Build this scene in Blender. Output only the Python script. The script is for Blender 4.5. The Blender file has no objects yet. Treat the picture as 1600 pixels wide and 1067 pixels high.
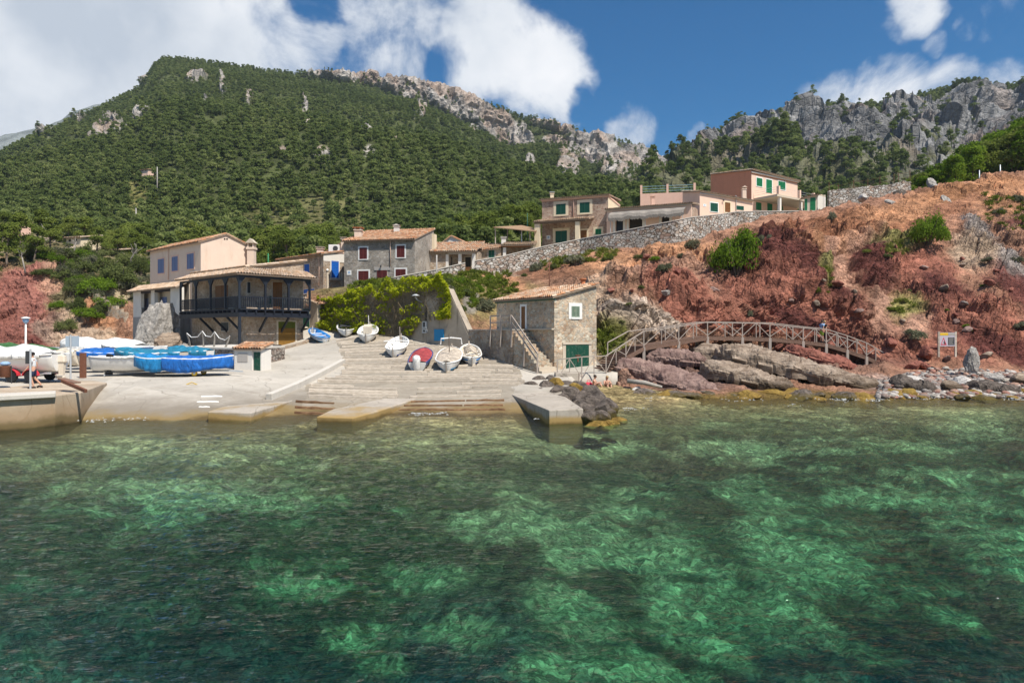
import bpy, bmesh, math, random
import numpy as np
from mathutils import Vector, Matrix
# ---------------------------------------------------------------- camera, sky, sun, exposure
scene = bpy.context.scene
COL = scene.collection
K = 1067.0            # focal length in photo pixels (24 mm on full frame, photo 1600 px wide)
HY = 520.0            # photo row of the horizon
EYE = 4.0             # eye height above the water
cam_d = bpy.data.cameras.new('camera')
cam_d.lens = 24.0
cam_d.sensor_width = 36.0
cam_d.shift_y = -13.5 / 1600.0
cam_d.clip_start = 0.3
cam_d.clip_end = 9000.0
cam = bpy.data.objects.new('camera', cam_d)
cam.location = (0, 0, EYE)
cam.rotation_euler = (math.radians(90), 0, 0)
COL.objects.link(cam)
scene.camera = cam
scene.render.resolution_x, scene.render.resolution_y = 1024, 682
SUN_EL = math.radians(57)
SUN_AZ = math.radians(137)     # clockwise from +Y (the viewing direction)
SUN_DIR = Vector((math.sin(SUN_AZ) * math.cos(SUN_EL), math.cos(SUN_AZ) * math.cos(SUN_EL), math.sin(SUN_EL)))
sun_d = bpy.data.lights.new('sun', 'SUN')
sun_d.energy = 4.6
sun_d.angle = math.radians(0.53)
sun_d.color = (1.0, 0.94, 0.84)
sun = bpy.data.objects.new('sun', sun_d)
sun.rotation_euler = SUN_DIR.to_track_quat('Z', 'Y').to_euler()
sun.location = (60, -40, 120)
COL.objects.link(sun)
scene.view_settings.view_transform = 'Standard'
scene.view_settings.look = 'None'
scene.view_settings.gamma = 1.0
scene.view_settings.use_curve_mapping = False
scene.view_settings.exposure = 0.5
scene.cycles.max_bounces = 6
scene.cycles.diffuse_bounces = 2
scene.cycles.glossy_bounces = 3
scene.cycles.transmission_bounces = 4
scene.cycles.transparent_max_bounces = 6
scene.cycles.caustics_reflective = False
scene.cycles.caustics_refractive = False
scene.cycles.sample_clamp_indirect = 6.0
class NT:
 """small node-tree helper"""
 def __init__(s, tree):
  s.t = tree; s.n = tree.nodes; s.l = tree.links
 def new(s, typ, ins=None, **kw):
  n = s.n.new(typ)
  for k, v in kw.items():
   setattr(n, k, v)
  for k, v in (ins or {}).items():
   sock = n.inputs[k]
   if isinstance(v, bpy.types.NodeSocket):
    s.l.new(v, sock)
   elif isinstance(v, bpy.types.Node):
    s.l.new(v.outputs[0], sock)
   else:
    sock.default_value = v
  return n
 def math(s, op, a, b=None, c=None, clamp=False):
  ins = {0: a}
  if b is not None: ins[1] = b
  if c is not None: ins[2] = c
  return s.new('ShaderNodeMath', ins, operation=op, use_clamp=clamp).outputs[0]
 def vmath(s, op, a, b=None, out=0):
  ins = {0: a}
  if b is not None: ins[1] = b
  return s.new('ShaderNodeVectorMath', ins, operation=op).outputs[out]
 def mix(s, f, a, b, blend='MIX'):
  n = s.n.new('ShaderNodeMix'); n.data_type = 'RGBA'; n.blend_type = blend
  for i, v in ((0, f), (6, a), (7, b)):
   if isinstance(v, bpy.types.NodeSocket): s.l.new(v, n.inputs[i])
   else:
    n.inputs[i].default_value = v if i == 0 else rgba(v)
  return n.outputs[2]
 def noise(s, vec, scale, detail=4, rough=.55, dist=0.0, out=0):
  n = s.new('ShaderNodeTexNoise', {'Scale': scale, 'Detail': detail, 'Roughness': rough, 'Distortion': dist})
  if vec is not None: s.l.new(vec, n.inputs['Vector'])
  return n.outputs[out]
 def voro(s, vec, scale, feature='F1', rnd=1.0):
  n = s.new('ShaderNodeTexVoronoi', {'Scale': scale, 'Randomness': rnd}, feature=feature)
  if vec is not None: s.l.new(vec, n.inputs['Vector'])
  return n
 def ramp(s, fac, stops, interp='LINEAR'):
  n = s.n.new('ShaderNodeValToRGB'); cr = n.color_ramp; cr.interpolation = interp
  while len(cr.elements) < len(stops): cr.elements.new(0.5)
  for e, (p, c) in zip(cr.elements, stops):
   e.position = p; e.color = rgba(c)
  if isinstance(fac, bpy.types.NodeSocket): s.l.new(fac, n.inputs[0])
  return n.outputs[0]
 def maprange(s, v, a, b, c=0.0, d=1.0, smooth=True):
  n = s.new('ShaderNodeMapRange', {'Value': v, 'From Min': a, 'From Max': b, 'To Min': c, 'To Max': d},
                  interpolation_type='SMOOTHSTEP' if smooth else 'LINEAR')
  return n.outputs[0]
def rgba(c):
 if isinstance(c, (int, float)): return (c, c, c, 1)
 return tuple(c) if len(c) == 4 else (c[0], c[1], c[2], 1.0)
def lin(r, g, b):
 """sRGB 0-255 to linear"""
 f = lambda v: (v / 255 / 12.92) if v / 255 <= .04045 else ((v / 255 + .055) / 1.055) ** 2.4
 return (f(r), f(g), f(b))
def direction(px, py):
 v = Vector(((px - 800) / K, 1.0, (HY - py) / K)); v.normalize(); return v
# ---------------------------------------------------------------- world: sky with clouds
world = bpy.data.worlds.new('World')
scene.world = world
world.use_nodes = True
w = NT(world.node_tree)
w.n.clear()
sky = w.new('ShaderNodeTexSky', sky_type='NISHITA', sun_disc=False)
sky.sun_elevation = SUN_EL
sky.sun_rotation = SUN_AZ
sky.altitude = 50
sky.air_density = 1.0
sky.dust_density = 0.3
sky.ozone_density = 3.0
wdir = w.new('ShaderNodeTexCoord').outputs['Generated']
warp = w.noise(wdir, 5.0, 5, .6, out=1)
warpv = w.vmath('SCALE', w.vmath('SUBTRACT', warp, (.5, .5, .5)))
warpv.node.inputs['Scale'].default_value = .11
wd = w.vmath('ADD', wdir, warpv)
BANKS = [(-260, 60, 330, 1.1), (60, 60, 330, 1.15), (270, 60, 190, 1.0), (140, 215, 190, 1.0), (420, 40, 120, .8), (560, 110, 150, .52),
         (585, 45, 85, .55), (690, 15, 80, .55), (770, 60, 110, .85), (840, 110, 95, .85), (850, 170, 60, .6), (690, 120, 75, .38), (985, 205, 48, .55),
         (1085, 238, 30, .45), (1425, 22, 48, .6), (1400, 40, 36, .42), (1452, 66, 30, .5), (1500, 30, 30, .34), (1330, 75, 46, .30), (1300, 178, 78, .62), (1390, 158, 95, .72),
         (1490, 142, 90, .66), (1580, 128, 75, .55), (1690, 100, 120, .6), (1560, 10, 50, .30), (2300, 200, 420, .5), (-900, 150, 500, .7)]
dens = None
for (bx, by, br, wt) in BANKS:
 c = direction(bx, by)
 edge = direction(bx + br, by)
 ca = c.dot(edge)
 d = w.vmath('DOT_PRODUCT', w.vmath('NORMALIZE', wd), tuple(c), out=1)
 m = w.maprange(d, 1 - (1 - ca) * 1.6, 1 - (1 - ca) * .12, 0, wt)
 dens = m if dens is None else w.math('MAXIMUM', dens, m)
for (bx, by, br, wt) in [(488, 4, 44, .45), (700, 92, 46, .34), (905, 150, 30, .4)]:
 c = direction(bx, by); ca = c.dot(direction(bx + br, by))
 dens = w.math('SUBTRACT', dens, w.maprange(w.vmath('DOT_PRODUCT', w.vmath('NORMALIZE', wd), tuple(c), out=1), ca, 1.0, 0, wt))
n1 = w.noise(wdir, 6.5, 12, .64, .35)
n2 = w.noise(wdir, 2.3, 6, .55)
shape = w.math('ADD', dens, w.math('MULTIPLY', w.math('SUBTRACT', n1, .5), 1.7))
cov = w.maprange(shape, .30, .86, 0, .97)
n3 = w.noise(wdir, 3.2, 8, .58)
sepw = w.new('ShaderNodeSeparateXYZ', {0: wdir})
behind = w.math('MULTIPLY', w.maprange(n3, .52, .66, 0, .9), w.maprange(sepw.outputs[1], .05, -.25, 0, 1))
cov = w.math('MAXIMUM', cov, behind)
shade = w.noise(w.vmath('ADD', wdir, (.02, .0, -.035)), 4.5, 7, .55)
ccol = w.ramp(shade, [(.30, (4.7, 5.2, 5.9)), (.48, (6.8, 7.1, 7.5)), (.66, (8.6, 8.6, 8.7))])
skyc = w.new('ShaderNodeHueSaturation', {'Hue': .5, 'Saturation': 1.55, 'Value': .80, 'Color': sky.outputs[0]}).outputs[0]
final = w.mix(cov, skyc, ccol)
bg = w.new('ShaderNodeBackground', {'Color': final, 'Strength': .088})
wo = w.new('ShaderNodeOutputWorld', {'Surface': bg.outputs[0]})
# ---------------------------------------------------------------- geometry helpers
def P(px, py, Y):
 """photo pixel at distance Y -> world point"""
 return np.array(((px - 800) * Y / K, Y, EYE + (HY - py) * Y / K))
def pix(p):
 return (800 + p[0] / p[1] * K, HY - (p[2] - EYE) / p[1] * K)
rng = np.random.default_rng(7)
_perm = np.random.default_rng(3).permutation(256)
_perm = np.concatenate([_perm, _perm, _perm])
_grad = np.array([(1,1,0),(-1,1,0),(1,-1,0),(-1,-1,0),(1,0,1),(-1,0,1),(1,0,-1),(-1,0,-1),(0,1,1),(0,-1,1),(0,1,-1),(0,-1,-1)], float)
def perlin(p):
 p = np.asarray(p, float)
 i = np.floor(p).astype(int); f = p - i; i &= 255
 u = f * f * f * (f * (f * 6 - 15) + 10)
 def g(dx, dy, dz):
  h = _perm[_perm[_perm[i[:, 0] + dx] + i[:, 1] + dy] + i[:, 2] + dz] % 12
  return (_grad[h] * (f - np.array((dx, dy, dz)))).sum(1)
 l = lambda a, b, t: a + (b - a) * t
 x0 = l(l(g(0,0,0), g(1,0,0), u[:,0]), l(g(0,1,0), g(1,1,0), u[:,0]), u[:,1])
 x1 = l(l(g(0,0,1), g(1,0,1), u[:,0]), l(g(0,1,1), g(1,1,1), u[:,0]), u[:,1])
 return l(x0, x1, u[:, 2])
def fbm(p, octv=4, gain=.5, off=0.0):
 p = np.asarray(p, float) + off
 s = np.zeros(len(p)); a = 1.0; t = 0
 for k in range(octv):
  s += a * perlin(p + 17.3 * k); t += a; p = p * 2.03; a *= gain
 return s / t
def ridged(p, octv=4, gain=.5, off=0.0):
 p = np.asarray(p, float) + off
 s = np.zeros(len(p)); a = 1.0; t = 0
 for k in range(octv):
  s += a * (1 - 2.2 * np.abs(perlin(p + 11.7 * k))); t += a; p = p * 2.1; a *= gain
 return s / t
def sstep(x, a, b):
 t = np.clip((x - a) / (b - a), 0, 1)
 return t * t * (3 - 2 * t)
def tag(o, label=None, cat=None, group=None, kind=None):
 if label: o['label'] = label
 if cat: o['category'] = cat
 if group: o['group'] = group
 if kind: o['kind'] = kind
 return o
def link(o, parent=None):
 COL.objects.link(o)
 if parent is not None:
  o.parent = parent
 return o
def thing(name, label, cat, loc=(0, 0, 0), rz=0.0, group=None):
 o = bpy.data.objects.new(name, None)
 o.empty_display_size = .3
 o.location = loc; o.rotation_euler = (0, 0, rz)
 COL.objects.link(o)
 return tag(o, label, cat, group)
def mesh_np(name, V, F, mat=None, smooth=False, vcol=None, fcol=None):
 """V (n,3); F list of index lists or (m,k) array"""
 me = bpy.data.meshes.new(name)
 V = np.asarray(V, np.float32)
 if isinstance(F, np.ndarray):
  m, k = F.shape
  loops = F.reshape(-1).astype(np.int32)
  starts = (np.arange(m) * k).astype(np.int32); tot = np.full(m, k, np.int32)
 else:
  tot = np.array([len(f) for f in F], np.int32)
  loops = np.array([i for f in F for i in f], np.int32)
  starts = (np.cumsum(tot) - tot).astype(np.int32); m = len(F)
 me.vertices.add(len(V)); me.vertices.foreach_set('co', V.reshape(-1))
 me.loops.add(len(loops)); me.loops.foreach_set('vertex_index', loops)
 me.polygons.add(m); me.polygons.foreach_set('loop_start', starts)
 me.update(calc_edges=True)
 me.validate()
 me.polygons.foreach_set('use_smooth', np.full(len(me.polygons), bool(smooth)))
 if vcol is not None:
  a = me.attributes.new('Col', 'FLOAT_COLOR', 'POINT')
  c = np.ones((len(V), 4), np.float32); c[:, :3] = vcol
  a.data.foreach_set('color', c.reshape(-1))
 if fcol is not None:
  a = me.attributes.new('Col', 'FLOAT_COLOR', 'FACE')
  c = np.ones((m, 4), np.float32); c[:, :3] = fcol
  a.data.foreach_set('color', c.reshape(-1))
 if mat is not None: me.materials.append(mat)
 return me
def obj(name, me, parent=None, loc=None):
 o = bpy.data.objects.new(name, me)
 if loc is not None: o.location = loc
 return link(o, parent)
class MB:
 """collects pieces of ONE mesh"""
 def __init__(s):
  s.v = []; s.f = []; s.c = []
 def add(s, V, F, col=None):
  b = len(s.v)
  s.v.extend([tuple(map(float, p)) for p in V])
  s.f.extend([[i + b for i in f] for f in F])
  if col is not None: s.c.extend([col] * len(F))
  return s
 def box8(s, p):
  """p: 4 bottom points (ccw from above) then 4 top points"""
  return s.add(p, [(3,2,1,0),(4,5,6,7),(0,1,5,4),(1,2,6,5),(2,3,7,6),(3,0,4,7)])
 def box(s, x0, x1, y0, y1, z0, z1):
  return s.box8([(x0,y0,z0),(x1,y0,z0),(x1,y1,z0),(x0,y1,z0),(x0,y0,z1),(x1,y0,z1),(x1,y1,z1),(x0,y1,z1)])
 def bar(s, a, b, wdt, h, up=(0, 0, 1)):
  """rectangular bar from a to b"""
  a = np.array(a, float); b = np.array(b, float); d = b - a; L = np.linalg.norm(d)
  if L < 1e-6: return s
  d /= L; up = np.array(up, float)
  sd = np.cross(d, up)
  if np.linalg.norm(sd) < 1e-3: sd = np.cross(d, (1, 0, 0))
  sd /= np.linalg.norm(sd); u2 = np.cross(sd, d)
  sd = sd * wdt / 2; u2 = u2 * h / 2
  q = [a - sd - u2, a + sd - u2, a + sd + u2, a - sd + u2]
  r = [x + (b - a) for x in q]
  return s.add(q + r, [(0,1,2,3),(7,6,5,4),(0,4,5,1),(1,5,6,2),(2,6,7,3),(3,7,4,0)])
 def tube(s, pts, rad, n=8, cap=True):
  pts = [np.array(p, float) for p in pts]
  if not hasattr(rad, '__len__'): rad = [rad] * len(pts)
  V = []; F = []
  ref = np.array((0.31, 0.17, 0.93))
  for i, p in enumerate(pts):
   d = pts[min(i + 1, len(pts) - 1)] - pts[max(i - 1, 0)]; d = d / (np.linalg.norm(d) + 1e-9)
   a = np.cross(d, ref)
   if np.linalg.norm(a) < .05: a = np.cross(d, (1, 0, 0))
   a /= np.linalg.norm(a); b = np.cross(d, a)
   for k in range(n):
    t = 2 * math.pi * k / n
    V.append(p + rad[i] * (a * math.cos(t) + b * math.sin(t)))
  for i in range(len(pts) - 1):
   for k in range(n):
    k2 = (k + 1) % n
    F.append((i * n + k, i * n + k2, (i + 1) * n + k2, (i + 1) * n + k))
  if cap:
   F.append(tuple(range(n - 1, -1, -1))); F.append(tuple(range((len(pts) - 1) * n, len(pts) * n)))
  return s.add(V, F)
 def lathe(s, prof, c=(0, 0, 0), n=16):
  V = []; F = []
  for (r, z) in prof:
   for k in range(n):
    t = 2 * math.pi * k / n
    V.append((c[0] + r * math.cos(t), c[1] + r * math.sin(t), c[2] + z))
  for i in range(len(prof) - 1):
   for k in range(n):
    k2 = (k + 1) % n
    F.append((i * n + k, i * n + k2, (i + 1) * n + k2, (i + 1) * n + k))
  F.append(tuple(range(n - 1, -1, -1))); F.append(tuple(range((len(prof) - 1) * n, len(prof) * n)))
  return s.add(V, F)
 def prism(s, base, top):
  n = len(base)
  F = [tuple(range(n - 1, -1, -1)), tuple(range(n, 2 * n))]
  F += [(i, (i + 1) % n, n + (i + 1) % n, n + i) for i in range(n)]
  return s.add(list(base) + list(top), F)
 def build(s, name, mat, parent=None, smooth=False, bevel=0.0, loc=None, fix=True):
  me = mesh_np(name, np.array(s.v, float), s.f, mat, smooth, fcol=np.array(s.c) if s.c and len(s.c) == len(s.f) else None)
  if fix and not s.c:
   bm = bmesh.new(); bm.from_mesh(me)
   bmesh.ops.recalc_face_normals(bm, faces=bm.faces)
   bm.to_mesh(me); bm.free()
  o = obj(name, me, parent, loc)
  if bevel:
   b = o.modifiers.new('bevel', 'BEVEL'); b.width = bevel; b.segments = 2; b.limit_method = 'ANGLE'
  return o
def grid_faces(nv, nu):
 i = np.arange(nv * nu).reshape(nv, nu)
 return np.stack([i[:-1, :-1], i[:-1, 1:], i[1:, 1:], i[1:, :-1]], -1).reshape(-1, 4)
def grid_normals(G):
 du = np.gradient(G, axis=1); dv = np.gradient(G, axis=0)
 n = np.cross(du, dv); n /= np.linalg.norm(n, axis=2, keepdims=True) + 1e-9
 return n
class TPS:
 """thin-plate spline height field through scattered points"""
 def __init__(s, pts, lam=.02):
  pts = np.array(pts, float)
  s.c = pts[:, :2].mean(0); s.k = 1 / 20.0
  s.x = (pts[:, :2] - s.c) * s.k; z = pts[:, 2]; n = len(z)
  A = np.zeros((n + 3, n + 3))
  A[:n, :n] = s.U(s.x[:, None] - s.x[None]) + lam * np.eye(n)
  A[:n, n] = 1; A[:n, n + 1:] = s.x; A[n, :n] = 1; A[n + 1:, :n] = s.x.T
  s.w = np.linalg.solve(A, np.concatenate([z, np.zeros(3)]))
 @staticmethod
 def U(d):
  r2 = (d ** 2).sum(-1)
  return r2 * np.log(r2 + 1e-9)
 def __call__(s, x, y):
  q = np.stack([np.asarray(x, float), np.asarray(y, float)], -1)
  sh = q.shape[:-1]; q = (q.reshape(-1, 2) - s.c) * s.k
  n = len(s.x); out = s.w[n] + q @ s.w[n + 1:]
  out += s.U(q[:, None] - s.x[None]) @ s.w[:n]
  return out.reshape(sh)
def cells(p, seed=0):
 p = np.asarray(p, float); b = np.floor(p).astype(int); d1 = np.full(len(p), 9.); d2 = d1.copy(); v = np.zeros(len(p))
 for o in np.ndindex(3, 3, 3):
  q = b + np.array(o) - 1; h = (q[:, 0] * 73856093) ^ (q[:, 1] * 19349663) ^ (q[:, 2] * 83492791) ^ (seed * 2654435)
  r = [((h * k) >> 8 & 1023) / 1023. for k in (2654435761 & 0xffffff, 40503 * 77, 69069 * 31, 1664525)]
  d = np.sqrt(sum((q[:, i] + .1 + .8 * r[i] - p[:, i]) ** 2 for i in range(3)))
  n = d < d1; d2 = np.where(n, d1, np.minimum(d2, d)); v = np.where(n, r[3], v); d1 = np.where(n, d, d1)
 return v, d2 - d1
def fit_ray(f, px, py, y0=24.0, y1=110.0):
 """where the sight line of a photo pixel meets the height field z = f(x, y)"""
 Y = np.linspace(y0, y1, 1500)
 x = (px - 800) * Y / K; z = EYE + (HY - py) * Y / K
 d = z - f(x, Y)
 k = np.argmax(d < 0) if (d < 0).any() else len(Y) - 1
 return np.array((x[k], Y[k], f(x[k], Y[k])))
# ---------------------------------------------------------------- materials
def new_mat(name):
 m = bpy.data.materials.new(name); m.use_nodes = True
 t = NT(m.node_tree); t.n.clear()
 return m, t
def finish(t, color, rough=.8, bump=None, bump_d=.02, spec=.3, metal=0.0, strength=1.0):
 ins = {'Base Color': color if isinstance(color, bpy.types.NodeSocket) else rgba(color), 'Roughness': rough, 'Metallic': metal}
 p = t.new('ShaderNodeBsdfPrincipled', ins)
 p.inputs['Specular IOR Level'].default_value = spec
 if bump is not None:
  b = t.new('ShaderNodeBump', {'Strength': strength, 'Distance': bump_d, 'Height': bump})
  t.l.new(b.outputs[0], p.inputs['Normal'])
 t.new('ShaderNodeOutputMaterial', {'Surface': p.outputs[0]})
def wpos(t, sx=1, sy=1, sz=1):
 g = t.new('ShaderNodeNewGeometry').outputs['Position']
 if (sx, sy, sz) == (1, 1, 1): return g
 return t.vmath('MULTIPLY', g, (sx, sy, sz))
def opos(t):
 return t.new('ShaderNodeTexCoord').outputs['Object']
def m_paint(name, col, rough=.55, var=.18, scale=3.0, spec=.35, bump=.0, metal=0.0, dirt=None, dirt_amt=.4):
 m, t = new_mat(name)
 p = opos(t)
 n = t.noise(p, scale, 6, .6)
 c = t.mix(n, tuple(x * (1 - var) for x in col), tuple(min(1, x * (1 + var)) for x in col))
 if dirt:
  d = t.maprange(t.noise(p, scale * .8, 8, .7), .5, .72, 0, dirt_amt)
  c = t.mix(d, c, dirt)
 finish(t, c, rough, bump=n if bump else None, bump_d=bump, spec=spec, metal=metal)
 return m
def m_stone(name, cols, mortar, scale=2.6, mort_w=.045, squash=1.35, depth=.05, tint=None):
 """rubble masonry: irregular stones in mortar"""
 m, t = new_mat(name)
 p = wpos(t, 1, 1, squash)
 scale *= 1.45 if squash < 1.5 else 1.0; cols = [tuple(min(.85, x * 1.35) for x in c) for c in cols]; mortar = tuple(x * 1.22 for x in mortar)
 wob = t.vmath('SCALE', t.vmath('SUBTRACT', t.noise(p, 2.2, 3, out=1), (.5, .5, .5))); wob.node.inputs['Scale'].default_value = .28
 p = t.vmath('ADD', p, wob)
 ed = t.voro(p, scale, 'DISTANCE_TO_EDGE').outputs['Distance']
 ce = t.voro(p, scale, 'F1').outputs['Color']
 sep = t.new('ShaderNodeSeparateColor', {0: ce})
 stops = [(i / (len(cols) - 1), c) for i, c in enumerate(cols)]
 c = t.ramp(sep.outputs[0], stops)
 fine = t.noise(wpos(t), 9, 6, .65)
 c = t.mix(.55, c, t.mix(fine, .25, 1.0), 'MULTIPLY')
 mk = t.maprange(ed, mort_w * .35, mort_w * 1.2)
 mk2 = t.mix(t.noise(wpos(t), 6, 4), tuple(x * .75 for x in mortar), mortar)
 c = t.mix(mk, mk2, c)
 big = t.maprange(t.noise(wpos(t), .7, 4), .35, .7, .72, 1.1)
 c = t.mix(1.0, c, big, 'MULTIPLY')
 h = t.math('ADD', t.math('MULTIPLY', mk, .7), t.math('MULTIPLY', t.math('ADD', sep.outputs[1], fine), .35))
 finish(t, c, .92, bump=h, bump_d=depth, spec=.15)
 return m
def m_plaster(name, col, stain=(.30, .24, .18), amt=.35, scale=1.2, var=.12):
 m, t = new_mat(name)
 p = wpos(t)
 c = t.mix(t.noise(p, scale, 6, .6), tuple(x * (1 - var) for x in col), tuple(min(1, x * (1 + var)) for x in col))
 st = t.noise(wpos(t, 2.2, 2.2, .35), 1.1, 6, .65)
 c = t.mix(t.maprange(st, .52, .78, 0, amt), c, stain)
 sp = t.noise(p, 22, 5, .6)
 c = t.mix(t.maprange(sp, .3, .75, .0, .18), c, tuple(x * .6 for x in col))
 finish(t, c, .9, bump=sp, bump_d=.012, spec=.15)
 return m
def m_rooftile(name):
 m, t = new_mat(name)
 a = t.new('ShaderNodeAttribute', attribute_name='Col').outputs['Color']
 n = t.noise(wpos(t), 7, 6, .65)
 c = t.mix(1.0, a, t.mix(n, .62, 1.2), 'MULTIPLY')
 li = t.maprange(t.noise(wpos(t), 2.4, 7, .7), .52, .70, 0, .55)
 c = t.mix(li, c, (.34, .30, .24))
 finish(t, c, .88, bump=n, bump_d=.02, spec=.15)
 return m
def m_vcolrock(name, bump_d=.25, scale=1.0, lo=.45, hi=1.35, attr='Col', fine=1.0):
 """rock and soil whose own colour sits in the colour attribute"""
 m, t = new_mat(name)
 a = t.new('ShaderNodeAttribute', attribute_name=attr).outputs['Color']
 p = wpos(t)
 n1 = t.noise(p, 1.1 * scale, 9, .68)
 n2 = t.noise(p, 6.0 * scale, 6, .62)
 v = t.voro(p, 1.7 * scale, 'DISTANCE_TO_EDGE').outputs['Distance']
 c = t.mix(1.0, a, t.maprange(n1, .25, .75, lo, hi, False), 'MULTIPLY')
 c = t.mix(1.0, c, t.maprange(n2, .25, .75, .65, 1.3, False), 'MULTIPLY')
 crack = t.maprange(v, 0, .07, .75, 1)
 c = t.mix(1.0, c, crack, 'MULTIPLY')
 h = t.math('ADD', t.math('ADD', t.math('MULTIPLY', n1, 1.0), t.math('MULTIPLY', n2, .35 * fine)), t.math('MULTIPLY', t.math('MINIMUM', v, .12), 1.3))
 finish(t, c, .95, bump=h, bump_d=bump_d, spec=.1)
 return m
def m_rock(name, c1, c2, scale=1.0, bump_d=.12, streak=(1, 1, 1), wet=None, band_z=(.10, .42)):
 m, t = new_mat(name)
 p = wpos(t, *streak)
 n1 = t.noise(p, 1.6 * scale, 9, .68, .4)
 n2 = t.noise(p, 8 * scale, 6, .65)
 c = t.mix(t.maprange(n1, .3, .72), c1, c2)
 c = t.mix(1.0, c, t.maprange(n2, .25, .75, .6, 1.3, False), 'MULTIPLY')
 if wet:        # algae band at the waterline; on the tan ledges, painted undercut shade
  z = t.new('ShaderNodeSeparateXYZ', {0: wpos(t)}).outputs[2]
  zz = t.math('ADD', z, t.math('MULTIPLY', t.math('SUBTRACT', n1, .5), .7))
  c = t.mix(t.maprange(zz, band_z[0], band_z[1], 1, 0), c, wet)
 h = t.math('ADD', n1, t.math('MULTIPLY', n2, .35))
 finish(t, c, .9, bump=h, bump_d=bump_d, spec=.2)
 return m
def m_leaf(name, c1, c2, c3=None, transl=.25, rand=.5):
 m, t = new_mat(name)
 r = t.new('ShaderNodeObjectInfo').outputs['Random']
 g = t.new('ShaderNodeNewGeometry')
 isl = g.outputs['Random Per Island']
 n = t.noise(g.outputs['Position'], .9, 4)
 n_ = t.maprange(t.noise(g.outputs['Position'], .016, 3), .35, .65, -.15, .2)
 f = t.math('ADD', t.math('ADD', t.math('MULTIPLY', isl, .45), n_), t.math('ADD', t.math('MULTIPLY', r, rand), t.math('MULTIPLY', n, .3)))
 f = t.math('MULTIPLY', f, 1 / (.75 + rand))
 stops = [(0.1, c1), (.62, c2)] + ([(.93, c3)] if c3 else [])
 c = t.ramp(f, stops)
 d = t.new('ShaderNodeBsdfDiffuse', {'Color': c, 'Roughness': .6})
 tr = t.new('ShaderNodeBsdfTranslucent', {'Color': c})
 mx = t.new('ShaderNodeMixShader', {0: transl, 1: d.outputs[0], 2: tr.outputs[0]})
 t.new('ShaderNodeOutputMaterial', {'Surface': mx.outputs[0]})
 return m
def m_concrete(name, col=(.50, .45, .38), stain=(.23, .18, .12), wet=(.20, .14, .05), wet_z=(.12, .55), var=.2, speck=.25, warm=None):
 """weathered concrete; darker and ochre near the waterline"""
 m, t = new_mat(name)
 p = wpos(t)
 n = t.noise(p, .55, 9, .65)
 n2 = t.noise(p, 5, 7, .65)
 c = t.mix(n, tuple(x * (1 - var) for x in col), tuple(min(1, x * (1 + var)) for x in col))
 c = t.mix(t.maprange(t.noise(wpos(t, 1, 1, .3), .9, 8, .7), .50, .72, 0, .6), c, stain)
 c = t.mix(t.maprange(n2, .35, .8, 0, speck), c, tuple(x * .5 for x in col))
 jt = t.voro(t.vmath('ADD', wpos(t, 1, 1, .2), t.noise(p, .6, 2, out=1)), .34, 'DISTANCE_TO_EDGE').outputs['Distance']
 c = t.mix(t.maprange(jt, .0, .010, .45, 0), c, tuple(x * .4 for x in stain))
 pc = t.new('ShaderNodeSeparateColor', {0: t.voro(wpos(t, 1, 1, .2), .42).outputs['Color']}).outputs[0]
 c = t.mix(1.0, c, t.maprange(pc, 0, 1, .88, 1.06, False), 'MULTIPLY')
 z = t.new('ShaderNodeSeparateXYZ', {0: p}).outputs[2]
 zz = t.math('ADD', z, t.math('MULTIPLY', t.math('SUBTRACT', n, .5), .75))
 if warm:
  c = t.mix(t.maprange(zz, wet_z[1] * .8, wet_z[1] * 2.6, .8, 0), c, warm)
 c = t.mix(t.maprange(zz, wet_z[0], wet_z[1], .95, 0), c, wet)
 c = t.mix(t.maprange(zz, -.05, .16, 1, 0), c, tuple(x * .45 for x in wet))
 finish(t, c, .88, bump=t.math('ADD', t.math('MULTIPLY', n2, .5), t.math('MULTIPLY', t.noise(p, 26, 4), .4)), bump_d=.02, spec=.2)
 return m
def m_wood(name, c1, c2, scale=1.0):
 m, t = new_mat(name)
 p = t.vmath('MULTIPLY', opos(t), (1.2, 9, 9))
 n = t.noise(p, 3 * scale, 6, .65, .3)
 r = t.new('ShaderNodeObjectInfo').outputs['Random']
 c = t.mix(t.maprange(n, .3, .7), c1, c2)
 c = t.mix(1.0, c, t.maprange(r, 0, 1, .7, 1.25, False), 'MULTIPLY')
 finish(t, c, .85, bump=n, bump_d=.01, spec=.15)
 return m
def m_tarp(name, col):
 m, t = new_mat(name)
 p = opos(t)
 n = t.noise(t.vmath('MULTIPLY', p, (1.0, 1.0, .45)), 3.2, 6, .55, .8)
 c = t.mix(t.maprange(n, .3, .7), tuple(x * .7 for x in col), tuple(min(1, x * 1.2) for x in col))
 finish(t, c, .5, bump=n, bump_d=.12, spec=.35)
 return m
M = {}
M['stone_grey'] = m_stone('grey_rubble_stone', [(.25, .225, .195), (.38, .345, .30), (.32, .27, .22), (.45, .415, .37)], (.46, .425, .38), 2.6, .05)
M['stone_warm'] = m_stone('warm_rubble_stone', [(.32, .23, .16), (.47, .38, .29), (.39, .26, .17), (.53, .46, .37), (.27, .21, .18)], (.55, .47, .37), 2.9, .06)
M['stone_pink'] = m_stone('pink_rubble_stone', [(.34, .20, .15), (.56, .41, .31), (.43, .27, .20), (.62, .50, .39)], (.60, .50, .40), 2.9, .05)
M['stone_tan'] = m_stone('tan_rubble_stone', [(.40, .27, .18), (.60, .49, .37), (.52, .35, .22), (.66, .57, .45), (.33, .28, .23)], (.66, .58, .46), 2.7, .06)
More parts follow.
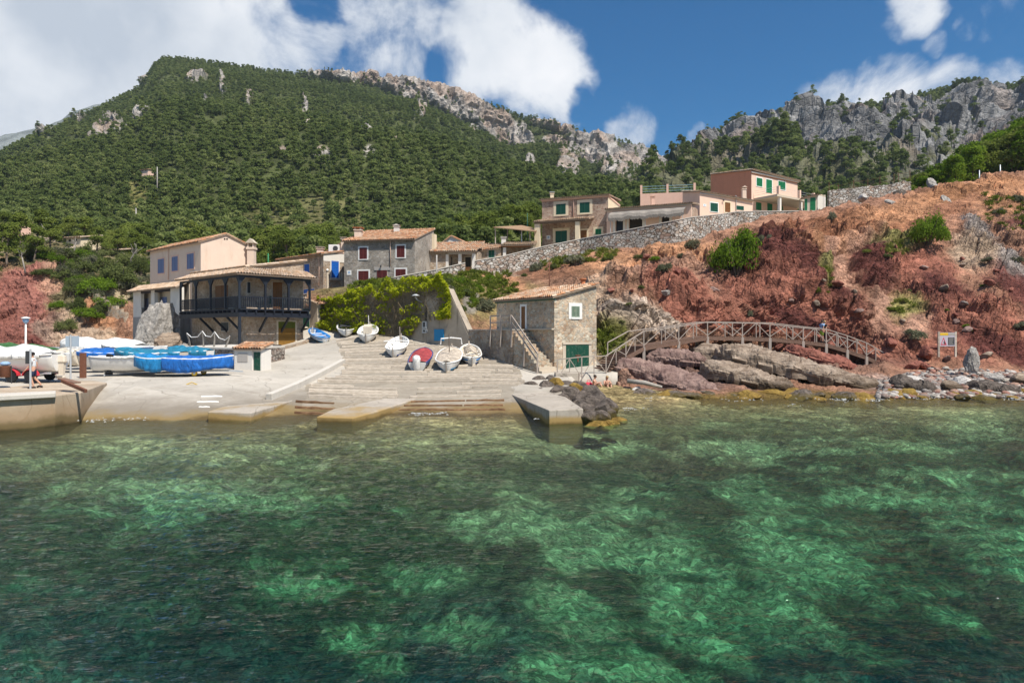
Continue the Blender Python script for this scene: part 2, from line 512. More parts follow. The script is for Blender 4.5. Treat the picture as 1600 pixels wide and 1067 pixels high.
M['stone_dry'] = m_stone('dry_stone_walling', [(.34, .30, .26), (.56, .53, .48), (.42, .30, .22), (.62, .59, .54), (.46, .43, .39), (.36, .24, .18)], (.15, .115, .085), 2.3, .075, 1.5, .2)
M['stone_dry_dark'] = m_stone('dark_dry_stone_walling', [(.22, .19, .16), (.36, .32, .28), (.28, .20, .16), (.42, .38, .34)], (.09, .07, .06), 2.8, .06, 1.5, .16)
M['stone_balcony'] = m_stone('brown_rubble_stone', [(.35, .25, .17), (.54, .43, .33), (.41, .29, .2), (.58, .49, .39)], (.52, .44, .35), 3.2, .06)
M['render_grey'] = m_plaster('grey_lime_render', (.36, .34, .32), (.20, .19, .18), .7, 1.6, .25)
M['pl_pink'] = m_plaster('pale_pink_plaster', (.74, .585, .47), (.50, .30, .17), .35)
M['pl_rose'] = m_plaster('rose_plaster', (.76, .50, .39), (.56, .34, .25), .4)
M['pl_salmon'] = m_plaster('salmon_plaster', (.78, .55, .43), (.58, .38, .29), .4)
M['pl_terra'] = m_plaster('terracotta_plaster', (.60, .28, .175), (.42, .20, .13), .5)
M['pl_cream'] = m_plaster('cream_plaster', (.76, .64, .46), (.5, .40, .28), .35)
M['pl_white'] = m_plaster('white_plaster', (.72, .68, .62), (.45, .40, .34), .25)
M['pl_sand'] = m_plaster('sand_plaster', (.55, .47, .37), (.34, .28, .21), .4)
M['pl_grey'] = m_plaster('grey_plaster', (.42, .39, .36), (.25, .22, .2), .5)
M['cement_wall'] = m_plaster('stained_cement', (.40, .34, .27), (.13, .11, .08), .95, 1.6, .3)
M['coping'] = m_plaster('cement_coping', (.56, .52, .46), (.3, .26, .2), .3)
M['tile'] = m_rooftile('roof_tile')
M['concrete'] = m_concrete('pale_concrete', (.47, .43, .37), (.30, .25, .19), (.22, .155, .065), (.12, .42), .16, .22, warm=(.17, .142, .108))
M['concrete_slab'] = m_concrete('slab_concrete', (.42, .37, .31), (.20, .16, .12), (.33, .22, .08), (.18, .42), .2, .35)
M['concrete_quay'] = m_concrete('quay_concrete', (.47, .385, .29), (.30, .165, .085), (.15, .11, .05), (.2, .55), .26, .35, warm=(.34, .23, .13))
M['white_paint'] = m_paint('white_paint', (.78, .77, .74), .45, .05, dirt=(.5, .46, .4), dirt_amt=.3)
M['white_hull'] = m_paint('white_hull_paint', (.78, .77, .74), .35, .05, 2.0, .45, dirt=(.45, .40, .33), dirt_amt=.35)
M['cream_hull'] = m_paint('cream_hull_paint', (.66, .58, .47), .45, .08, 2.0, .4, dirt=(.4, .33, .25), dirt_amt=.4)
M['blue_boat'] = m_paint('bright_blue_paint', (.03, .22, .56), .4, .12, 2.5, .4)
M['blue_dark'] = m_paint('navy_paint', (.025, .06, .2), .4, .12, 2.5, .4)
M['blue_bottom'] = m_paint('light_blue_antifouling', (.05, .2, .35), .6, .15, 3)
M['blue_shutter'] = m_paint('blue_shutter_paint', (.015, .13, .52), .5, .12, 6)
M['slate_shutter'] = m_paint('slate_blue_shutter_paint', (.15, .20, .36), .55, .12, 6)
M['red_shutter'] = m_paint('dark_red_shutter_paint', (.13, .025, .022), .55, .15, 6)
M['green_shutter'] = m_paint('dark_green_shutter_paint', (.012, .085, .055), .5, .15, 6)
M['green_bright'] = m_paint('green_shutter_paint', (.015, .19, .075), .5, .15, 6)
M['green_door'] = m_paint('old_green_door_paint', (.006, .06, .036), .5, .3, 7, dirt=(.3, .3, .24), dirt_amt=.35)
M['ochre_door'] = m_paint('ochre_door_varnish', (.23, .12, .022), .5, .2, 5)
M['brown_door'] = m_paint('brown_door_varnish', (.20, .085, .025), .5, .2, 6)
M['dark_wood'] = m_paint('black_stained_wood', (.014, .017, .026), .5, .2, 4)
M['dark_blue_wood'] = m_paint('blue_black_stained_wood', (.015, .021, .033), .5, .2, 4)
M['dark_room'] = m_paint('dark_interior', (.035, .03, .025), .9, .2, 4)
M['pale_wood'] = m_wood('weathered_pale_wood', (.34, .27, .21), (.62, .54, .45))
M['deck_wood'] = m_wood('weathered_deck_wood', (.12, .07, .05), (.25, .16, .12))
M['rail_white'] = m_paint('weathered_white_rail', (.37, .31, .265), .6, .12, 5, dirt=(.38, .33, .27), dirt_amt=.4)
M['timber'] = m_wood('slipway_timber', (.38, .32, .25), (.62, .54, .45))
M['timber_wet'] = m_wood('wet_slipway_timber', (.10, .05, .03), (.28, .17, .09))
M['steel'] = m_paint('galvanised_steel', (.50, .52, .54), .45, .1, 4, metal=.3)
M['rust'] = m_paint('rusty_steel', (.17, .07, .04), .85, .35, 6)
M['black'] = m_paint('black_rubber', (.015, .015, .016), .6, .15, 6)
M['grey_dark'] = m_paint('dark_grey_paint', (.05, .052, .055), .5, .15, 5)
M['glass'] = m_paint('dark_glass', (.02, .03, .035), .08, .1, 2, .6)
M['red_paint'] = m_paint('red_trailer_paint', (.50, .035, .05), .45, .1, 4)
M['yellow'] = m_paint('yellow_paint', (.72, .45, .03), .6, .12, 5)
M['terracotta'] = m_paint('terracotta_clay', (.45, .16, .07), .85, .2, 6)
M['tarp_white'] = m_tarp('white_tarpaulin', (.72, .71, .68))
M['tarp_blue'] = m_tarp('blue_tarpaulin', (.014, .13, .45))
M['tarp_cyan'] = m_tarp('light_blue_tarpaulin', (.015, .20, .46))
M['tarp_teal'] = m_tarp('teal_tarpaulin', (.02, .19, .31))
M['tarp_green'] = m_tarp('green_tarpaulin', (.05, .14, .04))
M['tarp_red'] = m_tarp('faded_red_canvas', (.36, .06, .06))
M['tarp_beige'] = m_tarp('beige_canvas', (.52, .44, .35))
M['tarp_cream'] = m_tarp('cream_tarpaulin', (.60, .53, .42))
M['reed'] = m_wood('reed_matting', (.20, .12, .07), (.36, .25, .16), 3)
M['reed_grey'] = m_wood('grey_reed_fringe', (.17, .15, .13), (.37, .33, .29), 3)
M['skin'] = m_paint('skin', (.56, .31, .21), .6, .08, 3)
M['hair'] = m_paint('dark_hair', (.03, .02, .015), .6, .2, 8)
M['hair_fair'] = m_paint('fair_hair', (.35, .23, .11), .6, .2, 8)
M['cl_white'] = m_paint('white_cotton', (.70, .72, .74), .85, .06, 4)
M['cl_navy'] = m_paint('navy_cotton', (.02, .03, .07), .85, .1, 4)
M['cl_black'] = m_paint('black_cotton', (.02, .018, .02), .85, .1, 4)
M['cl_red'] = m_paint('red_cotton', (.62, .05, .08), .85, .1, 4)
M['cl_pink'] = m_paint('pink_cotton', (.66, .12, .28), .85, .1, 4)
M['cl_blue'] = m_paint('pale_blue_cotton', (.28, .42, .62), .85, .1, 4)
M['cl_lime'] = m_paint('lime_cotton', (.35, .55, .06), .85, .1, 4)
M['towel_blue'] = m_paint('blue_towel', (.10, .30, .55), .95, .12, 8)
M['pine'] = m_leaf('pine_needles', (.10, .135, .028), (.21, .26, .055), (.31, .34, .09), .4)
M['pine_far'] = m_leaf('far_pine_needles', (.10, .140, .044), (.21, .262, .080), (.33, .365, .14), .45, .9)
M['scrub'] = m_leaf('scrub_leaves', (.085, .11, .036), (.155, .185, .06), (.25, .26, .11), .35, .7)
M['lentisk'] = m_leaf('bright_bush_leaves', (.075, .13, .014), (.165, .26, .026), (.27, .36, .05), .4)
M['greybush'] = m_leaf('grey_green_bush_leaves', (.08, .09, .05), (.18, .185, .11), (.28, .27, .18))
M['vine'] = m_leaf('vine_leaves', (.30, .36, .02), (.60, .62, .035), (.72, .66, .10), .5)
M['vine_dry'] = m_leaf('dry_vine_stems', (.22, .17, .11), (.38, .31, .20), (.48, .41, .24), .3)
M['grass'] = m_leaf('grass_blades', (.07, .10, .015), (.16, .20, .03), (.30, .28, .09), .3)
M['bark'] = m_wood('pine_bark', (.10, .075, .06), (.26, .21, .17))
M['bark_dead'] = m_wood('bleached_dead_wood', (.20, .18, .155), (.36, .33, .29))
M['rock_cliff'] = m_vcolrock('red_cliff_rock', .32, 1.0)
M['rock_mount'] = m_vcolrock('mountain_rock', 2.2, .12, .55, 1.4)
M['rock_purple'] = m_rock('purple_shore_rock', (.14, .085, .075), (.32, .22, .185), 1.0, .12, wet=(.13, .085, .02))
M['rock_tan'] = m_rock('tan_limestone_ledge', (.15, .105, .075), (.42, .335, .26), 1.0, .14, (.6, .6, 2.2), wet=(.075, .052, .032), band_z=(.5, 1.25))  # low dark band: shade of the overhang painted into the ledge colour
M['rock_dark'] = m_rock('dark_breakwater_rock', (.045, .036, .03), (.19, .155, .13), 2.2, .09, wet=(.10, .075, .02))
M['rock_pale'] = m_rock('pale_limestone', (.36, .33, .30), (.62, .59, .55), 1.4, .08)
M['rock_red'] = m_rock('red_rock', (.15, .05, .038), (.34, .14, .10), 1.2, .10)
M['rock_ochre'] = m_rock('algae_covered_rock', (.15, .09, .02), (.30, .20, .05), 1.4, .08)
M['rock_grey'] = m_rock('grey_limestone', (.24, .22, .20), (.58, .54, .49), 2.6, .22)
M['slip_bed'] = m_concrete('slipway_bed_concrete', (.31, .27, .215), (.20, .16, .12), (.20, .14, .06), (.1, .4), .2, .3)
m, t = new_mat('broken_foam')
nn_ = t.noise(wpos(t), 22, 6, .7)
bs_ = t.new('ShaderNodeMixShader', {0: t.maprange(nn_, .44, .66, 0, .75), 1: t.new('ShaderNodeBsdfTransparent').outputs[0], 2: t.new('ShaderNodeBsdfDiffuse', {'Color': (.74, .77, .77, 1)}).outputs[0]})
t.new('ShaderNodeOutputMaterial', {'Surface': bs_.outputs[0]})
M['foam'] = m
M['board'] = m_paint('shaded_board_paint', (.50, .45, .50), .6, .08, 5)  # white board toned down to the purplish grey it has in shade
# ---------------------------------------------------------------- the ground of the harbour (concrete apron and slipway)
def gp(px, D, z): return ((px - 800) * D / K, D, z)
def gy(px, py, D): return ((px - 800) * D / K, D, EYE + (HY - py) * D / K)
GP = [gp(-300, 34, 1.3), gp(-150, 33, 1.3), gp(0, 33, 1.3), gp(60, 36, 1.3), gp(166, 38, 1.32), gp(-200, 60, 1.4), gp(0, 50, 1.4), gp(120, 50, 1.45), gp(0, 75, 1.6), gp(150, 70, 1.6),
      gp(200, 45, 1.45), gp(300, 42, 1.5), gp(390, 44.5, 1.6), gp(340, 39.5, 1.4), gp(250, 38, 1.25), gp(250, 34, .75),
      gp(120, 31, .12), gp(200, 31.2, .05), gp(330, 31.5, .05), gp(150, 33.2, .6), gp(120, 29, -1.0), gp(330, 29, -1.0), gp(230, 26, -2.8), gp(600, 27, -2.6), gp(900, 27, -2.6),
      gp(400, 34.5, .42), gp(470, 33.5, .05), gp(455, 38, .75), gp(520, 38, .55), gp(560, 34, 0), gp(640, 34, 0), gp(720, 34, 0), gp(790, 34, 0), gp(560, 31, -.6), gp(720, 31, -.6), gp(850, 31, -.6),
      gp(480, 41, 1.05), gp(430, 45, 1.55), gp(520, 50, 1.95), gp(540, 53, 2.35), gp(470, 55, 2.3), gp(440, 60, 2.7), gp(410, 58, 2.5), gp(500, 62, 3.2), gp(495, 67, 4.6), gp(520, 66, 4.2), gp(440, 66, 3.2),
      gp(300, 55, 2.0), gp(300, 66, 2.6), gp(230, 75, 2.4), gp(560, 61, 3.55), gp(620, 50, 2.12), gp(620, 42, 1.05), gp(700, 42, 1.05), gp(780, 42, 1.05), gp(700, 50, 2.1), gp(735, 53, 2.5),
      gp(600, 57, 3.05), gp(650, 57, 3.05), gp(820, 44, 1.2), gp(850, 45.5, 1.4), gp(900, 46, 1.5), gp(780, 47, 1.75), gp(700, 60, 3.6), gp(800, 56, 2.6), gp(830, 38, .7), gp(880, 38, .5), gp(950, 34, -.1), gp(980, 46, 1.4)]
ground_z = TPS(GP, .004)
def on_ground(px, py): return fit_ray(ground_z, px, py)
def gz(x, y): return float(ground_z(np.array([x]), np.array([y]))[0])
def grid_obj(name, G, mat, smooth=True, vcol=None):
 nv, nu = G.shape[:2]
 me = mesh_np(name, G.reshape(-1, 3), grid_faces(nv, nu), mat, smooth, vcol=None if vcol is None else vcol.reshape(-1, 3))
 return obj(name, me)
us = np.linspace(-420, 965, 330); vs = np.linspace(25.5, 74, 200)
UU, VV = np.meshgrid(us, vs)
X = (UU - 800) * VV / K
Z = ground_z(X, VV)
pts = np.stack([X, VV, Z], -1)
Z -= 3.0 * sstep(UU, 893, 920) * sstep(VV, 45.2, 43.6)
Z = Z + .018 * fbm(pts.reshape(-1, 3) * .9, 4).reshape(Z.shape)
apron = grid_obj('harbour_apron', np.stack([X, VV, Z], -1), M['concrete'])
tag(apron, kind='structure')
VVs, tt = np.meshgrid(np.linspace(33.2, 61.4, 160), np.linspace(0, 1, 90), indexing='ij')
lo_ = np.interp(VVs, [33.2, 40.2, 41.5, 43.5, 46, 61.4], [470, 478, 503, 530, 539, 524]); hi_ = np.interp(VVs, [33, 40, 41.5, 46, 50, 54, 57, 61.4], [795, 806, 822, 812, 770, 728, 662, 602])
Us = lo_ + (hi_ - lo_) * tt; Xs = (Us - 800) * VVs / K
sb_ = grid_obj('slipway_bed', np.stack([Xs, VVs, ground_z(Xs, VVs) + .045 * np.minimum(1, 8 * np.minimum(tt, 1 - tt)) + .0], -1), M['slip_bed']); tag(sb_, kind='structure')
# ---------------------------------------------------------------- lofted rock faces
def loft(cols, nu, nv, back=None, smooth=2):
 """cols: {px: [(py, Y), ...]} bottom to top -> grid of world points and of their pixels"""
 pxs = sorted(cols); ns = len(cols[pxs[0]])
 u = np.linspace(pxs[0], pxs[-1], nu)
 py = np.stack([np.interp(u, pxs, [cols[p][k][0] for p in pxs]) for k in range(ns)])
 Y = np.stack([np.interp(u, pxs, [cols[p][k][1] for p in pxs]) for k in range(ns)])
 pts = np.stack([(u[None] - 800) * Y / K, Y, EYE + (HY - py) * Y / K], -1)       # ns, nu, 3
 seg = np.linalg.norm(np.diff(pts, axis=0), axis=2).mean(1)
 seg = np.sqrt(seg * np.abs(np.diff(py, axis=0)).mean(1).clip(6)) if back is None else seg
 s = np.concatenate([[0], np.cumsum(seg)]); s /= s[-1]
 v = np.linspace(0, 1, nv)
 G = np.empty((nv, nu, 3))
 for i in range(nv):
  k = min(np.searchsorted(s, v[i], side='right') - 1, ns - 2)
  f = (v[i] - s[k]) / (s[k + 1] - s[k])
  G[i] = pts[k] * (1 - f) + pts[k + 1] * f
 for _ in range(smooth):
  G[1:-1] = (G[:-2] + 2 * G[1:-1] + G[2:]) / 4
  G[:, 1:-1] = (G[:, :-2] + 2 * G[:, 1:-1] + G[:, 2:]) / 4
 return G
def px_of(G):
 return 800 + G[..., 0] / G[..., 1] * K, HY - (G[..., 2] - EYE) / G[..., 1] * K
def splat(base, PX, PY, W, spots):
 """own colours of soil and rock: soft-edged patches with ragged borders"""
 C = np.broadcast_to(np.array(base, float), PX.shape + (3,)).copy()
 for (x, y, rx, ry, ang, col, hard) in spots:
  a = math.radians(ang); dx = PX - x; dy = PY - y
  q = np.sqrt(((dx * math.cos(a) + dy * math.sin(a)) / rx) ** 2 + ((-dx * math.sin(a) + dy * math.cos(a)) / ry) ** 2)
  m = sstep(q + W * .55, 1.0 + (1 - hard) * .5, 1.0 - (1 - hard) * .7)[..., None]
  C = C * (1 - m) + np.array(col) * m
 return C
CLIFF = {
 480: [(480, 67.5), (472, 68), (468, 68.6), (464, 69.3), (460, 70), (456, 71)],
 560: [(470, 63.6), (462, 64), (459, 65), (455, 66.5), (451, 68), (447, 69.5)],
 640: [(465, 60), (454, 60.4), (450, 62), (446, 64), (441, 66.5), (437, 69)],
 700: [(530, 56.8), (470, 57.4), (460, 59), (450, 62), (442, 66), (435, 71)],
 745: [(560, 54.5), (525, 55.5), (490, 57.5), (468, 61), (448, 66), (427, 73)],
 780: [(570, 54.5), (525, 55.5), (495, 57.5), (470, 61.5), (450, 66), (432, 73)],
 850: [(570, 54.8), (525, 55.8), (492, 58), (465, 62), (440, 67), (412, 74)],
 930: [(640, 40.5), (598, 46.6), (545, 52), (480, 56), (430, 64), (398, 75)],
 960: [(612, 44.8), (597, 46.5), (550, 50.5), (490, 55), (432, 64), (394, 74)],
 1000: [(640, 40), (606, 44.5), (572, 52), (500, 55), (435, 64), (391, 73)],
 1100: [(645, 39), (612, 42.8), (574, 53), (480, 56.5), (420, 65), (374, 73)],
 1200: [(645, 39), (616, 42.4), (570, 55), (470, 58), (400, 67), (338, 80)],
 1250: [(645, 39), (617, 42.3), (568, 55.6), (470, 58.5), (400, 67), (333, 82)],
 1300: [(645, 39), (618, 42.2), (570, 55.8), (480, 58.5), (400, 68), (327, 83)],
 1400: [(645, 39), (618, 42), (575, 52), (500, 58), (400, 70), (305, 85)],
 1500: [(645, 39), (617, 42), (578, 50.5), (490, 58), (385, 72), (289, 88)],
 1600: [(645, 39), (615, 42.5), (575, 51), (480, 59), (375, 73), (276, 90)],
 1750: [(645, 39), (613, 43), (570, 52), (470, 60), (365, 76), (258, 94)],
 1950: [(645, 39), (611, 44), (565, 53), (460, 62), (350, 80), (240, 100)],
}
for p, st in CLIFF.items():
 y, D = st[-1]; z = EYE + (HY - y) * D / K
 up = float(np.interp(p, [1290, 1400, 1500, 1600, 1750], [0, 2.5, 8, 15, 20]))
 dep = float(np.interp(p, [1250, 1300], [1.5, 42]))
 st.append((HY - (z + .15 - EYE) / (D + min(dep, 3)) * K, D + min(dep, 3)))
 st.append((HY - (z + up - (.8 if p < 1280 else 0) - EYE) / (D + dep + 3) * K, D + dep + 3))
G = loft(CLIFF, 980, 330)
PX, PY = px_of(G)
N = grid_normals(G)
N[N[..., 1] > 0] *= -1
p3 = G.reshape(-1, 3)
sh = G.shape[:2]
amp = sstep(PX, 850, 980) * .8 + .2
amp *= (1 - .75 * sstep(PY, 590, 618)) * (1 - .8 * sstep(PY, 545, 580) * sstep(PX, 1380, 1410))
top_fade = np.interp(np.arange(sh[0]) / sh[0], [0, .62, .74, 1], [1, 1, .35, .15])[:, None]
top_fade = np.maximum(top_fade, .62 * sstep(PX, 1285, 1330) * sstep(G[..., 1], 104, 94))
dip = np.array((.42, -.25, .87))
vis_ = None
Rq = np.stack([p3 @ np.array((.86, .1, .5)), p3[:, 1], p3 @ np.array((-.5, .1, .86))], -1) + .5 * np.stack([fbm(p3 * .6, 3, off=k) for k in (1, 2, 3)], -1)
b1, e1 = cells(Rq * np.array((.36, .36, .62)), 1); b2, e2 = cells(Rq * np.array((.95, .95, 1.6)), 2)
rockiness = sstep(fbm(p3 * .17, 3, off=40).reshape(sh) + .03, -.14, .22)
outc = splat((0, 0, 0), PX, PY, fbm(p3 * .5, 4, off=66).reshape(sh), [(x, y, a, b, c, (1, 1, 1), .5) for (x, y, a, b, c) in ((1230, 420, 66, 46, 25), (1365, 432, 40, 30, 25), (1000, 515, 70, 24, 10), (960, 470, 40, 26, 0), (1030, 460, 60, 22, 10))])[..., 0]
rockiness = np.maximum(rockiness, outc)
block_ = ((b1 - .5) * 1.3 * sstep(e1, .0, .16) - .22 * (1 - sstep(e1, 0, .1)) + (b2 - .5) * .5 * sstep(e2, 0, .14) - .09 * (1 - sstep(e2, 0, .12))).reshape(sh)
s_ = p3 @ dip + .9 * fbm(p3 * .16, 3) + .25 * fbm(p3 * .9, 3)
saw = lambda q: (q - np.floor(q))
ledge = (saw(s_ / 1.5) ** 1.6 * .55 + saw(s_ / .55 + .3) ** 1.5 * .22).reshape(sh)
big = (fbm(p3 * .11, 3, off=5) * 1.0).reshape(sh)
mid = (ridged(p3 * np.array((.33, .33, .45)), 4, .55, off=9) * .45).reshape(sh)
gully = (ridged(p3 @ np.array([[.5, 0, .16], [0, .3, 0], [.25, 0, .12]]), 3, .5, off=3) * .55).reshape(sh)
fine = (ridged(p3 * 1.6, 4, .6, off=2) * .13 + fbm(p3 * 4.5, 3) * .05).reshape(sh)
disp = (outc * 1.0 + big + mid * (.45 + .75 * rockiness) + gully * .6 + ledge * (.25 + .9 * rockiness) + fine * (.8 + .9 * rockiness) + block_ * (.22 + .7 * rockiness)) * amp * top_fade * (1 - .5 * sstep(PY, 535, 565) * sstep(PX, 985, 1010) * sstep(PX, 1390, 1350))
und = np.exp(-((PY - np.interp(PX, [1180, 1260, 1330, 1400, 1460], [372, 402, 392, 372, 358])) / 5.0) ** 2) * sstep(PX, 1190, 1240) * sstep(PX, 1480, 1400)
crust = sstep(PY, np.interp(PX, [1180, 1260, 1330, 1400, 1460], [346, 372, 366, 346, 334]), np.interp(PX, [1180, 1260, 1330, 1400, 1460], [372, 402, 392, 372, 358])) * (PY < np.interp(PX, [1180, 1260, 1330, 1400, 1460], [374, 404, 394, 374, 360])) * sstep(PX, 1190, 1240) * sstep(PX, 1480, 1400)
disp += crust * 1.1 * (.8 + .6 * fbm(p3 * .8, 3, off=61).reshape(sh)) - und * 1.0
G2 = G + N * disp[..., None]
Wn = fbm(p3 * .55, 5, .6, off=21).reshape(sh) + .4 * fbm(p3 * 2.5, 3, off=31).reshape(sh)
ORANGE = (.54, .28, .155); RED = (.38, .158, .108); MAROON = (.165, .060, .048); PALE = (.60, .48, .38); TAN = (.52, .38, .27); GRASS = (.20, .20, .055)
BROWN = (.36, .20, .13); GREY = (.40, .345, .31); PINK = (.52, .30, .21); DRYG = (.33, .29, .11)
cliff_spots = [
 (600, 450, 140, 25, 0, (.24, .20, .09), .3), (760, 450, 110, 60, 0, (.27, .21, .09), .3), (790, 440, 40, 14, 15, ORANGE, .6), (735, 470, 14, 22, 0, (.35, .31, .25), .6), (800, 425, 22, 8, 10, PALE, .6),
 (900, 430, 90, 26, 0, BROWN, .5), (870, 425, 70, 16, 0, (.30, .15, .09), .5), (960, 420, 60, 25, 0, ORANGE, .4), (960, 500, 60, 70, 0, TAN, .3), (985, 470, 50, 30, 20, BROWN, .5), (960, 555, 60, 45, 0, TAN, .4),
 (1000, 515, 70, 18, 10, PALE, .4), (1060, 400, 70, 25, 0, ORANGE, .4), (1030, 450, 70, 30, 0, PINK, .4), (1060, 470, 60, 25, 10, RED, .5), (1110, 445, 60, 22, 20, PINK, .4),
 (1100, 500, 80, 22, 8, RED, .4), (1230, 420, 72, 52, 25, MAROON, .65), (1200, 470, 110, 30, 10, RED, .4), (1290, 500, 110, 50, 20, RED, .5), (1170, 510, 80, 25, 0, RED, .4),
 (1290, 455, 60, 20, 30, MAROON, .6), (1230, 500, 60, 14, 15, MAROON, .6), (1330, 360, 130, 26, -8, (.36, .165, .09), .5), (1330, 390, 90, 14, -10, ORANGE, .4),
 (1390, 400, 80, 20, 8, PINK, .4), (1400, 480, 45, 60, 25, PINK, .4), (1310, 430, 18, 50, -20, PINK, .5), (1365, 430, 44, 34, 25, MAROON, .7), (1440, 440, 60, 55, 35, RED, .5), (1480, 470, 60, 26, 30, MAROON, .6),
 (1420, 335, 90, 20, -8, ORANGE, .3), (1530, 302, 110, 16, -7, (.50, .25, .13), .3), (1490, 330, 60, 12, -25, (.38, .185, .11), .6), (1590, 320, 70, 30, 0, ORANGE, .3),
 (1540, 385, 50, 16, 45, GREY, .6), (1580, 430, 60, 22, 45, GREY, .6), (1520, 400, 40, 30, 30, TAN, .4), (1600, 375, 50, 25, 0, BROWN, .4), (1620, 470, 90, 30, 20, MAROON, .5),
 (1520, 525, 120, 50, 0, RED, .4), (1560, 550, 80, 16, 15, MAROON, .6), (1415, 490, 32, 24, 30, DRYG, .5), (1395, 390, 40, 12, 0, DRYG, .4), (1280, 440, 10, 30, -10, DRYG, .4), (1430, 520, 24, 20, 0, PINK, .4),
 (1410, 560, 60, 18, 0, RED, .5), (1480, 600, 150, 14, 0, GREY, .4), (1080, 590, 120, 25, 0, (.20, .13, .11), .4), (1200, 575, 200, 22, 0, (.22, .13, .10), .4), (945, 540, 26, 22, 0, GRASS, .4)]
C = splat((.43, .23, .15), PX, PY, Wn, cliff_spots)
C *= (.85 + .6 * fbm(p3 * .35, 4, off=77).reshape(sh))[..., None]
C *= (.80 + .42 * b2.reshape(sh))[..., None] * (.86 + .28 * cells(p3 * 2.6, 12)[0].reshape(sh))[..., None]
steep = sstep(N[..., 2], .75, .35)[..., None]
strat = (.85 + .3 * saw(s_ / .8)).reshape(sh)[..., None]
C = C * (1 - .6 * rockiness[..., None]) + C * strat * .6 * rockiness[..., None]
wetm = sstep(G2[..., 2] + .3 * Wn, .45, .1)[..., None]
C = C * (1 - wetm) + np.array((.16, .11, .035)) * wetm
cliff = grid_obj('red_headland', G2, M['rock_cliff'], False, C.clip(.01, .9))
tag(cliff, kind='structure')
CL_G, CL_PX, CL_PY = G2, *px_of(G2)
def on_grid(G, PX, PY, px, py):
 """world point of a lofted face nearest to a photo pixel"""
 d = (PX - px) ** 2 + (PY - py) ** 2 + 1e-4 * G[..., 1]
 i = np.unravel_index(np.argmin(d), d.shape)
 near = d < d[i] + 9
 Ys = np.where(near, G[..., 1], 1e9)
 i = np.unravel_index(np.argmin(Ys), d.shape)
 return G[i].copy()
def on_cliff(px, py): return on_grid(CL_G, CL_PX, CL_PY, px, py)
# ---------------------------------------------------------------- the left foothill: red scar, scrub and ledges
LEFT = {
 -500: [(590, 66), (560, 74), (500, 82), (440, 92), (405, 105), (380, 130), (372, 170)],
 -300: [(588, 68), (558, 75), (495, 83), (430, 92), (395, 106), (375, 130), (368, 170)],
 -100: [(586, 70), (556, 77), (490, 84), (420, 93), (390, 106), (370, 130), (362, 170)],
 0: [(584, 72), (555, 78), (490, 85), (425, 93), (395, 105), (372, 130), (362, 170)],
 60: [(584, 73), (554, 79), (490, 85), (425, 92), (392, 106), (372, 130), (362, 170)],
 110: [(584, 74), (552, 80), (495, 86), (432, 94), (400, 106), (380, 130), (368, 170)],
 160: [(584, 75), (552, 81), (498, 87), (450, 95), (415, 106), (392, 128), (380, 170)],
 210: [(584, 76), (552, 82), (505, 88), (462, 96), (430, 106), (402, 125), (388, 170)],
 260: [(580, 80), (550, 86), (510, 91), (470, 98), (440, 108), (410, 125), (392, 170)],
 330: [(570, 84), (545, 88), (510, 93), (475, 100), (445, 110), (415, 126), (398, 170)],
}
G = loft(LEFT, 420, 230)
PX, PY = px_of(G); N = grid_normals(G); N[N[..., 1] > 0] *= -1
p3 = G.reshape(-1, 3); sh = G.shape[:2]
lowz = np.interp(np.arange(sh[0]) / sh[0], [0, .5, .65, 1], [1, 1, .5, .35])[:, None]
disp = (fbm(p3 * .09, 3, off=3) * 2.4 + ridged(p3 * .3, 4, .55, off=6) * .9 + ridged(p3 * 1.3, 3, .55) * .25 + (cells(p3 * .5, 3)[0] - .5) * .9 + (cells(p3 * 1.3, 4)[0] - .5) * .35).reshape(sh) * lowz
G2 = G + N * disp[..., None]
Wn = fbm(p3 * .4, 5, .6, off=2).reshape(sh) + .4 * fbm(p3 * 2, 3, off=9).reshape(sh)
left_spots = [
 (20, 500, 90, 55, 30, (.32, .135, .105), .6), (40, 450, 55, 40, -40, (.36, .155, .12), .6), (10, 545, 120, 25, 0, (.27, .11, .085), .5), (-100, 480, 120, 80, 0, (.30, .12, .09), .5),
 (90, 430, 26, 34, 50, PINK, .6), (85, 515, 40, 22, 0, (.33, .22, .17), .5), (130, 520, 50, 30, 0, TAN, .5), (165, 490, 40, 26, 30, ORANGE, .4), (190, 460, 30, 24, 0, (.52, .42, .27), .6), (175, 540, 50, 18, 0, TAN, .5), (55, 535, 12, 9, 0, MAROON, .6),
 (120, 545, 20, 12, 0, MAROON, .6), (200, 520, 20, 30, 0, BROWN, .5), (75, 385, 45, 16, -15, (.55, .42, .34), .5), (30, 362, 30, 10, 0, (.55, .40, .32), .5), (110, 388, 14, 6, 0, PALE, .5),
 (140, 430, 50, 26, 0, (.20, .16, .08), .4), (60, 400, 50, 14, -20, (.17, .14, .07), .4)]
C = splat((.26, .22, .12), PX, PY, Wn, left_spots)
C *= (.8 + .5 * fbm(p3 * .3, 4, off=7).reshape(sh))[..., None]
C *= 1.15
lh = grid_obj('left_foothill', G2, M['rock_cliff'], False, C.clip(.01, .9)); tag(lh, kind='structure')
LH_G, LH_PX, LH_PY = G2, *px_of(G2)
def on_left(px, py): return on_grid(LH_G, LH_PX, LH_PY, px, py)
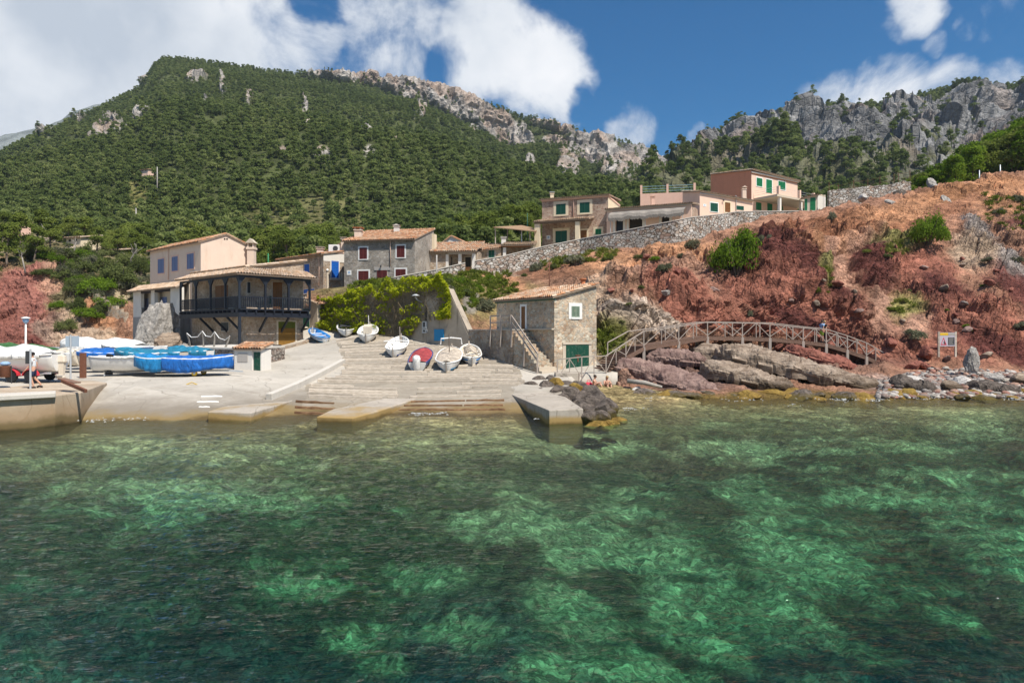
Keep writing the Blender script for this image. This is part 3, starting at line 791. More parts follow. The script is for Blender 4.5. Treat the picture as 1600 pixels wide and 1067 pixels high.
# ---------------------------------------------------------------- the wooded mountain
RIDGE = [(-500, 330, 480), (-200, 290, 520), (0, 243, 560), (60, 214, 590), (110, 194, 610), (170, 167, 640), (225, 137, 670), (236, 112, 680), (255, 96, 690), (330, 99, 700), (400, 113, 710), (490, 121, 730), (560, 122, 745), (640, 131, 760),
         (700, 148, 770), (770, 168, 780), (850, 194, 790), (920, 213, 800), (980, 224, 800), (1030, 249, 805), (1052, 266, 810), (1075, 286, 810), (1150, 305, 820), (1320, 340, 840)]
rx_, ry_, rY_ = map(np.array, zip(*RIDGE))
MOUNT = {}
for p in sorted(set(list(rx_) + [300, 450, 600, 740, 800, 880, 950, 1100, 1200])):
 ry = float(np.interp(p, rx_, ry_)); rY = float(np.interp(p, rx_, rY_))
 y0 = float(np.interp(p, [-500, 200, 300, 560, 700, 850, 950, 1100, 1320], [470, 470, 445, 440, 430, 395, 372, 347, 340]))
 Y0 = float(np.interp(p, [-500, 200, 300, 560, 700, 850, 950, 1100, 1320], [112, 112, 100, 92, 92, 98, 104, 110, 120]))
 y1 = float(np.interp(p, [-500, 0, 230, 400, 560, 700, 850, 950, 1320], [402, 398, 400, 402, 402, 392, 366, 352, 335]))
 Y1 = 150.0
 y2 = float(np.interp(p, [-500, 0, 230, 430, 560, 700, 850, 950, 1320], [350, 345, 350, 352, 362, 352, 345, 338, 328]))
 Y2 = 215.0
 ch = float(np.interp(p, [440, 500, 640, 720, 800, 860, 900, 930, 1000, 1040, 1080], [12, 16, 34, 50, 66, 40, 50, 64, 50, 34, 14])) if p > 440 else 12
 cd = float(np.interp(p, [440, 500, 900, 930, 1080], [12, 10, 14, 40, 20])) if p > 440 else 22
 yc, Yc = ry + ch, rY - cd
 yb = HY - (HY - ry) * rY / (rY + 160) * .80
 MOUNT[p] = [(y0, Y0), (y1, Y1), (y2, Y2), ((y2 + yc) / 2 + 4 + 18 * (y2 > yc), None), (yc, Yc), (ry, rY), (ry + 3, rY + 12), (yb, rY + 160)]
 z2 = EYE + (HY - y2) * Y2 / K; zc = EYE + (HY - yc) * Yc / K
 f = .46
 zm = z2 + (zc - z2) * (f - .015); Ym = Y2 + (Yc - Y2) * f
 MOUNT[p][3] = (HY - (zm - EYE) / Ym * K, Ym)
G = loft(MOUNT, 700, 330, smooth=2)
PX, PY = px_of(G); p3 = G.reshape(-1, 3); sh = G.shape[:2]
yy = G[..., 1]
am = sstep(yy, 150, 330) * sstep(yy, 860, 760) * (1 - .65 * sstep(PY - np.interp(PX, rx_, ry_), 40, 0))
rid = np.interp(PX, rx_, ry_); ridge_d = PY - rid
ROCKS = [(530, 121, 60, 9, 5), (600, 130, 60, 15, 8), (660, 146, 52, 20, 12), (725, 170, 52, 24, 22), (785, 202, 46, 26, 30), (815, 226, 26, 20, 40), (880, 200, 50, 8, 15), (935, 240, 62, 30, 20), (1010, 262, 56, 32, 25),
         (955, 275, 40, 16, 20), (885, 272, 18, 14, 0), (226, 118, 7, 18, 0), (308, 127, 17, 6, 0), (182, 214, 22, 20, -25), (222, 212, 22, 12, -10), (158, 226, 10, 10, 0), (98, 220, 18, 7, 0), (70, 236, 12, 6, 0), (474, 190, 6, 14, 0), (477, 244, 9, 6, 0),
         (572, 222, 9, 8, 0), (441, 275, 12, 8, 0), (505, 288, 14, 9, 0), (578, 285, 10, 7, 0), (613, 268, 14, 5, 0), (655, 200, 10, 10, 40), (735, 218, 10, 7, 20), (722, 272, 14, 4, 0), (830, 268, 10, 6, 0), (347, 145, 5, 16, 0), (322, 162, 5, 8, 0), (388, 180, 5, 12, 0),
         (520, 250, 8, 5, 0), (130, 190, 10, 5, -30), (860, 225, 16, 18, 0), (1040, 285, 30, 14, 30)]
Wr = fbm(p3 * .03, 4, .6, off=4).reshape(sh) + .5 * fbm(p3 * .12, 3, off=9).reshape(sh)
rockm = splat((0, 0, 0), PX, PY, Wr * 1.1, [(x, y, a, b, t, (1, 1, 1), .7) for (x, y, a, b, t) in ROCKS])[..., 0]
rockm = np.maximum(rockm, sstep(Wr, .52, .62) * sstep(yy, 260, 330) * .8)
G2 = G.copy()
G2[..., 2] += am * (fbm(p3 * .006, 3, off=2).reshape(sh) * 26 + ridged(p3 * .02, 3, off=8).reshape(sh) * 5)
N = grid_normals(G2); N[N[..., 1] > 0] *= -1
G2 += N * (rockm * sstep(ridge_d, 160, 60) * (ridged(p3 * np.array((.05, .05, .02)), 4, .6, off=1).reshape(sh) * 8 + (cells(p3 * np.array((.10, .10, .05)), 5)[0].reshape(sh) - .5) * 7 + ridged(p3 * .19, 3, .6).reshape(sh) * 3))[..., None]
FAR_ROCK = (.36, .33, .30)
C = splat((.105, .125, .046), PX, PY, Wr, [(440, 365, 90, 34, 10, (.24, .235, .09), .2), (215, 315, 14, 34, 10, (.32, .30, .11), .5), (520, 350, 60, 18, 10, (.21, .20, .085), .2), (880, 380, 200, 20, 0, (.11, .105, .04), .3)])
C = C * (.75 + .6 * fbm(p3 * .05, 4, off=70).reshape(sh)[..., None])
rk = np.array(FAR_ROCK) * (1 + .5 * fbm(p3 * .06, 4, off=50).reshape(sh)[..., None])
orange = sstep(fbm(p3 * .035, 4, off=90).reshape(sh), -.02, .22)[..., None]
rk *= (.6 + .7 * cells(p3 * np.array((.12, .12, .06)), 9)[0].reshape(sh))[..., None]
rk = rk * (1 - .4 * orange) + np.array((.42, .27, .18)) * .4 * orange
C = C * (1 - rockm[..., None]) + rk * rockm[..., None]
mt = grid_obj('wooded_mountain', G2, M['rock_mount'], False, C.clip(.01, .9)); tag(mt, kind='structure')
MT_G, MT_PX, MT_PY, MT_ROCK = G2, *px_of(G2), rockm
def on_mount(px, py): return on_grid(MT_G, MT_PX, MT_PY, px, py)
# ---------------------------------------------------------------- the rocky mountain at the right
R2 = [(960, 330), (1040, 318), (1062, 305), (1085, 284), (1105, 266), (1140, 230), (1165, 212), (1200, 208), (1238, 211), (1262, 198), (1300, 187), (1350, 182), (1375, 190), (1400, 182), (1430, 173), (1470, 160), (1500, 158), (1530, 157), (1560, 164), (1600, 156), (1700, 150), (1900, 170)]
MT2 = {}
for (p, ry) in R2:
 ry += 7
 rY = float(np.interp(p, [960, 1300, 1900], [520, 560, 600]))
 y0 = float(np.interp(p, [960, 1280, 1500, 1900], [350, 338, 318, 300]))
 fc = float(np.interp(p, [960, 1100, 1200, 1900], [.7, .62, .70, .72]))
 yc = ry + (y0 - ry) * fc
 yt = ry + (y0 - ry) * .20
 MT2[p] = [(y0 + 12, 150), (y0, 260), (yc, rY - 130), (yt, rY - 52), (ry, rY), (ry + 6, rY + 25), (HY - (HY - ry) * .75, rY + 150)]
G = loft(MT2, 480, 260, smooth=2)
PX, PY = px_of(G); p3 = G.reshape(-1, 3); sh = G.shape[:2]
rid2 = np.interp(PX, [a for a, b in R2], [b for a, b in R2])
up = sstep(G[..., 1], 240, 330) * sstep(G[..., 1], 640, 590)
topf = .35 + .65 * sstep(PY - rid2, 0, 30)
N = grid_normals(G); N[N[..., 1] > 0] *= -1
butt = ridged(p3 * np.array((.017, .017, .007)), 3, .5, off=6).reshape(sh)
disp = ((cells(p3 * np.array((.05, .05, .022)), 6)[0].reshape(sh) - .5) * 14 + butt * 26 + ridged(p3 * np.array((.055, .055, .024)), 4, .55, off=16).reshape(sh) * 9 + ridged(p3 * .19, 3, .6).reshape(sh) * 2.2) * up * topf
G2 = G + N * disp[..., None]
Wr = fbm(p3 * .028, 4, .6, off=14).reshape(sh) + .4 * fbm(p3 * .12, 3, off=9).reshape(sh)
veg = np.maximum(sstep(Wr - .25 * butt, .10, .25), sstep(rid2 + 18 - PY + Wr * 22, 0, 10))
veg = np.maximum(veg, sstep(PY, 300, 325))
rk = np.array((.235, .23, .225)) * (1 + .6 * fbm(p3 * np.array((.09, .09, .03)), 4, off=50).reshape(sh)[..., None])
orange = sstep(fbm(p3 * .03, 4, off=95).reshape(sh), .02, .25)[..., None]
rk = rk * (1 - .5 * orange) + np.array((.30, .21, .16)) * .5 * orange
rk *= (.62 + .65 * cells(p3 * np.array((.07, .07, .03)), 8)[0].reshape(sh))[..., None]
C = rk * (1 - .85 * veg[..., None]) + np.array((.13, .13, .062)) * .85 * veg[..., None]
m2 = grid_obj('rocky_mountain', G2, M['rock_mount'], False, C.clip(.01, .9)); tag(m2, kind='structure')
M2_G, M2_PX, M2_PY, M2_VEG = G2, *px_of(G2), veg
# ---------------------------------------------------------------- a farther ridge at the left, mostly in cloud
FAR = {p: [(HY - (HY - y) * .5, 900), (HY - (HY - y) * .8, 1250), (y, 1600), (y + 4, 1650), (y + 60, 2100)] for (p, y) in
       [(-700, 300), (-300, 262), (-100, 238), (0, 214), (60, 203), (95, 192), (110, 178), (140, 170), (160, 164), (190, 158), (230, 150), (300, 150), (400, 190)]}
G = loft(FAR, 200, 80, smooth=1); p3 = G.reshape(-1, 3); sh = G.shape[:2]
G[..., 2] += ridged(p3 * .012, 4).reshape(sh) * 9
C = np.broadcast_to(np.array((.20, .22, .21)), sh + (3,)) * (1 + .8 * fbm(p3 * .02, 4).reshape(sh)[..., None])
fr = grid_obj('far_ridge', G, M['rock_mount'], True, C.clip(.02, .9)); tag(fr, kind='structure')
# ---------------------------------------------------------------- the village terrace behind the parapet walls
PARAPET = [(470, 460, 73.5), (505, 452.5, 72), (579, 446, 69.5), (616, 432.5, 69), (682, 420.5, 70), (727, 410, 72), (741, 407, 73), (785, 400, 74), (840, 386.5, 76.5), (906, 373, 78.5), (955, 363.5, 77), (1055, 344, 74.5), (1080, 339, 75), (1131, 333.5, 79), (1151, 330, 81), (1200, 329.6, 84), (1287, 329, 87)]
pp, py_, pY_ = map(np.array, zip(*PARAPET))
def parapet(px):
 y = float(np.interp(px, pp, py_)); D = float(np.interp(px, pp, pY_))
 return P(px, y, D)
TER = {}
for p in [455, 470, 505, 579, 616, 682, 727, 741, 785, 840, 906, 955, 1055, 1080, 1131, 1151, 1200, 1287, 1330]:
 q = parapet(p); z0 = q[2] - float(np.interp(p, [616, 741, 900, 1000, 1131, 1200], [.75, .95, .7, .6, .35, .15])); D = q[1]
 zr = float(np.interp(p, [470, 800, 1100], [.4, .7, .3]))
 TER[p] = [(HY - (z0 - EYE) / (D + .12) * K, D + .12), (HY - (z0 + zr * .3 - EYE) / (D + 10) * K, D + 10), (HY - (z0 + zr - EYE) / (D + 26) * K, D + 26), (HY - (z0 - 1.5 - EYE) / (D + 45) * K, D + 45)]
G = loft(TER, 160, 40, smooth=0)
te = grid_obj('village_terrace', G, M['pl_sand'], True); tag(te, kind='structure')
TE_G = G
def terrace_z(x, y):
 d = (TE_G[..., 0] - x) ** 2 + (TE_G[..., 1] - y) ** 2
 return float(TE_G[np.unravel_index(np.argmin(d), d.shape)][2])
# ---------------------------------------------------------------- sea bed and water
def sea_depth(x, y):
 """depth of the sea bed below the surface (positive)"""
 q = np.stack([x, y, np.zeros_like(x)], -1).reshape(-1, 3)
 shore = np.interp(x.reshape(-1), [-60, -22, -18, 0, 6, 12, 60], [29.5, 30.5, 32.5, 33.0, 38, 41, 41.5])
 d = (shore - q[:, 1]).clip(-6)
 dep = np.interp(d, [-6, 0, 4, 10, 18, 26, 36], [-.6, .12, .75, 1.5, 2.3, 3.1, 3.6])
 dep += sstep(d, 1, 8) * (fbm(q * .16, 4, off=3) * 1.1 - ridged(q * .45, 3, off=8) * .28) + sstep(-q[:, 0], -.5, 5) * sstep(d, 15, 24) * 3.6 + sstep(q[:, 0], 3, 7) * sstep(d, 25, 31) * 2.6
 return dep.reshape(x.shape)
us = np.linspace(-900, 2500, 760); Ys = np.concatenate([np.linspace(2.0, 12, 130), np.linspace(12.1, 47, 300)])
UU, VV = np.meshgrid(us, Ys)
X = (UU - 800) * (VV + 3) / K
dep = sea_depth(X, VV)
G = np.stack([X, VV, -dep], -1)
p3 = G.reshape(-1, 3); sh = X.shape
flat = p3 * np.array((1, 1, 0))
a = fbm(flat * .14, 5, .62, off=12).reshape(sh)
b = fbm(flat * np.array((.45, .7, 0)), 5, .62, off=33).reshape(sh)
patch = a + .75 * b
PX, PY = px_of(G)
bright = [(1085, 955, 60, 26, 15), (1100, 1010, 90, 26, 20), (1270, 880, 90, 26, 15), (1250, 960, 60, 18, 25), (1500, 975, 55, 18, 25), (1050, 880, 80, 16, 10), (900, 960, 80, 40, 20), (560, 1000, 70, 26, 0), (600, 1040, 50, 20, 0), (980, 1040, 90, 30, 10),
          (1400, 780, 130, 20, 0), (470, 920, 70, 18, 0), (400, 785, 90, 14, 0), (780, 820, 90, 22, 0), (900, 700, 120, 18, 0), (1180, 700, 140, 14, 0), (250, 700, 160, 14, 0), (660, 900, 80, 22, 0), (720, 990, 60, 26, 0), (860, 1045, 60, 30, 0), (1350, 1020, 70, 18, 20)]
dark = [(950, 905, 60, 18, 0), (1330, 960, 120, 26, 15), (1480, 1020, 200, 50, 0), (150, 960, 260, 90, 0), (60, 860, 200, 60, 0), (350, 1040, 240, 40, 0), (560, 860, 120, 14, 0), (760, 870, 60, 14, 0), (1180, 1045, 70, 30, 0), (1080, 900, 40, 10, 0),
  (600, 720, 120, 16, 0), (340, 740, 200, 14, 0), (1500, 720, 200, 14, 0)]
ragg = (fbm(flat * 1.1, 5, .65, off=50).reshape(sh)) * 1.3
lift = splat((0, 0, 0), PX, PY, ragg, [(x, y, r, s, t, (1, 1, 1), .35) for (x, y, r, s, t) in bright])[..., 0]
sink = splat((0, 0, 0), PX, PY, ragg, [(x, y, r, s, t, (1, 1, 1), .3) for (x, y, r, s, t) in dark])[..., 0]
v = patch + .42 * lift - .42 * sink + .04
sandm = sstep(v, -.12, .34)[..., None]
SAND = np.array((.34, .33, .18)); WEED = np.array((.075, .068, .034)); RUST = np.array((.15, .09, .05))
C = WEED * (1 - sandm) + SAND * sandm
rust = (sstep(fbm(flat * .3, 4, off=71).reshape(sh), .0, .3) * sstep(VV, 11, 26))[..., None]
C = C * (1 - .75 * rust) + RUST * .75 * rust
sh_ = (.75 * sstep(dep, 1.5, .2))[..., None]
C = C * (1 - sh_) + np.array((.33, .25, .12)) * (1 + 1.2 * a[..., None]) * sh_
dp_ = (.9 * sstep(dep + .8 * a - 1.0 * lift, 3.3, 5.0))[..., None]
C = C * (1 - dp_) + np.array((.03, .085, .14)) * dp_  # blue scatter of deep water mixed into the bed colour
st = fbm(flat * 2.6, 4, .6, off=8).reshape(sh)[..., None]
C = C * (1 + 1.0 * st)
G[..., 2] += .22 * st[..., 0] * sstep(dep, .3, 1.2)
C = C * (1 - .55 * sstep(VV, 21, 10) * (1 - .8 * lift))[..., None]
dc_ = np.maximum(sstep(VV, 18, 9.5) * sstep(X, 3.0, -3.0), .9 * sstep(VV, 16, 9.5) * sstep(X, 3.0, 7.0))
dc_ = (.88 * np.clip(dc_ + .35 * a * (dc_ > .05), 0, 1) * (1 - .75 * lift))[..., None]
C = C * (1 - dc_) + np.array((.022, .075, .125)) * dc_  # near corners: the same deep-water blue laid into the bed colour
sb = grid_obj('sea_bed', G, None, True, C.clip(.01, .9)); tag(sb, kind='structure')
m, t = new_mat('sea_bed_ground')
at = t.new('ShaderNodeAttribute', attribute_name='Col').outputs['Color']
p = t.vmath('MULTIPLY', wpos(t), (.72, 1, 0))
n1 = t.noise(p, 4.6, 9, .72, 1.6)
n0 = t.noise(p, .9, 6, .65, .8)
wv_ = t.vmath('SCALE', t.vmath('SUBTRACT', t.noise(p, 1.6, 4, .6, out=1), (.5, .5, .5))); wv_.node.inputs['Scale'].default_value = 1.1
pw = t.vmath('ADD', p, wv_)  # warped cells paint caustic-like filaments and ripple wobble into the bed colour
vs = t.new('ShaderNodeSeparateColor', {0: t.voro(pw, 3.6).outputs['Color']}).outputs[0]
ve = t.voro(pw, 3.6, 'DISTANCE_TO_EDGE').outputs['Distance']
v2_ = t.new('ShaderNodeSeparateColor', {0: t.voro(pw, 11).outputs['Color']}).outputs[0]
c = t.mix(1.0, at, t.maprange(n1, .3, .7, .55, 1.45, False), 'MULTIPLY')
c = t.mix(1.0, c, t.maprange(t.math('POWER', vs, 1.6), 0, 1, .68, 1.42, False), 'MULTIPLY')
c = t.mix(1.0, c, t.maprange(v2_, 0, 1, .55, 1.5, False), 'MULTIPLY')
c = t.mix(1.0, c, t.maprange(ve, 0, .12, .45, 1.0), 'MULTIPLY')
c = t.mix(1.0, c, t.maprange(n0, .3, .7, .5, 1.5, False), 'MULTIPLY')
finish(t, c, .95, bump=n1, bump_d=.1, spec=.05)
sb.data.materials.append(m)
us = np.linspace(-1100, 2700, 900); Ys = np.concatenate([np.geomspace(2.2, 46, 560)])
UU, VV = np.meshgrid(us, Ys)
X = (UU - 800) * VV / K
q = np.stack([X, VV, np.zeros_like(X)], -1).reshape(-1, 3)
ang = math.radians(14); ca, sa = math.cos(ang), math.sin(ang)
rot = np.stack([q[:, 0] * ca - q[:, 1] * sa, q[:, 0] * sa + q[:, 1] * ca, q[:, 2]], -1)
wv = fbm(rot * np.array((.22, .55, 1)), 3, .5, off=1) * .085 + ridged(rot * np.array((.6, 1.5, 1)), 3, .5, off=7) * .03 + fbm(rot * np.array((1.6, 3.6, 1)), 3, .55, off=4) * .026
calm = np.interp(q[:, 1], [2, 20, 34, 46], [1, 1, .7, .5])
G = np.stack([X, VV, (wv * calm).reshape(X.shape)], -1)
depth = sea_depth(X, VV)
dm = np.clip(depth, 0, 3.6)[..., None]
Cw = np.exp(-dm * np.array((.29, .068, .112)))
wat = grid_obj('sea_water', G, None, True, Cw); tag(wat, kind='structure')
m, t = new_mat('clear_sea_water')
at = t.new('ShaderNodeAttribute', attribute_name='Col').outputs['Color']
p = wpos(t)
pr = t.new('ShaderNodeMapping', {'Vector': p, 'Rotation': (0, 0, math.radians(-14)), 'Scale': (1, 2.1, 1)}).outputs[0]
r1 = t.noise(pr, 1.7, 5, .55, .6)
r2 = t.noise(pr, 5.2, 4, .55, .5)
hh = t.math('ADD', t.math('MULTIPLY', r1, 1.0), t.math('MULTIPLY', r2, .30))
bump = t.new('ShaderNodeBump', {'Strength': 1.0, 'Distance': .13, 'Height': hh}).outputs[0]
tr = t.new('ShaderNodeBsdfTransparent', {'Color': at})
rf = t.new('ShaderNodeBsdfRefraction', {'Color': at, 'Roughness': 0.0, 'IOR': 1.15, 'Normal': bump})
under = t.new('ShaderNodeMixShader', {0: .12, 1: tr.outputs[0], 2: rf.outputs[0]})
gl = t.new('ShaderNodeBsdfGlossy', {'Color': (1, 1, 1, 1), 'Roughness': .04, 'Normal': bump})
fr = t.new('ShaderNodeFresnel', {'IOR': 1.33, 'Normal': bump})
frc = t.math('MULTIPLY', t.math('MINIMUM', fr, .40), .85)
mx = t.new('ShaderNodeMixShader', {0: frc, 1: under.outputs[0], 2: gl.outputs[0]})
t.new('ShaderNodeOutputMaterial', {'Surface': mx.outputs[0]})
wat.data.materials.append(m)
# ---------------------------------------------------------------- building kit
def v2(a): return np.array(a, float) / np.linalg.norm(a)
class Fac:
 """a facade: vertical plane through O along d, outward normal n (towards the sea)"""
 def __init__(s, O, d, off=0.0):
  s.d = v2(d); s.n = np.array((s.d[1], -s.d[0]))
  if s.n @ -np.array(O[:2]) < 0: s.n = -s.n
  s.O = np.array(O[:2], float) + s.n * off
 def t(s, px):
  r = (px - 800) / K
  return (r * s.O[1] - s.O[0]) / (s.d[0] - r * s.d[1])
 def z(s, py, t): return EYE + (HY - py) * (s.O[1] + t * s.d[1]) / K
 def pt(s, t, z, off=0.0):
  q = s.O + s.d * t + s.n * off
  return np.array((q[0], q[1], z))
 def rect(s, x0, y0, x1, y1):
  a, b = s.t(x0), s.t(x1); m = (a + b) / 2
  return min(a, b), max(a, b), s.z(y1, m), s.z(y0, m)
 def box(s, mb, t0, t1, z0, z1, o0, o1):
  """o0 < o1 offsets along the outward normal"""
  return mb.box8([s.pt(t0, z0, o1), s.pt(t1, z0, o1), s.pt(t1, z0, o0), s.pt(t0, z0, o0), s.pt(t0, z1, o1), s.pt(t1, z1, o1), s.pt(t1, z1, o0), s.pt(t0, z1, o0)])
def block(name, plan, zb, zt, mat, parent):
 """closed wall block; zt one height or one per corner"""
 n = len(plan)
 if not hasattr(zt, '__len__'): zt = [zt] * n
 mb = MB().prism([(p[0], p[1], zb) for p in plan], [(p[0], p[1], z) for p, z in zip(plan, zt)])
 return mb.build(name, mat, parent)
def corner_plan(C, dL, lL, dR, lR):
 C = np.array(C, float); L = v2(dL) * lL; R = v2(dR) * lR
 return [C, C + R, C + R + L, C + L]
TILES = [(.50, .25, .13), (.56, .31, .18), (.44, .20, .10), (.60, .38, .25), (.52, .34, .22), (.38, .22, .14)]
TILES_OLD = [(.48, .33, .22), (.54, .40, .28), (.42, .26, .17), (.58, .44, .32), (.36, .27, .2)]
TILES_PALE = [(.62, .45, .31), (.56, .38, .25), (.66, .50, .37), (.50, .36, .25), (.58, .46, .36)]
def roof(name, A, B, C, D, parent, cols=TILES, step=.26, seed=0, thick=.07):
 """barrel-tile roof slope: A-B the eave, D-C the upper edge"""
 A, B, C, D = [np.array(p, float) for p in (A, B, C, D)]
 r = np.random.default_rng(seed + 5)
 nc = max(2, int(round(np.linalg.norm(B - A) / step))); nr = max(2, int(round(np.linalg.norm((D + C - A - B) / 2) / .42)))
 up = np.cross(B - A, D - A); up /= np.linalg.norm(up)
 if up[2] < 0: up = -up
 prof = [(0, -.3), (.10, .45), (.26, .92), (.42, 1), (.58, .92), (.74, .45), (.84, -.3), (.92, -.55)]
 V = []; F = []; col = []
 hgt = .085
 us = [(c + u) / nc for c in range(nc) for (u, h) in prof] + [1.0]
 hs = [h for c in range(nc) for (u, h) in prof] + [-.3]
 us = np.array(us); hs = np.array(hs); m = len(us)
 jit = r.uniform(-.012, .012, (nr, nc))
 for k in range(nr):
  for (v, dz) in ((k / nr, .03), ((k + 1) / nr + .02 / nr, .0)):
   pts = (A[None] * (1 - us)[:, None] + B[None] * us[:, None]) * (1 - v) + (D[None] * (1 - us)[:, None] + C[None] * us[:, None]) * v
   jj = np.repeat(jit[k], len(prof)); jj = np.append(jj, 0)
   V.append(pts + up[None] * (hs * hgt + dz + jj)[:, None])
  b = 2 * k * m
  for c in range(nc):
   tone = np.array(cols[r.integers(len(cols))]) * r.uniform(.82, 1.12)
   for i in range(len(prof)):
    q = c * len(prof) + i
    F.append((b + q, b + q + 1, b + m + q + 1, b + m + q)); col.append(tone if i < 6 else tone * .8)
 V = np.concatenate(V)
 n0 = len(V)
 low = [p - up * (thick + .05) for p in (A, B, C, D)]; hi = [p - up * .05 for p in (A, B, C, D)]
 V = np.concatenate([V, np.array(low + hi)])
 for f in ((3,2,1,0),(4,5,6,7),(0,1,5,4),(1,2,6,5),(2,3,7,6),(3,0,4,7)):
  F.append(tuple(n0 + i for i in f)); col.append((.36, .27, .2))
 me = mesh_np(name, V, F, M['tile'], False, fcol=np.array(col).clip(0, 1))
 return obj(name, me, parent)
def shutters(fac, rect, mat, parent, leaves=2, slats=7, frame=None, fw=.14, sill=True, closed=True, name='window'):
 """a shuttered window: painted surround (frame) > two louvred leaves"""
 t0, t1, z0, z1 = rect
 mb = MB()
 host = parent
 if frame is not None:
  fac.box(mb, t0 - fw, t0, z0 - fw * (.6 if sill else 0), z1 + fw, 0, .035); fac.box(mb, t1, t1 + fw, z0 - fw * (.6 if sill else 0), z1 + fw, 0, .035)
  fac.box(mb, t0, t1, z1, z1 + fw, 0, .034)
  if sill: fac.box(mb, t0, t1, z0 - fw * .6, z0, 0, .06)
 else:
  fac.box(mb, t0 - .04, t1 + .04, z0 - .06, z1 + .05, 0, .012)
 host = mb.build(name, frame or M['coping'], parent)
 w_ = (t1 - t0) / leaves
 for i in range(leaves):
  a, b = t0 + i * w_ + .012, t0 + (i + 1) * w_ - .012
  s = MB()
  st = min(.06, w_ * .16)
  fac.box(s, a, b, z0, z1, .013, .014)
  fac.box(s, a, a + st, z0, z1, .014, .05); fac.box(s, b - st, b, z0, z1, .014, .05)
  fac.box(s, a + st, b - st, z0, z0 + st, .014, .048); fac.box(s, a + st, b - st, z1 - st, z1, .014, .048)
  h = (z1 - z0 - 2 * st)
  for k in range(slats):
   za = z0 + st + h * (k + .15) / slats
   fac.box(s, a + st, b - st, za, za + h / slats * .55, .014, .04)
  s.build('shutter', mat, host)
 return host
def pipe(fac, px, y0, y1, mat, parent, r=.045):
 t = fac.t(px)
 MB().tube([fac.pt(t, fac.z(y0, t), .02), fac.pt(t, fac.z(y0, t) - .1, .09), fac.pt(t, fac.z(y1, t), .09)], r, 7).build('downpipe', mat, parent, True)
def chimney(parent, px, y0, y1, D, wd, mat, capmat=None, kind='flat'):
 c = P(px, y1, D); top = P(px, y0, D)[2]; h = top - c[2]
 m = MB()
 x, y = c[0], c[1]
 m.box(x - wd / 2, x + wd / 2, y - wd / 2, y + wd / 2, c[2] - .8, top - h * .30)
 m.box(x - wd * .62, x + wd * .62, y - wd * .62, y + wd * .62, top - h * .30, top - h * .22)
 for dx in (-1, 1):
  for dy in (-1, 1):
   m.box(x + dx * wd * .38 - wd * .12, x + dx * wd * .38 + wd * .12, y + dy * wd * .38 - wd * .12, y + dy * wd * .38 + wd * .12, top - h * .22, top - h * .06)
 o = m.build('chimney', mat, parent)
 cp = MB()
 w2 = wd * .72
 if kind == 'flat':
  cp.box(x - w2, x + w2, y - w2, y + w2, top - h * .06, top)
 else:
  cp.prism([(x - w2, y - w2, top - h * .06), (x + w2, y - w2, top - h * .06), (x, y - w2, top + h * .12)], [(x - w2, y + w2, top - h * .06), (x + w2, y + w2, top - h * .06), (x, y + w2, top + h * .12)])
 cp.build('chimney_cap', capmat or M['terracotta'], o)
 return o
def wall_lamp(fac, px, py, parent):
 t = fac.t(px); z = fac.z(py, t)
 m = MB(); m.bar(fac.pt(t, z + .12, 0), fac.pt(t, z + .12, .18), .04, .04)
 q = fac.pt(t, z, .2)
 m.lathe([(.03, .14), (.09, .06), (.08, -.1), (.03, -.14)], q, 8)
 m.build('wall_lamp', M['grey_dark'], parent)
def plaque(fac, rect, parent, mat):
 m = MB(); fac.box(m, *rect, 0, .03); o = m.build('plaque', mat, parent)
 t0, t1, z0, z1 = rect; q = MB(); w_ = t1 - t0; h = z1 - z0
 fac.box(q, t0 + w_ * .3, t1 - w_ * .3, z0 + h * .35, z1 - h * .25, .03, .036)
 q.build('plaque_panel', M['cl_blue'], o)
# ---------------------------------------------------------------- stone house with the timber balcony
DL, DR = np.array((-.75, .66)), np.array((.66, .75)); DL /= np.linalg.norm(DL); DR /= np.linalg.norm(DR)
OC = np.array((-23.2, 58.0))
def loc(a, b, z):
 q = OC + DL * a + DR * b
 return np.array((q[0], q[1], z))
BH = thing('balcony_house', 'brown stone house with a black timber balcony wrapping around its corner', 'house')
fl = Fac(loc(1.4, 1.4, 0), DL); fr_ = Fac(loc(1.4, 1.4, 0), DR)
lb = lambda m, a0, a1, b0, b1, z0, z1: m.box8([loc(a0, b0, z0), loc(a0, b1, z0), loc(a1, b1, z0), loc(a1, b0, z0), loc(a0, b0, z1), loc(a0, b1, z1), loc(a1, b1, z1), loc(a1, b0, z1)])
DK = 6.09
block('wall', [loc(1.4, 1.4, 0), loc(1.4, 7.0, 0), loc(12.3, 7.0, 0), loc(12.3, 1.4, 0)], 1.6, [9.75, 10.65, 10.65, 9.75], M['stone_balcony'], BH)
roof('roof', loc(1.2, 1.2, 9.82), loc(12.3, 1.2, 9.82), loc(12.3, 7.3, 10.85), loc(1.2, 7.3, 10.85), BH, TILES_PALE, seed=1)
roof('balcony_roof', loc(12.2, -.35, 9.05), loc(-.35, -.35, 9.05), loc(1.385, 1.385, 9.72), loc(12.2, 1.385, 9.72), BH, TILES_PALE, seed=2)
roof('balcony_roof', loc(-.35, -.35, 9.05), loc(-.35, 7.4, 9.05), loc(1.385, 7.4, 9.72), loc(1.385, 1.385, 9.72), BH, TILES_PALE, seed=3)
m = MB(); lb(m, .06, 11.8, .06, 1.4, DK - .12, DK); lb(m, .06, 1.4, 1.4, 6.9, DK - .12, DK)
for k in range(15): lb(m, .25 + k * .8, .37 + k * .8, -.12, 1.38, DK - .34, DK - .125)
for k in range(8): lb(m, -.12, 1.38, .6 + k * .85, .72 + k * .85, DK - .34, DK - .125)
lb(m, 0, 11.9, .02, .18, DK - .72, DK - .345); lb(m, .02, .18, .19, 6.95, DK - .72, DK - .345)
m.build('balcony_deck', M['dark_wood'], BH)
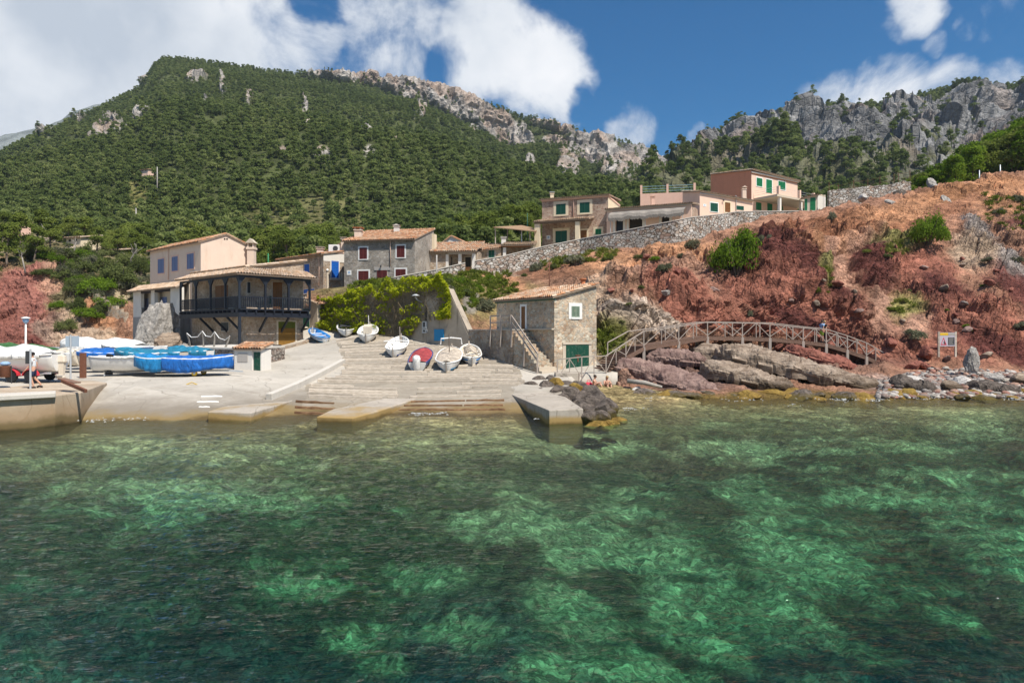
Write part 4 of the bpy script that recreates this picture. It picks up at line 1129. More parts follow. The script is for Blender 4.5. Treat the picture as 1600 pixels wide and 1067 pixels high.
m = MB(); lb(m, 0, 11.8, .02, .14, 8.75, 8.93); lb(m, .02, .14, .15, 6.95, 8.75, 8.93); m.build('eave_beam', M['dark_blue_wood'], BH)
posts = [(0.08, .08)] + [(fx, .08) for fx in (2.6, 5.4, 8.4, 11.7)] + [(.08, fy) for fy in (2.45, 4.7, 6.85)]
for (a, b) in posts:
 m = MB(); lb(m, a - .08, a + .08, b - .08, b + .08, DK + .003, 8.745)
 if b < .1:
  for s in (-1, 1):
   if -.2 < a + s * .5 < 11.9: m.prism([loc(a + s * .08, b - .06, 8.74), loc(a + s * .5, b - .06, 8.74), loc(a + s * .08, b - .06, 8.2)], [loc(a + s * .08, b + .06, 8.74), loc(a + s * .5, b + .06, 8.74), loc(a + s * .08, b + .06, 8.2)])
 if a < .1:
  for s in (-1, 1):
   if -.2 < b + s * .5 < 7.0: m.prism([loc(a - .06, b + s * .08, 8.74), loc(a - .06, b + s * .5, 8.74), loc(a - .06, b + s * .08, 8.2)], [loc(a + .06, b + s * .08, 8.74), loc(a + .06, b + s * .5, 8.74), loc(a + .06, b + s * .08, 8.2)])
 m.build('post', M['dark_blue_wood'] if b < .1 else M['dark_wood'], BH)
m = MB(); lb(m, .1, 11.7, .05, .11, DK + .98, DK + 1.06); lb(m, .1, 11.7, .055, .105, DK + .1, DK + .15)
k = .25
while k < 11.7: lb(m, k, k + .05, .06, .10, DK + .15, DK + .98); k += .17
m.build('railing', M['dark_blue_wood'], BH)
m = MB(); lb(m, .05, .11, .12, 6.85, DK + .98, DK + 1.06); lb(m, .055, .105, .12, 6.85, DK + .1, DK + .15)
k = .28
while k < 6.8: lb(m, .06, .10, k, k + .05, DK + .15, DK + .98); k += .17
m.build('railing', M['dark_wood'], BH)
MB().box8([loc(.0, .0, 1.8), loc(.0, .2, 1.8), loc(.2, .2, 1.8), loc(.2, .0, 1.8), loc(.0, .0, DK - .725), loc(.0, .2, DK - .725), loc(.2, .2, DK - .725), loc(.2, .0, DK - .725)]).build('corner_post', M['dark_blue_wood'], BH)
for a in (2.4, 5.0, 7.7): MB().bar(loc(a, .12, DK - .72), loc(a, 1.42, 4.1), .14, .18).build('strut', M['dark_wood'], BH)
for b in (2.6, 4.75, 6.8): MB().bar(loc(.12, b, DK - .72), loc(1.42, b, 4.1), .14, .18).build('strut', M['dark_wood'], BH)
shutters(fr_, fr_.rect(425.5, 441, 441, 482.4), M['brown_door'], BH, 2, 12, None, name='door')
shutters(fl, fl.rect(337, 446, 357, 484.5), M['brown_door'], BH, 2, 12, None, name='door')
shutters(fr_, fr_.rect(386, 441, 391, 458), M['dark_wood'], BH, 1, 4, None)
shutters(fl, fl.rect(346, 504, 357, 517), M['grey_dark'], BH, 2, 5, None)
g = fr_.rect(434.4, 502.6, 461, 540.5)
m = MB(); fr_.box(m, g[0] - .18, g[0], g[2], g[3] + .15, 0, .05); fr_.box(m, g[1], g[1] + .18, g[2], g[3] + .15, 0, .05); fr_.box(m, g[0], g[1], g[3], g[3] + .15, 0, .049)
gd = m.build('garage_door', M['pl_sand'], BH)
m = MB(); zt = g[2] + (g[3] - g[2]) * .74
fr_.box(m, g[0], g[1], g[2], zt, .0, .02)
for k in range(4):
 za = g[2] + (zt - g[2]) * k / 4
 fr_.box(m, g[0] + .03, g[1] - .03, za + .03, za + (zt - g[2]) / 4 - .03, .02, .04)
m.build('door_panel', M['ochre_door'], gd)
m = MB(); fr_.box(m, g[0], g[1], zt, g[3], .0, .02)
for k in range(6):
 ta = g[0] + (g[1] - g[0]) * k / 6; fr_.box(m, ta, ta + .05, zt, g[3], .02, .05)
m.build('door_light', m_paint('green_glass_panel', (.12, .14, .015), .4, .3, 6), gd)
wall_lamp(fr_, 449, 496, BH)
t_, z_ = fr_.t(424), fr_.z(541, fr_.t(424))
m = MB(); m.bar(fr_.pt(fr_.t(419), fr_.z(463, fr_.t(419)), .35), fr_.pt(fr_.t(419), fr_.z(475, fr_.t(419)), .35), .45, .06, (1, 1, 0)); tag(m.build('hanging_towel', M['green_shutter']), 'dark green cloth hung over the black balcony rail', 'cloth')
# ---------------------------------------------------------------- pale pink house beside it, with the loggia wing
PH = thing('pale_pink_house', 'pale pink plastered house with three slate blue shuttered windows behind the timber balcony', 'house')
a0, b0, lLp, lRp = 12.45, 2.35, 12.6, 5.1
Z1 = 13.1
cpl = [loc(a0, b0, 0), loc(a0, b0 + lRp / 2, 0), loc(a0, b0 + lRp, 0), loc(a0 + lLp, b0 + lRp, 0), loc(a0 + lLp, b0 + lRp / 2, 0), loc(a0 + lLp, b0, 0)]
block('wall', cpl, 3.0, [Z1, Z1 + .95, Z1 + .05, Z1 + .05, Z1 + .95, Z1], M['pl_pink'], PH)
roof('roof', loc(a0 - .15, b0 - .35, Z1 - .05), loc(a0 + lLp + .2, b0 - .35, Z1 - .05), loc(a0 + lLp + .2, b0 + lRp / 2, Z1 + 1.06), loc(a0 - .15, b0 + lRp / 2, Z1 + 1.06), PH, TILES, seed=4)
roof('roof', loc(a0 - .15, b0 + lRp + .3, Z1 - .02), loc(a0 + lLp + .2, b0 + lRp + .3, Z1 - .02), loc(a0 + lLp + .2, b0 + lRp / 2, Z1 + 1.06), loc(a0 - .15, b0 + lRp / 2, Z1 + 1.06), PH, TILES, seed=5)
fp = Fac(loc(a0, b0, 0), DL); fg = Fac(loc(a0, b0, 0), DR)
for r_ in ((247.0, 404.8, 256.5, 427), (268.7, 401, 278, 423.5), (292.5, 396.5, 303, 420.2)):
 shutters(fp, fp.rect(*r_), M['slate_shutter'], PH, 2, 8, M['pl_rose'], .16)
pipe(fp, 264, 387, 437, M['pl_salmon'], PH)
for tx in (350.8, 354.5):
 t = fg.t(tx); m = MB(); m.lathe([(.09, -.02), (.09, .02)], (0, 0, 0), 10)
 m.v = [tuple(fg.pt(t, fg.z(373.5, t), .012) + np.array((fg.d[0] * v[0], fg.d[1] * v[0], v[1])) + np.array((fg.n[0], fg.n[1], 0)) * v[2]) for v in m.v]
 m.build('vent_hole', M['dark_room'], PH)
chimney(PH, 393, 378, 418, 71.5, .7, M['pl_pink'], M['pl_sand'], 'gable')
LW = thing('loggia_house', 'low white house with a two-bay loggia on a grey base left of the balcony', 'house')
F_ = fl
tA, tB = F_.t(282), F_.t(208)
zf = 5.75; ze = 8.62
depthw = .93
def fbx(name, t0, t1, z0, z1, o0, o1, mat, par=LW):
 m = MB(); F_.box(m, t0, t1, z0, z1, o0, o1); return m.build(name, mat, par)
tW0 = max(tA, 11.0)
t1_, t2_, t3_, t4_ = F_.t(266), F_.t(241.2), F_.t(235.6), F_.t(219.8)
fbx('base_wall', tW0, tB, 1.4, zf, -.9, .03, M['render_grey'])
for (q0, q1) in ((tW0, t1_), (t2_, t3_), (t4_, tB)): fbx('pier', q0, q1, zf, ze, -.35, 0, M['pl_white'])
fbx('lintel', t1_, t2_, ze - .28, ze, -.35, -.01, M['dark_wood']); fbx('lintel', t3_, t4_, ze - .28, ze, -.35, -.01, M['dark_wood'])
fbx('back_wall', tW0, tB, zf, ze + .35, -.92, -.85, M['pl_sand'])
Fb = Fac(F_.O - F_.n * .85, DL)
for (q0, q1) in ((250, 262), (222, 233)):
 t0, t1 = Fb.t(q1), Fb.t(q0)
 shutters(Fb, (t0 + .2, t1 - .2, zf + .05, zf + 2.1), M['slate_shutter'], LW, 2, 9, None, name='door')
for (q0, q1) in ((t1_, t2_), (t3_, t4_)):
 m = MB(); F_.box(m, q0, q1, zf + .92, zf + .98, -.12, -.06); F_.box(m, q0, q1, zf + .08, zf + .13, -.12, -.06)
 k = q0 + .1
 while k < q1: F_.box(m, k, k + .035, zf + .13, zf + .92, -.105, -.075); k += .16
 m.build('railing', M['dark_blue_wood'], LW)
roof('roof', F_.pt(tW0 - .1, ze - .02, .55), F_.pt(tB + .5, ze - .02, .55), F_.pt(tB + .5, ze + .75, -.95), F_.pt(tW0 - .1, ze + .75, -.95), LW, TILES_PALE, seed=6)
# ---------------------------------------------------------------- central grey stone house with dark red shutters
CH = thing('grey_stone_house', 'two-storey grey stone house with dark red shutters in white surrounds', 'house')
C_ = (-10.26, 72.0); cL, cR = v2((-.977, .213)), v2((.213, .977))
plan = corner_plan(C_, cL, 8.05, cR, 6.2)
block('wall', plan, 7.5, [13.85, 15.75, 15.75, 13.85], M['stone_grey'], CH)
f1 = Fac(C_, cL); f2 = Fac(C_, cR)
pt = lambda f, t, z, o: f.pt(t, z, o)
roof('roof', f1.pt(-.12, 13.85, .38), f1.pt(8.3, 13.85, .38), f1.pt(8.3, 15.95, -6.4), f1.pt(-.12, 15.95, -6.4), CH, TILES, seed=7)
W_ = M['white_paint']
for r_ in ((561.7, 387, 573.6, 405), (620, 384, 632.3, 402.4), (560, 423.4, 576, 447), (618.2, 420.6, 634, 432)): shutters(f1, f1.rect(*r_), M['red_shutter'], CH, 2, 8, W_, .15, sill=r_[1] < 410)
shutters(f1, f1.rect(589, 422.6, 605, 443), M['red_shutter'], CH, 2, 8, None, name='door')
t0, t1, z0, z1 = f1.rect(585, 417.5, 610.5, 422.3); m = MB(); f1.box(m, t0, t1, z0, z1, 0, .06); m.build('lintel', M['pl_grey'], CH)
plaque(f1, f1.rect(542, 422.5, 549, 429.8), CH, W_)
wall_lamp(f1, 596, 416, CH)
pipe(f1, 610.3, 376.5, 416, M['pl_salmon'], CH)
chimney(CH, 560, 356, 372, 75.5, .75, M['pl_pink'], M['terracotta'])
chimney(CH, 620, 352, 362, 77.5, .6, M['pl_white'], M['pl_white'], 'gable')
chimney(CH, 537, 371, 380, 74.8, .5, M['pl_pink'], M['pl_sand'])
t_ = 6.0
m = MB(); f2.box(m, 5.6, 6.4, 9.5, 15.2, -.02, .28); m.build('side_pier', M['pl_cream'], CH)
# ---------------------------------------------------------------- stone house with bright blue shutters
BS = thing('blue_shutter_house', 'brown stone house with bright blue shutters left of the grey stone house', 'house')
C_ = (-21.0, 76.0); bL, bR = v2((-.743, .67)), v2((.67, .743))
plan = corner_plan(C_, bL, 9.6, bR, 6)
block('wall', plan, 5.5, [12.75, 13.4, 13.4, 12.75], M['stone_warm'], BS)
f1 = Fac(C_, bL); f2 = Fac(C_, bR)
roof('roof', f1.pt(-.15, 12.8, .4), f1.pt(9.9, 12.8, .4), f1.pt(9.9, 13.6, -4.2), f1.pt(-.15, 13.6, -4.2), BS, TILES, seed=8)
m = MB(); f2.box(m, .0, 5.6, 12.0, 12.95, 0, .03); m.build('plaster_band', M['pl_white'], BS)
B_ = M['blue_shutter']
shutters(f1, f1.rect(476, 413, 483.6, 427.2), B_, BS, 2, 8, M['pl_sand'], .12)
shutters(f1, f1.rect(475, 452, 491, 458.5), B_, BS, 2, 4, M['pl_sand'], .12)
shutters(f2, f2.rect(517.5, 408, 529, 434), B_, BS, 2, 10, M['pl_white'], .14)
t0, t1, z0, z1 = f2.rect(514, 435, 532, 438); m = MB(); f2.box(m, t0, t1, z0, z1, 0, .3); m.build('ledge', M['pl_grey'], BS)
pipe(f1, 499.5, 401, 447, M['pl_salmon'], BS)
for tx in (511, 534):
 t = f2.t(tx); m = MB(); f2.box(m, t - .12, t + .12, 7, f2.z(425.5, t), .0, .12); q = m.build('gate_pillar', M['pl_sand'], BS)
m = MB(); q = f2.pt(f2.t(511), f2.z(424, f2.t(511)) + .08, .06); m.lathe([(.05, -.1), (.16, -.02), (.16, .1), (.05, .2)], q, 10); m.build('lamp_globe', M['white_paint'], BS, True)
RH = thing('pink_rear_house', 'small pink gabled house with a flat roof corner behind the bright blue shutters', 'house')
f3 = Fac(P(536, 440, 83)[:2], v2((-.85, .5)))
q = f3
pl = [f3.pt(0, 0, 0), f3.pt(0, 0, -5), f3.pt(3.6, 0, -5), f3.pt(3.6, 0, 0)]
block('wall', [p[:2] for p in pl], 8, [14.9, 15.0, 13.7, 13.6], M['pl_salmon'], RH)
roof('roof', f3.pt(3.9, 13.62, .2), f3.pt(3.9, 13.72, -5.2), f3.pt(-.1, 15.1, -5.2), f3.pt(-.1, 15.0, .2), RH, TILES, seed=9)
chimney(RH, 500.5, 386, 398, 82, .7, M['pl_pink'], M['pl_sand'])
AC = thing('air_conditioner', 'white air conditioning unit on the pink roof behind the bright blue shutters', 'air conditioner')
c = P(522, 388.5, 80.5); m = MB(); m.box(c[0] - .62, c[0] + .62, c[1] - .2, c[1] + .2, c[2] - .45, c[2] + .45); m.build('casing', W_, AC, bevel=.03)
m = MB(); m.lathe([(.3, 0), (.3, .03)], (0, 0, 0), 16); m.v = [(c[0] + .2 + v[0], c[1] - .2 - v[2], c[2] + v[1]) for v in m.v]; m.build('fan_grille', M['grey_dark'], AC)
for s in (-.45, .45): MB().bar((c[0] + s, c[1], c[2] - .45), (c[0] + s, c[1], c[2] - 1.2), .06, .06).build('bracket', M['steel'], AC)
SH = thing('garden_shed', 'small cream shed with a tiled roof and a barred window beside the vine-covered wall', 'shed')
C_ = P(496, 506, 66.5)[:2]; sL, sR = v2((-.8, .6)), v2((.75, .66))
f1, f2 = Fac(C_, sL), Fac(C_, sR)
block('wall', corner_plan(C_, sL, 2.3, sR, 2.6), 3.2, [6.75, 6.5, 7.0, 7.3], M['pl_sand'], SH)
roof('roof', f2.pt(-.2, 6.85, .2), f2.pt(2.8, 6.55, .2), f2.pt(2.8, 7.1, -2.5), f2.pt(-.2, 7.45, -2.5), SH, TILES_PALE, seed=10)
shutters(f2, f2.rect(501, 492.5, 508, 503), M['dark_room'], SH, 1, 3, M['pl_cream'], .1)
shutters(f1, (1.25, 2.25, 4.2, 6.35), M['green_shutter'], SH, 1, 1, None, name='door')
# ---------------------------------------------------------------- low tiled house row
LR = thing('porch_house', 'low stone house with a tiled porch on white columns beside the grey stone house', 'house')
C_ = (-4.2, 76.0); lL = v2((-.989, .151)); f1 = Fac(C_, lL); nb = -f1.n
zb, zt = 9.5, 13.05
m = MB(); tp = f1.t(700)
f1.box(m, tp, 6.7, zb, zt, -4.8, 0); f1.box(m, 0, tp, zb, zt + .3, -4.8, -1.6); m.build('wall', M['stone_warm'], LR)
for (q0, q1) in ((737.5, 742), (716, 720.5), (696.5, 700.5)):
 t0, t1 = sorted((f1.t(q0), f1.t(q1))); m = MB(); f1.box(m, t0, t1, zb, zt - .25, -.32, .012); m.build('column', M['pl_white'], LR)
m = MB(); f1.box(m, .0, tp, zt - .25, zt, -.32, .011); m.build('lintel', M['pl_grey'], LR)
fb = Fac(f1.O - f1.n * 1.6, lL)
shutters(fb, (fb.t(736), fb.t(727), 10.6, 12.6) if fb.t(736) < fb.t(727) else (fb.t(727), fb.t(736), 10.6, 12.6), M['dark_room'], LR, 1, 1, M['pl_sand'], .1, name='door')
shutters(fb, tuple(sorted((fb.t(703), fb.t(707)))) + (10.8, 12.6), M['dark_room'], LR, 1, 1, M['pl_sand'], .1, name='door')
shutters(f1, f1.rect(663.4, 398.7, 671.6, 408.6), M['green_shutter'], LR, 1, 6, M['pl_grey'], .1)
t0, t1 = sorted((f1.t(726.5), f1.t(737))); m = MB()
for k in range(7): f1.box(m, t0 + (t1 - t0) * k / 6.5, t0 + (t1 - t0) * k / 6.5 + .06, 10.3, 11.35, -.2, -.15)
f1.box(m, t0, t1, 10.95, 11.05, -.15, -.12); m.build('gate', M['brown_door'], LR)
roof('roof', f1.pt(-.25, zt + .02, .45), f1.pt(6.95, zt + .02, .45), f1.pt(6.95, zt + 1.75, -5.0), f1.pt(-.25, zt + 1.75, -5.0), LR, TILES_OLD + TILES, seed=11)
L2 = thing('terrace_house', 'low stone house under a pale tiled roof between the white columns and the reed pergola', 'house')
C_ = P(829, 381, 79.5)[:2]; l2 = v2((-.993, .12)); f1 = Fac(C_, l2); zt = 14.2
tq = f1.t(783)
m = MB(); f1.box(m, tq, 6.6, 10.2, zt - .35, -4.6, 0); f1.box(m, 0, tq, 10.2, zt, -4.6, -1.9); m.build('wall', M['stone_warm'], L2)
t0, t1 = sorted((f1.t(790.5), f1.t(785.8))); m = MB(); f1.box(m, t0, t1, 10.5, zt - .22, -.3, .012); m.build('column', M['pl_white'], L2)
m = MB(); f1.box(m, 0, tq, zt - .2, zt - .03, -.25, -.05); m.build('lintel', M['brown_door'], L2)
m = MB(); f1.box(m, -.5, -.03, 10.5, zt - .1, -2.2, .0); m.build('end_wall', M['stone_warm'], L2)
shutters(f1, f1.rect(763.3, 391, 772.8, 402.5), M['green_shutter'], L2, 2, 7, M['pl_grey'], .12)
roof('roof', f1.pt(-.4, zt + .02, .35), f1.pt(tq, zt + .02, .35), f1.pt(tq, zt + 1.1, -4.8), f1.pt(-.4, zt + 1.1, -4.8), L2, TILES_OLD, seed=12)
roof('roof', f1.pt(tq + .06, zt - .3, .35), f1.pt(6.9, zt - .7, .35), f1.pt(6.9, zt + .85, -4.8), f1.pt(tq + .06, zt + .95, -4.8), L2, TILES_OLD + TILES, seed=13)
chimney(L2, 787, 370.5, 379, 83, .55, M['pl_white'], M['pl_white'])
WG = thing('white_gable_house', 'white gabled house showing its roof peak behind the long low porch house', 'house')
f1 = Fac(P(741, 380, 87)[:2], v2((-.98, .2)))
w_ = f1.t(683)
m = MB(); m.prism([f1.pt(0, 10, 0), f1.pt(w_, 10, 0), f1.pt(w_, 14.9, 0), f1.pt(w_ * .62, 16.3, 0), f1.pt(0, 14.9, 0)], [f1.pt(0, 10, -5), f1.pt(w_, 10, -5), f1.pt(w_, 14.9, -5), f1.pt(w_ * .62, 16.3, -5), f1.pt(0, 14.9, -5)])
m.build('wall', M['pl_white'], WG)
roof('roof', f1.pt(-.2, 14.9, .15), f1.pt(-.2, 14.9, -5.2), f1.pt(w_ * .62, 16.45, -5.2), f1.pt(w_ * .62, 16.45, .15), WG, TILES, seed=14)
roof('roof', f1.pt(w_ + .2, 14.9, .15), f1.pt(w_ + .2, 14.9, -5.2), f1.pt(w_ * .62, 16.45, -5.2), f1.pt(w_ * .62, 16.45, .15), WG, TILES, seed=15)
PG = thing('reed_pergola', 'brown reed-matted pergola on thin posts above the pale tiled roof', 'pergola')
q = [P(771, 354.5, 83), P(836, 361, 82), P(846, 358.5, 89), P(815, 352, 90)]
m = MB(); m.prism([p - np.array((0, 0, .1)) for p in q], q); m.build('reed_mat', M['reed'], PG)
for p, pxx in ((P(774, 355, 83.4), 0), (P(815, 358.5, 83), 0), (P(828, 359.6, 83), 0), (P(793, 356.5, 86), 0)):
 m = MB(); m.tube([(p[0], p[1], 13.0), (p[0], p[1], p[2] - .1)], .06, 7); m.build('post', M['steel'] if abs(p[0] - 1.17) < .2 else M['pale_wood'], PG)
# ---------------------------------------------------------------- two-storey pinkish stone house with green shutters
GS = thing('green_shutter_house', 'two-storey pinkish stone house with dark green shutters and a columned porch', 'house')
C_ = (11.67, 83.0); gL, gR = v2((-.935, .356)), v2((.356, .935)); f1, f2 = Fac(C_, gL), Fac(C_, gR)
wL = f1.t(847); wR = f2.t(968)
block('wall', corner_plan(C_, gL, wL, gR, wR), 13.5, 20.55, M['stone_pink'], GS)
m = MB(); f2.box(m, -.02, wR, 17.9, 20.5, 0, .03); m.build('side_plaster', M['pl_cream'], GS)
m = MB(); f1.box(m, -.06, wL + .06, 20.5, 20.72, -.2, .10); f2.box(m, .11, wR + .05, 20.5, 20.72, -.2, .1); m.build('cornice', M['pl_rose'], GS)
roof('roof', f1.pt(-.2, 20.76, .28), f1.pt(wL + .3, 20.76, .28), f1.pt(wL + .3, 21.35, -wR - .2), f1.pt(-.2, 21.35, -wR - .2), GS, TILES_PALE, seed=16)
for r_ in ((869, 319, 884, 335.3), (906, 316.5, 921.5, 332.6), (868, 360.8, 886, 379)): shutters(f1, f1.rect(*r_), M['green_shutter'], GS, 2, 8, M['pl_cream'], .34, sill=r_[1] < 340)
shutters(f1, f1.rect(930.4, 357.8, 939.5, 366.5), M['green_bright'], GS, 2, 5, M['pl_cream'], .26)
shutters(f1, f1.rect(906, 360, 917, 373), M['brown_door'], GS, 1, 5, M['pl_cream'], .2, name='door')
plaque(f1, f1.rect(854, 368, 860, 374.5), GS, W_)
pipe(f1, 896.5, 312, 343, M['pl_rose'], GS)
fq = Fac(C_, gL, 2.3)
tq0, tq1 = fq.t(921), fq.t(834)
zc0 = fq.z(347, tq0)
for (q0, q1) in ((835, 843.2), (898.6, 905.5)):
 t0, t1 = sorted((fq.t(q0), fq.t(q1))); m = MB(); fq.box(m, t0, t1, 13.4, 17.35, -.42, .0); m.build('column', M['pl_cream'], GS)
m = MB(); fq.box(m, tq0 + .6, tq1 - .05, 17.35, 17.6, -.35, -.05); m.build('porch_beam', M['bark'], GS)
roof('porch_roof', fq.pt(tq0, 17.62, .2), fq.pt(tq1 + .1, 17.62, .2), fq.pt(tq1 + .1, 18.2, -2.28), fq.pt(tq0, 18.2, -2.28), GS, TILES_OLD, seed=17)
chimney(GS, 862.5, 300.5, 311.5, 86.5, .45, M['pl_cream'], M['steel'])
# ---------------------------------------------------------------- low house with the reed fringe awning
FH = thing('fringe_awning_house', 'low mauve rendered house with a shaggy grey reed awning over dark doorways', 'house')
C_ = (20.5, 78.0); hL = v2((-.917, .399)); f1 = Fac(C_, hL); wL = f1.t(948)
zt = 18.65
m = MB()
ops = [(962, 973.5), (983, 1003.5), (1034, 1046)]
edges = [0] + [x for (a, b) in reversed(ops) for x in sorted((f1.t(a), f1.t(b)))] + [wL]
for i in range(0, len(edges), 2): f1.box(m, edges[i], edges[i + 1], 14.5, zt, -.4, 0)
for i in range(1, len(edges) - 1, 2): f1.box(m, edges[i], edges[i + 1], 17.55, zt, -.4, -.002)
m.build('front_wall', M['pl_salmon'], FH)
m = MB(); f1.box(m, 0, wL, 14.5, zt + .2, -5, -2.2); f1.box(m, 0, .35, 14.5, zt, -2.2, -.41); f1.box(m, wL - .35, wL, 14.5, zt, -2.2, -.41); m.build('wall', M['stone_pink'], FH)
for (a, b) in ops:
 t0, t1 = sorted((f1.t(a), f1.t(b))); m = MB(); f1.box(m, t0, t1, 14.6, 17.5, -.36, -.3); m.build('door', M['dark_blue_wood'] if a < 1000 and b - a < 15 else M['dark_room'], FH)
 for t in (t0 - .3, t1 + .02):
  m = MB(); f1.box(m, t, t + .28, 14.6, 17.5, 0, .04); m.build('pilaster', M['pl_white'], FH)
m = MB(); f1.box(m, -.1, wL + .1, zt - .02, zt + .1, 0, .12); m.build('gutter', M['steel'], FH)
roof('roof', f1.pt(-.2, zt + .14, .3), f1.pt(wL + .2, zt + .14, .3), f1.pt(wL + .2, zt + .9, -5), f1.pt(-.2, zt + .9, -5), FH, TILES_PALE, seed=18)
ts = np.linspace(f1.t(1072), f1.t(955.5), 90); r = np.random.default_rng(4)
V = []; F = []
for i, t in enumerate(ts):
 sag = .06 * math.sin(t * 2.1) + .04 * math.sin(t * 4.7)
 for (o, z) in ((.05, 18.35), (.7, 18.1 + sag), (1.25, 17.85 + sag), (1.38, 17.5 + sag + r.uniform(-.05, .05)), (1.34, 17.22 + sag + r.uniform(-.14, .08))): V.append(f1.pt(t + r.uniform(-.02, .02), z, o))
for i in range(len(ts) - 1):
 for k in range(4): F.append((i * 5 + k, i * 5 + k + 1, i * 5 + 6 + k, i * 5 + 5 + k))
aw = obj('awning', mesh_np('awning', V, F, M['reed_grey'], False), FH); s_ = aw.modifiers.new('thick', 'SOLIDIFY'); s_.thickness = .07
for t in (ts[2], ts[-3], ts[45]): MB().tube([f1.pt(t, 15.0, 1.2), f1.pt(t, 17.8, 1.2)], .035, 6).build('awning_post', M['steel'], FH)
chimney(FH, 1020, 306.5, 317, 83, .4, M['pl_rose'], M['pl_rose'], 'gable')
# ---------------------------------------------------------------- rose house with the roof terrace
RT = thing('rose_terrace_house', 'low rose house with a blue-railed roof terrace beside the tall terracotta house', 'house')
C_ = np.array((23.1, 84.0)); kR = v2((.875, .484)); kL = v2((-.484, .875)); f1, f2 = Fac(C_, kR), Fac(C_, kL)
wR = f1.t(1176)
block('wall', corner_plan(C_, kL, 3.0, kR, wR), 17.2, [21.35, 21.0, 21.4, 21.75], M['pl_salmon'], RT)
roof('roof', f1.pt(-.15, 21.4, .3), f1.pt(wR + .1, 21.05, .3), f1.pt(wR + .1, 21.6, -3.1), f1.pt(-.15, 21.95, -3.1), RT, TILES_PALE, seed=19)
m = MB(); f1.box(m, 0, wR, 21.1, 21.2, .02, .12); m.build('gutter', M['steel'], RT)
shutters(f1, f1.rect(1109.8, 317.5, 1121.6, 331), M['green_shutter'], RT, 2, 7, W_, .12)
shutters(f1, f1.rect(1132.5, 316.5, 1141, 332), M['brown_door'], RT, 1, 6, M['pl_cream'], .18, name='door')
shutters(f1, f1.rect(1151, 322, 1162, 328), M['green_shutter'], RT, 2, 4, None)
plaque(f1, f1.rect(1098.5, 319, 1103.5, 323), RT, W_)
wall_lamp(f1, 1129, 313.5, RT); pipe(f1, 1149.5, 306, 330, M['steel'], RT)
fT = Fac(P(1092, 300, 88.5)[:2], v2((-.98, .2)))
t0, t1, tz = fT.t(1094), fT.t(1000.5), 22.3
m = MB(); fT.box(m, t0, t1, 17.3, tz, -5, 0); tb = m.build('terrace_block', M['pl_rose'], RT)
for tx in (1002, 1043, 1085.5):
 t = fT.t(tx); m = MB(); fT.box(m, t - .14, t + .14, tz, tz + 1.15, -.3, -.02); m.build('terrace_post', M['pl_rose'], RT)
for (q0, q1) in ((1004, 1041.5), (1044.5, 1084)):
 a, b = sorted((fT.t(q0), fT.t(q1))); m = MB()
 for z in (tz + .3, tz + .62, tz + .95): m.tube([fT.pt(a, z, -.15), fT.pt(b, z, -.15)], .03, 6)
 m.build('terrace_rail', m_paint('grey_blue_rail', (.25, .42, .48), .5, .1) if q0 < 1010 else bpy.data.materials['grey_blue_rail'], RT)
m = MB(); c = P(1020, 309, 82.6)
# ---------------------------------------------------------------- tall terracotta house
TH = thing('terracotta_house', 'tall terracotta house with green shutters and a columned terrace, highest in the village', 'house')
C_ = np.array((32.25, 92.0)); tR, tL = v2((.82, .57)), v2((-.57, .82)); f1, f2 = Fac(C_, tR), Fac(C_, tL)
wR, wL = f1.t(1246), f2.t(1110.5)
block('wall', corner_plan(C_, tL, wL, tR, wR), 18.0, [25.85, 25.65, 26.35, 26.55], M['pl_terra'], TH)
m = MB(); f1.box(m, .0, wR, 18.0, 25.35, 0, .03); m.build('front_plaster', M['pl_salmon'], TH)
roof('roof', f1.pt(-.15, 25.97, .38), f1.pt(wR + .25, 25.77, .38), f1.pt(wR + .25, 26.47, -wL), f1.pt(-.15, 26.67, -wL), TH, TILES_PALE, seed=20)
m = MB(); f1.box(m, -.1, wR + .1, 25.55, 25.72, .03, .2); m.build('gutter', M['pl_white'], TH)
Gb = M['green_bright']
f1b = Fac(C_, tR, .03)
for r_ in ((1182, 278.5, 1191, 291.5), (1216, 284, 1227, 296.5)): shutters(f1b, f1b.rect(*r_), Gb, TH, 2, 8, W_, .14)
shutters(f1b, f1b.rect(1197, 281, 1206, 301.5), Gb, TH, 2, 10, W_, .14, sill=False, name='door')
for r_ in ((1181.3, 316.8, 1189.5, 328.2), (1214.3, 321.5, 1223, 330)): shutters(f1b, f1b.rect(*r_), Gb, TH, 2, 7, None)
shutters(f1b, f1b.rect(1199, 318.5, 1206.5, 331), Gb, TH, 1, 8, None, name='door')
pipe(f1b, 1226.5, 281, 284, M['pl_rose'], TH)
zs = 22.15; s0, s1, so = f1.t(1177.5), wR + .5, 3.6
m = MB(); f1.box(m, s0, s1, zs - .28, zs, .04, so); m.build('terrace_slab', M['pl_sand'], TH)
for s in (s0 + .9, (s0 + s1) / 2 + .4, s1 - .5):
 m = MB(); f1.box(m, s - .17, s + .17, 17.6, zs - .285, so - .45, so - .1); m.build('column', M['pl_white'], TH)
for s in (s0 + .6, (s0 + s1) / 2, s1 - 2.0, s1 - .25):
 m = MB(); f1.box(m, s - .16, s + .16, zs + .003, zs + 1.15, so - .4, so - .06); m.build('terrace_post', M['pl_salmon'], TH)
m = MB()
for z in (.35, .65, .95): m.tube([f1.pt(s0, zs + z, so - .22), f1.pt(s1 - .2, zs + z, so - .22)], .018, 5); m.tube([f1.pt(s0, zs + z, so - .22), f1.pt(s0, zs + z, .1)], .018, 5)
m.build('terrace_rail', M['steel'], TH)
m = MB()
for k in range(9): f1.box(m, s1 - 2.9 + k * .28, s1 - 2.6 + k * .28, 18.6 + (8 - k) * .2, 18.8 + (8 - k) * .2, so - 1.6, so - .7)
m.build('stair', M['pl_sand'], TH)
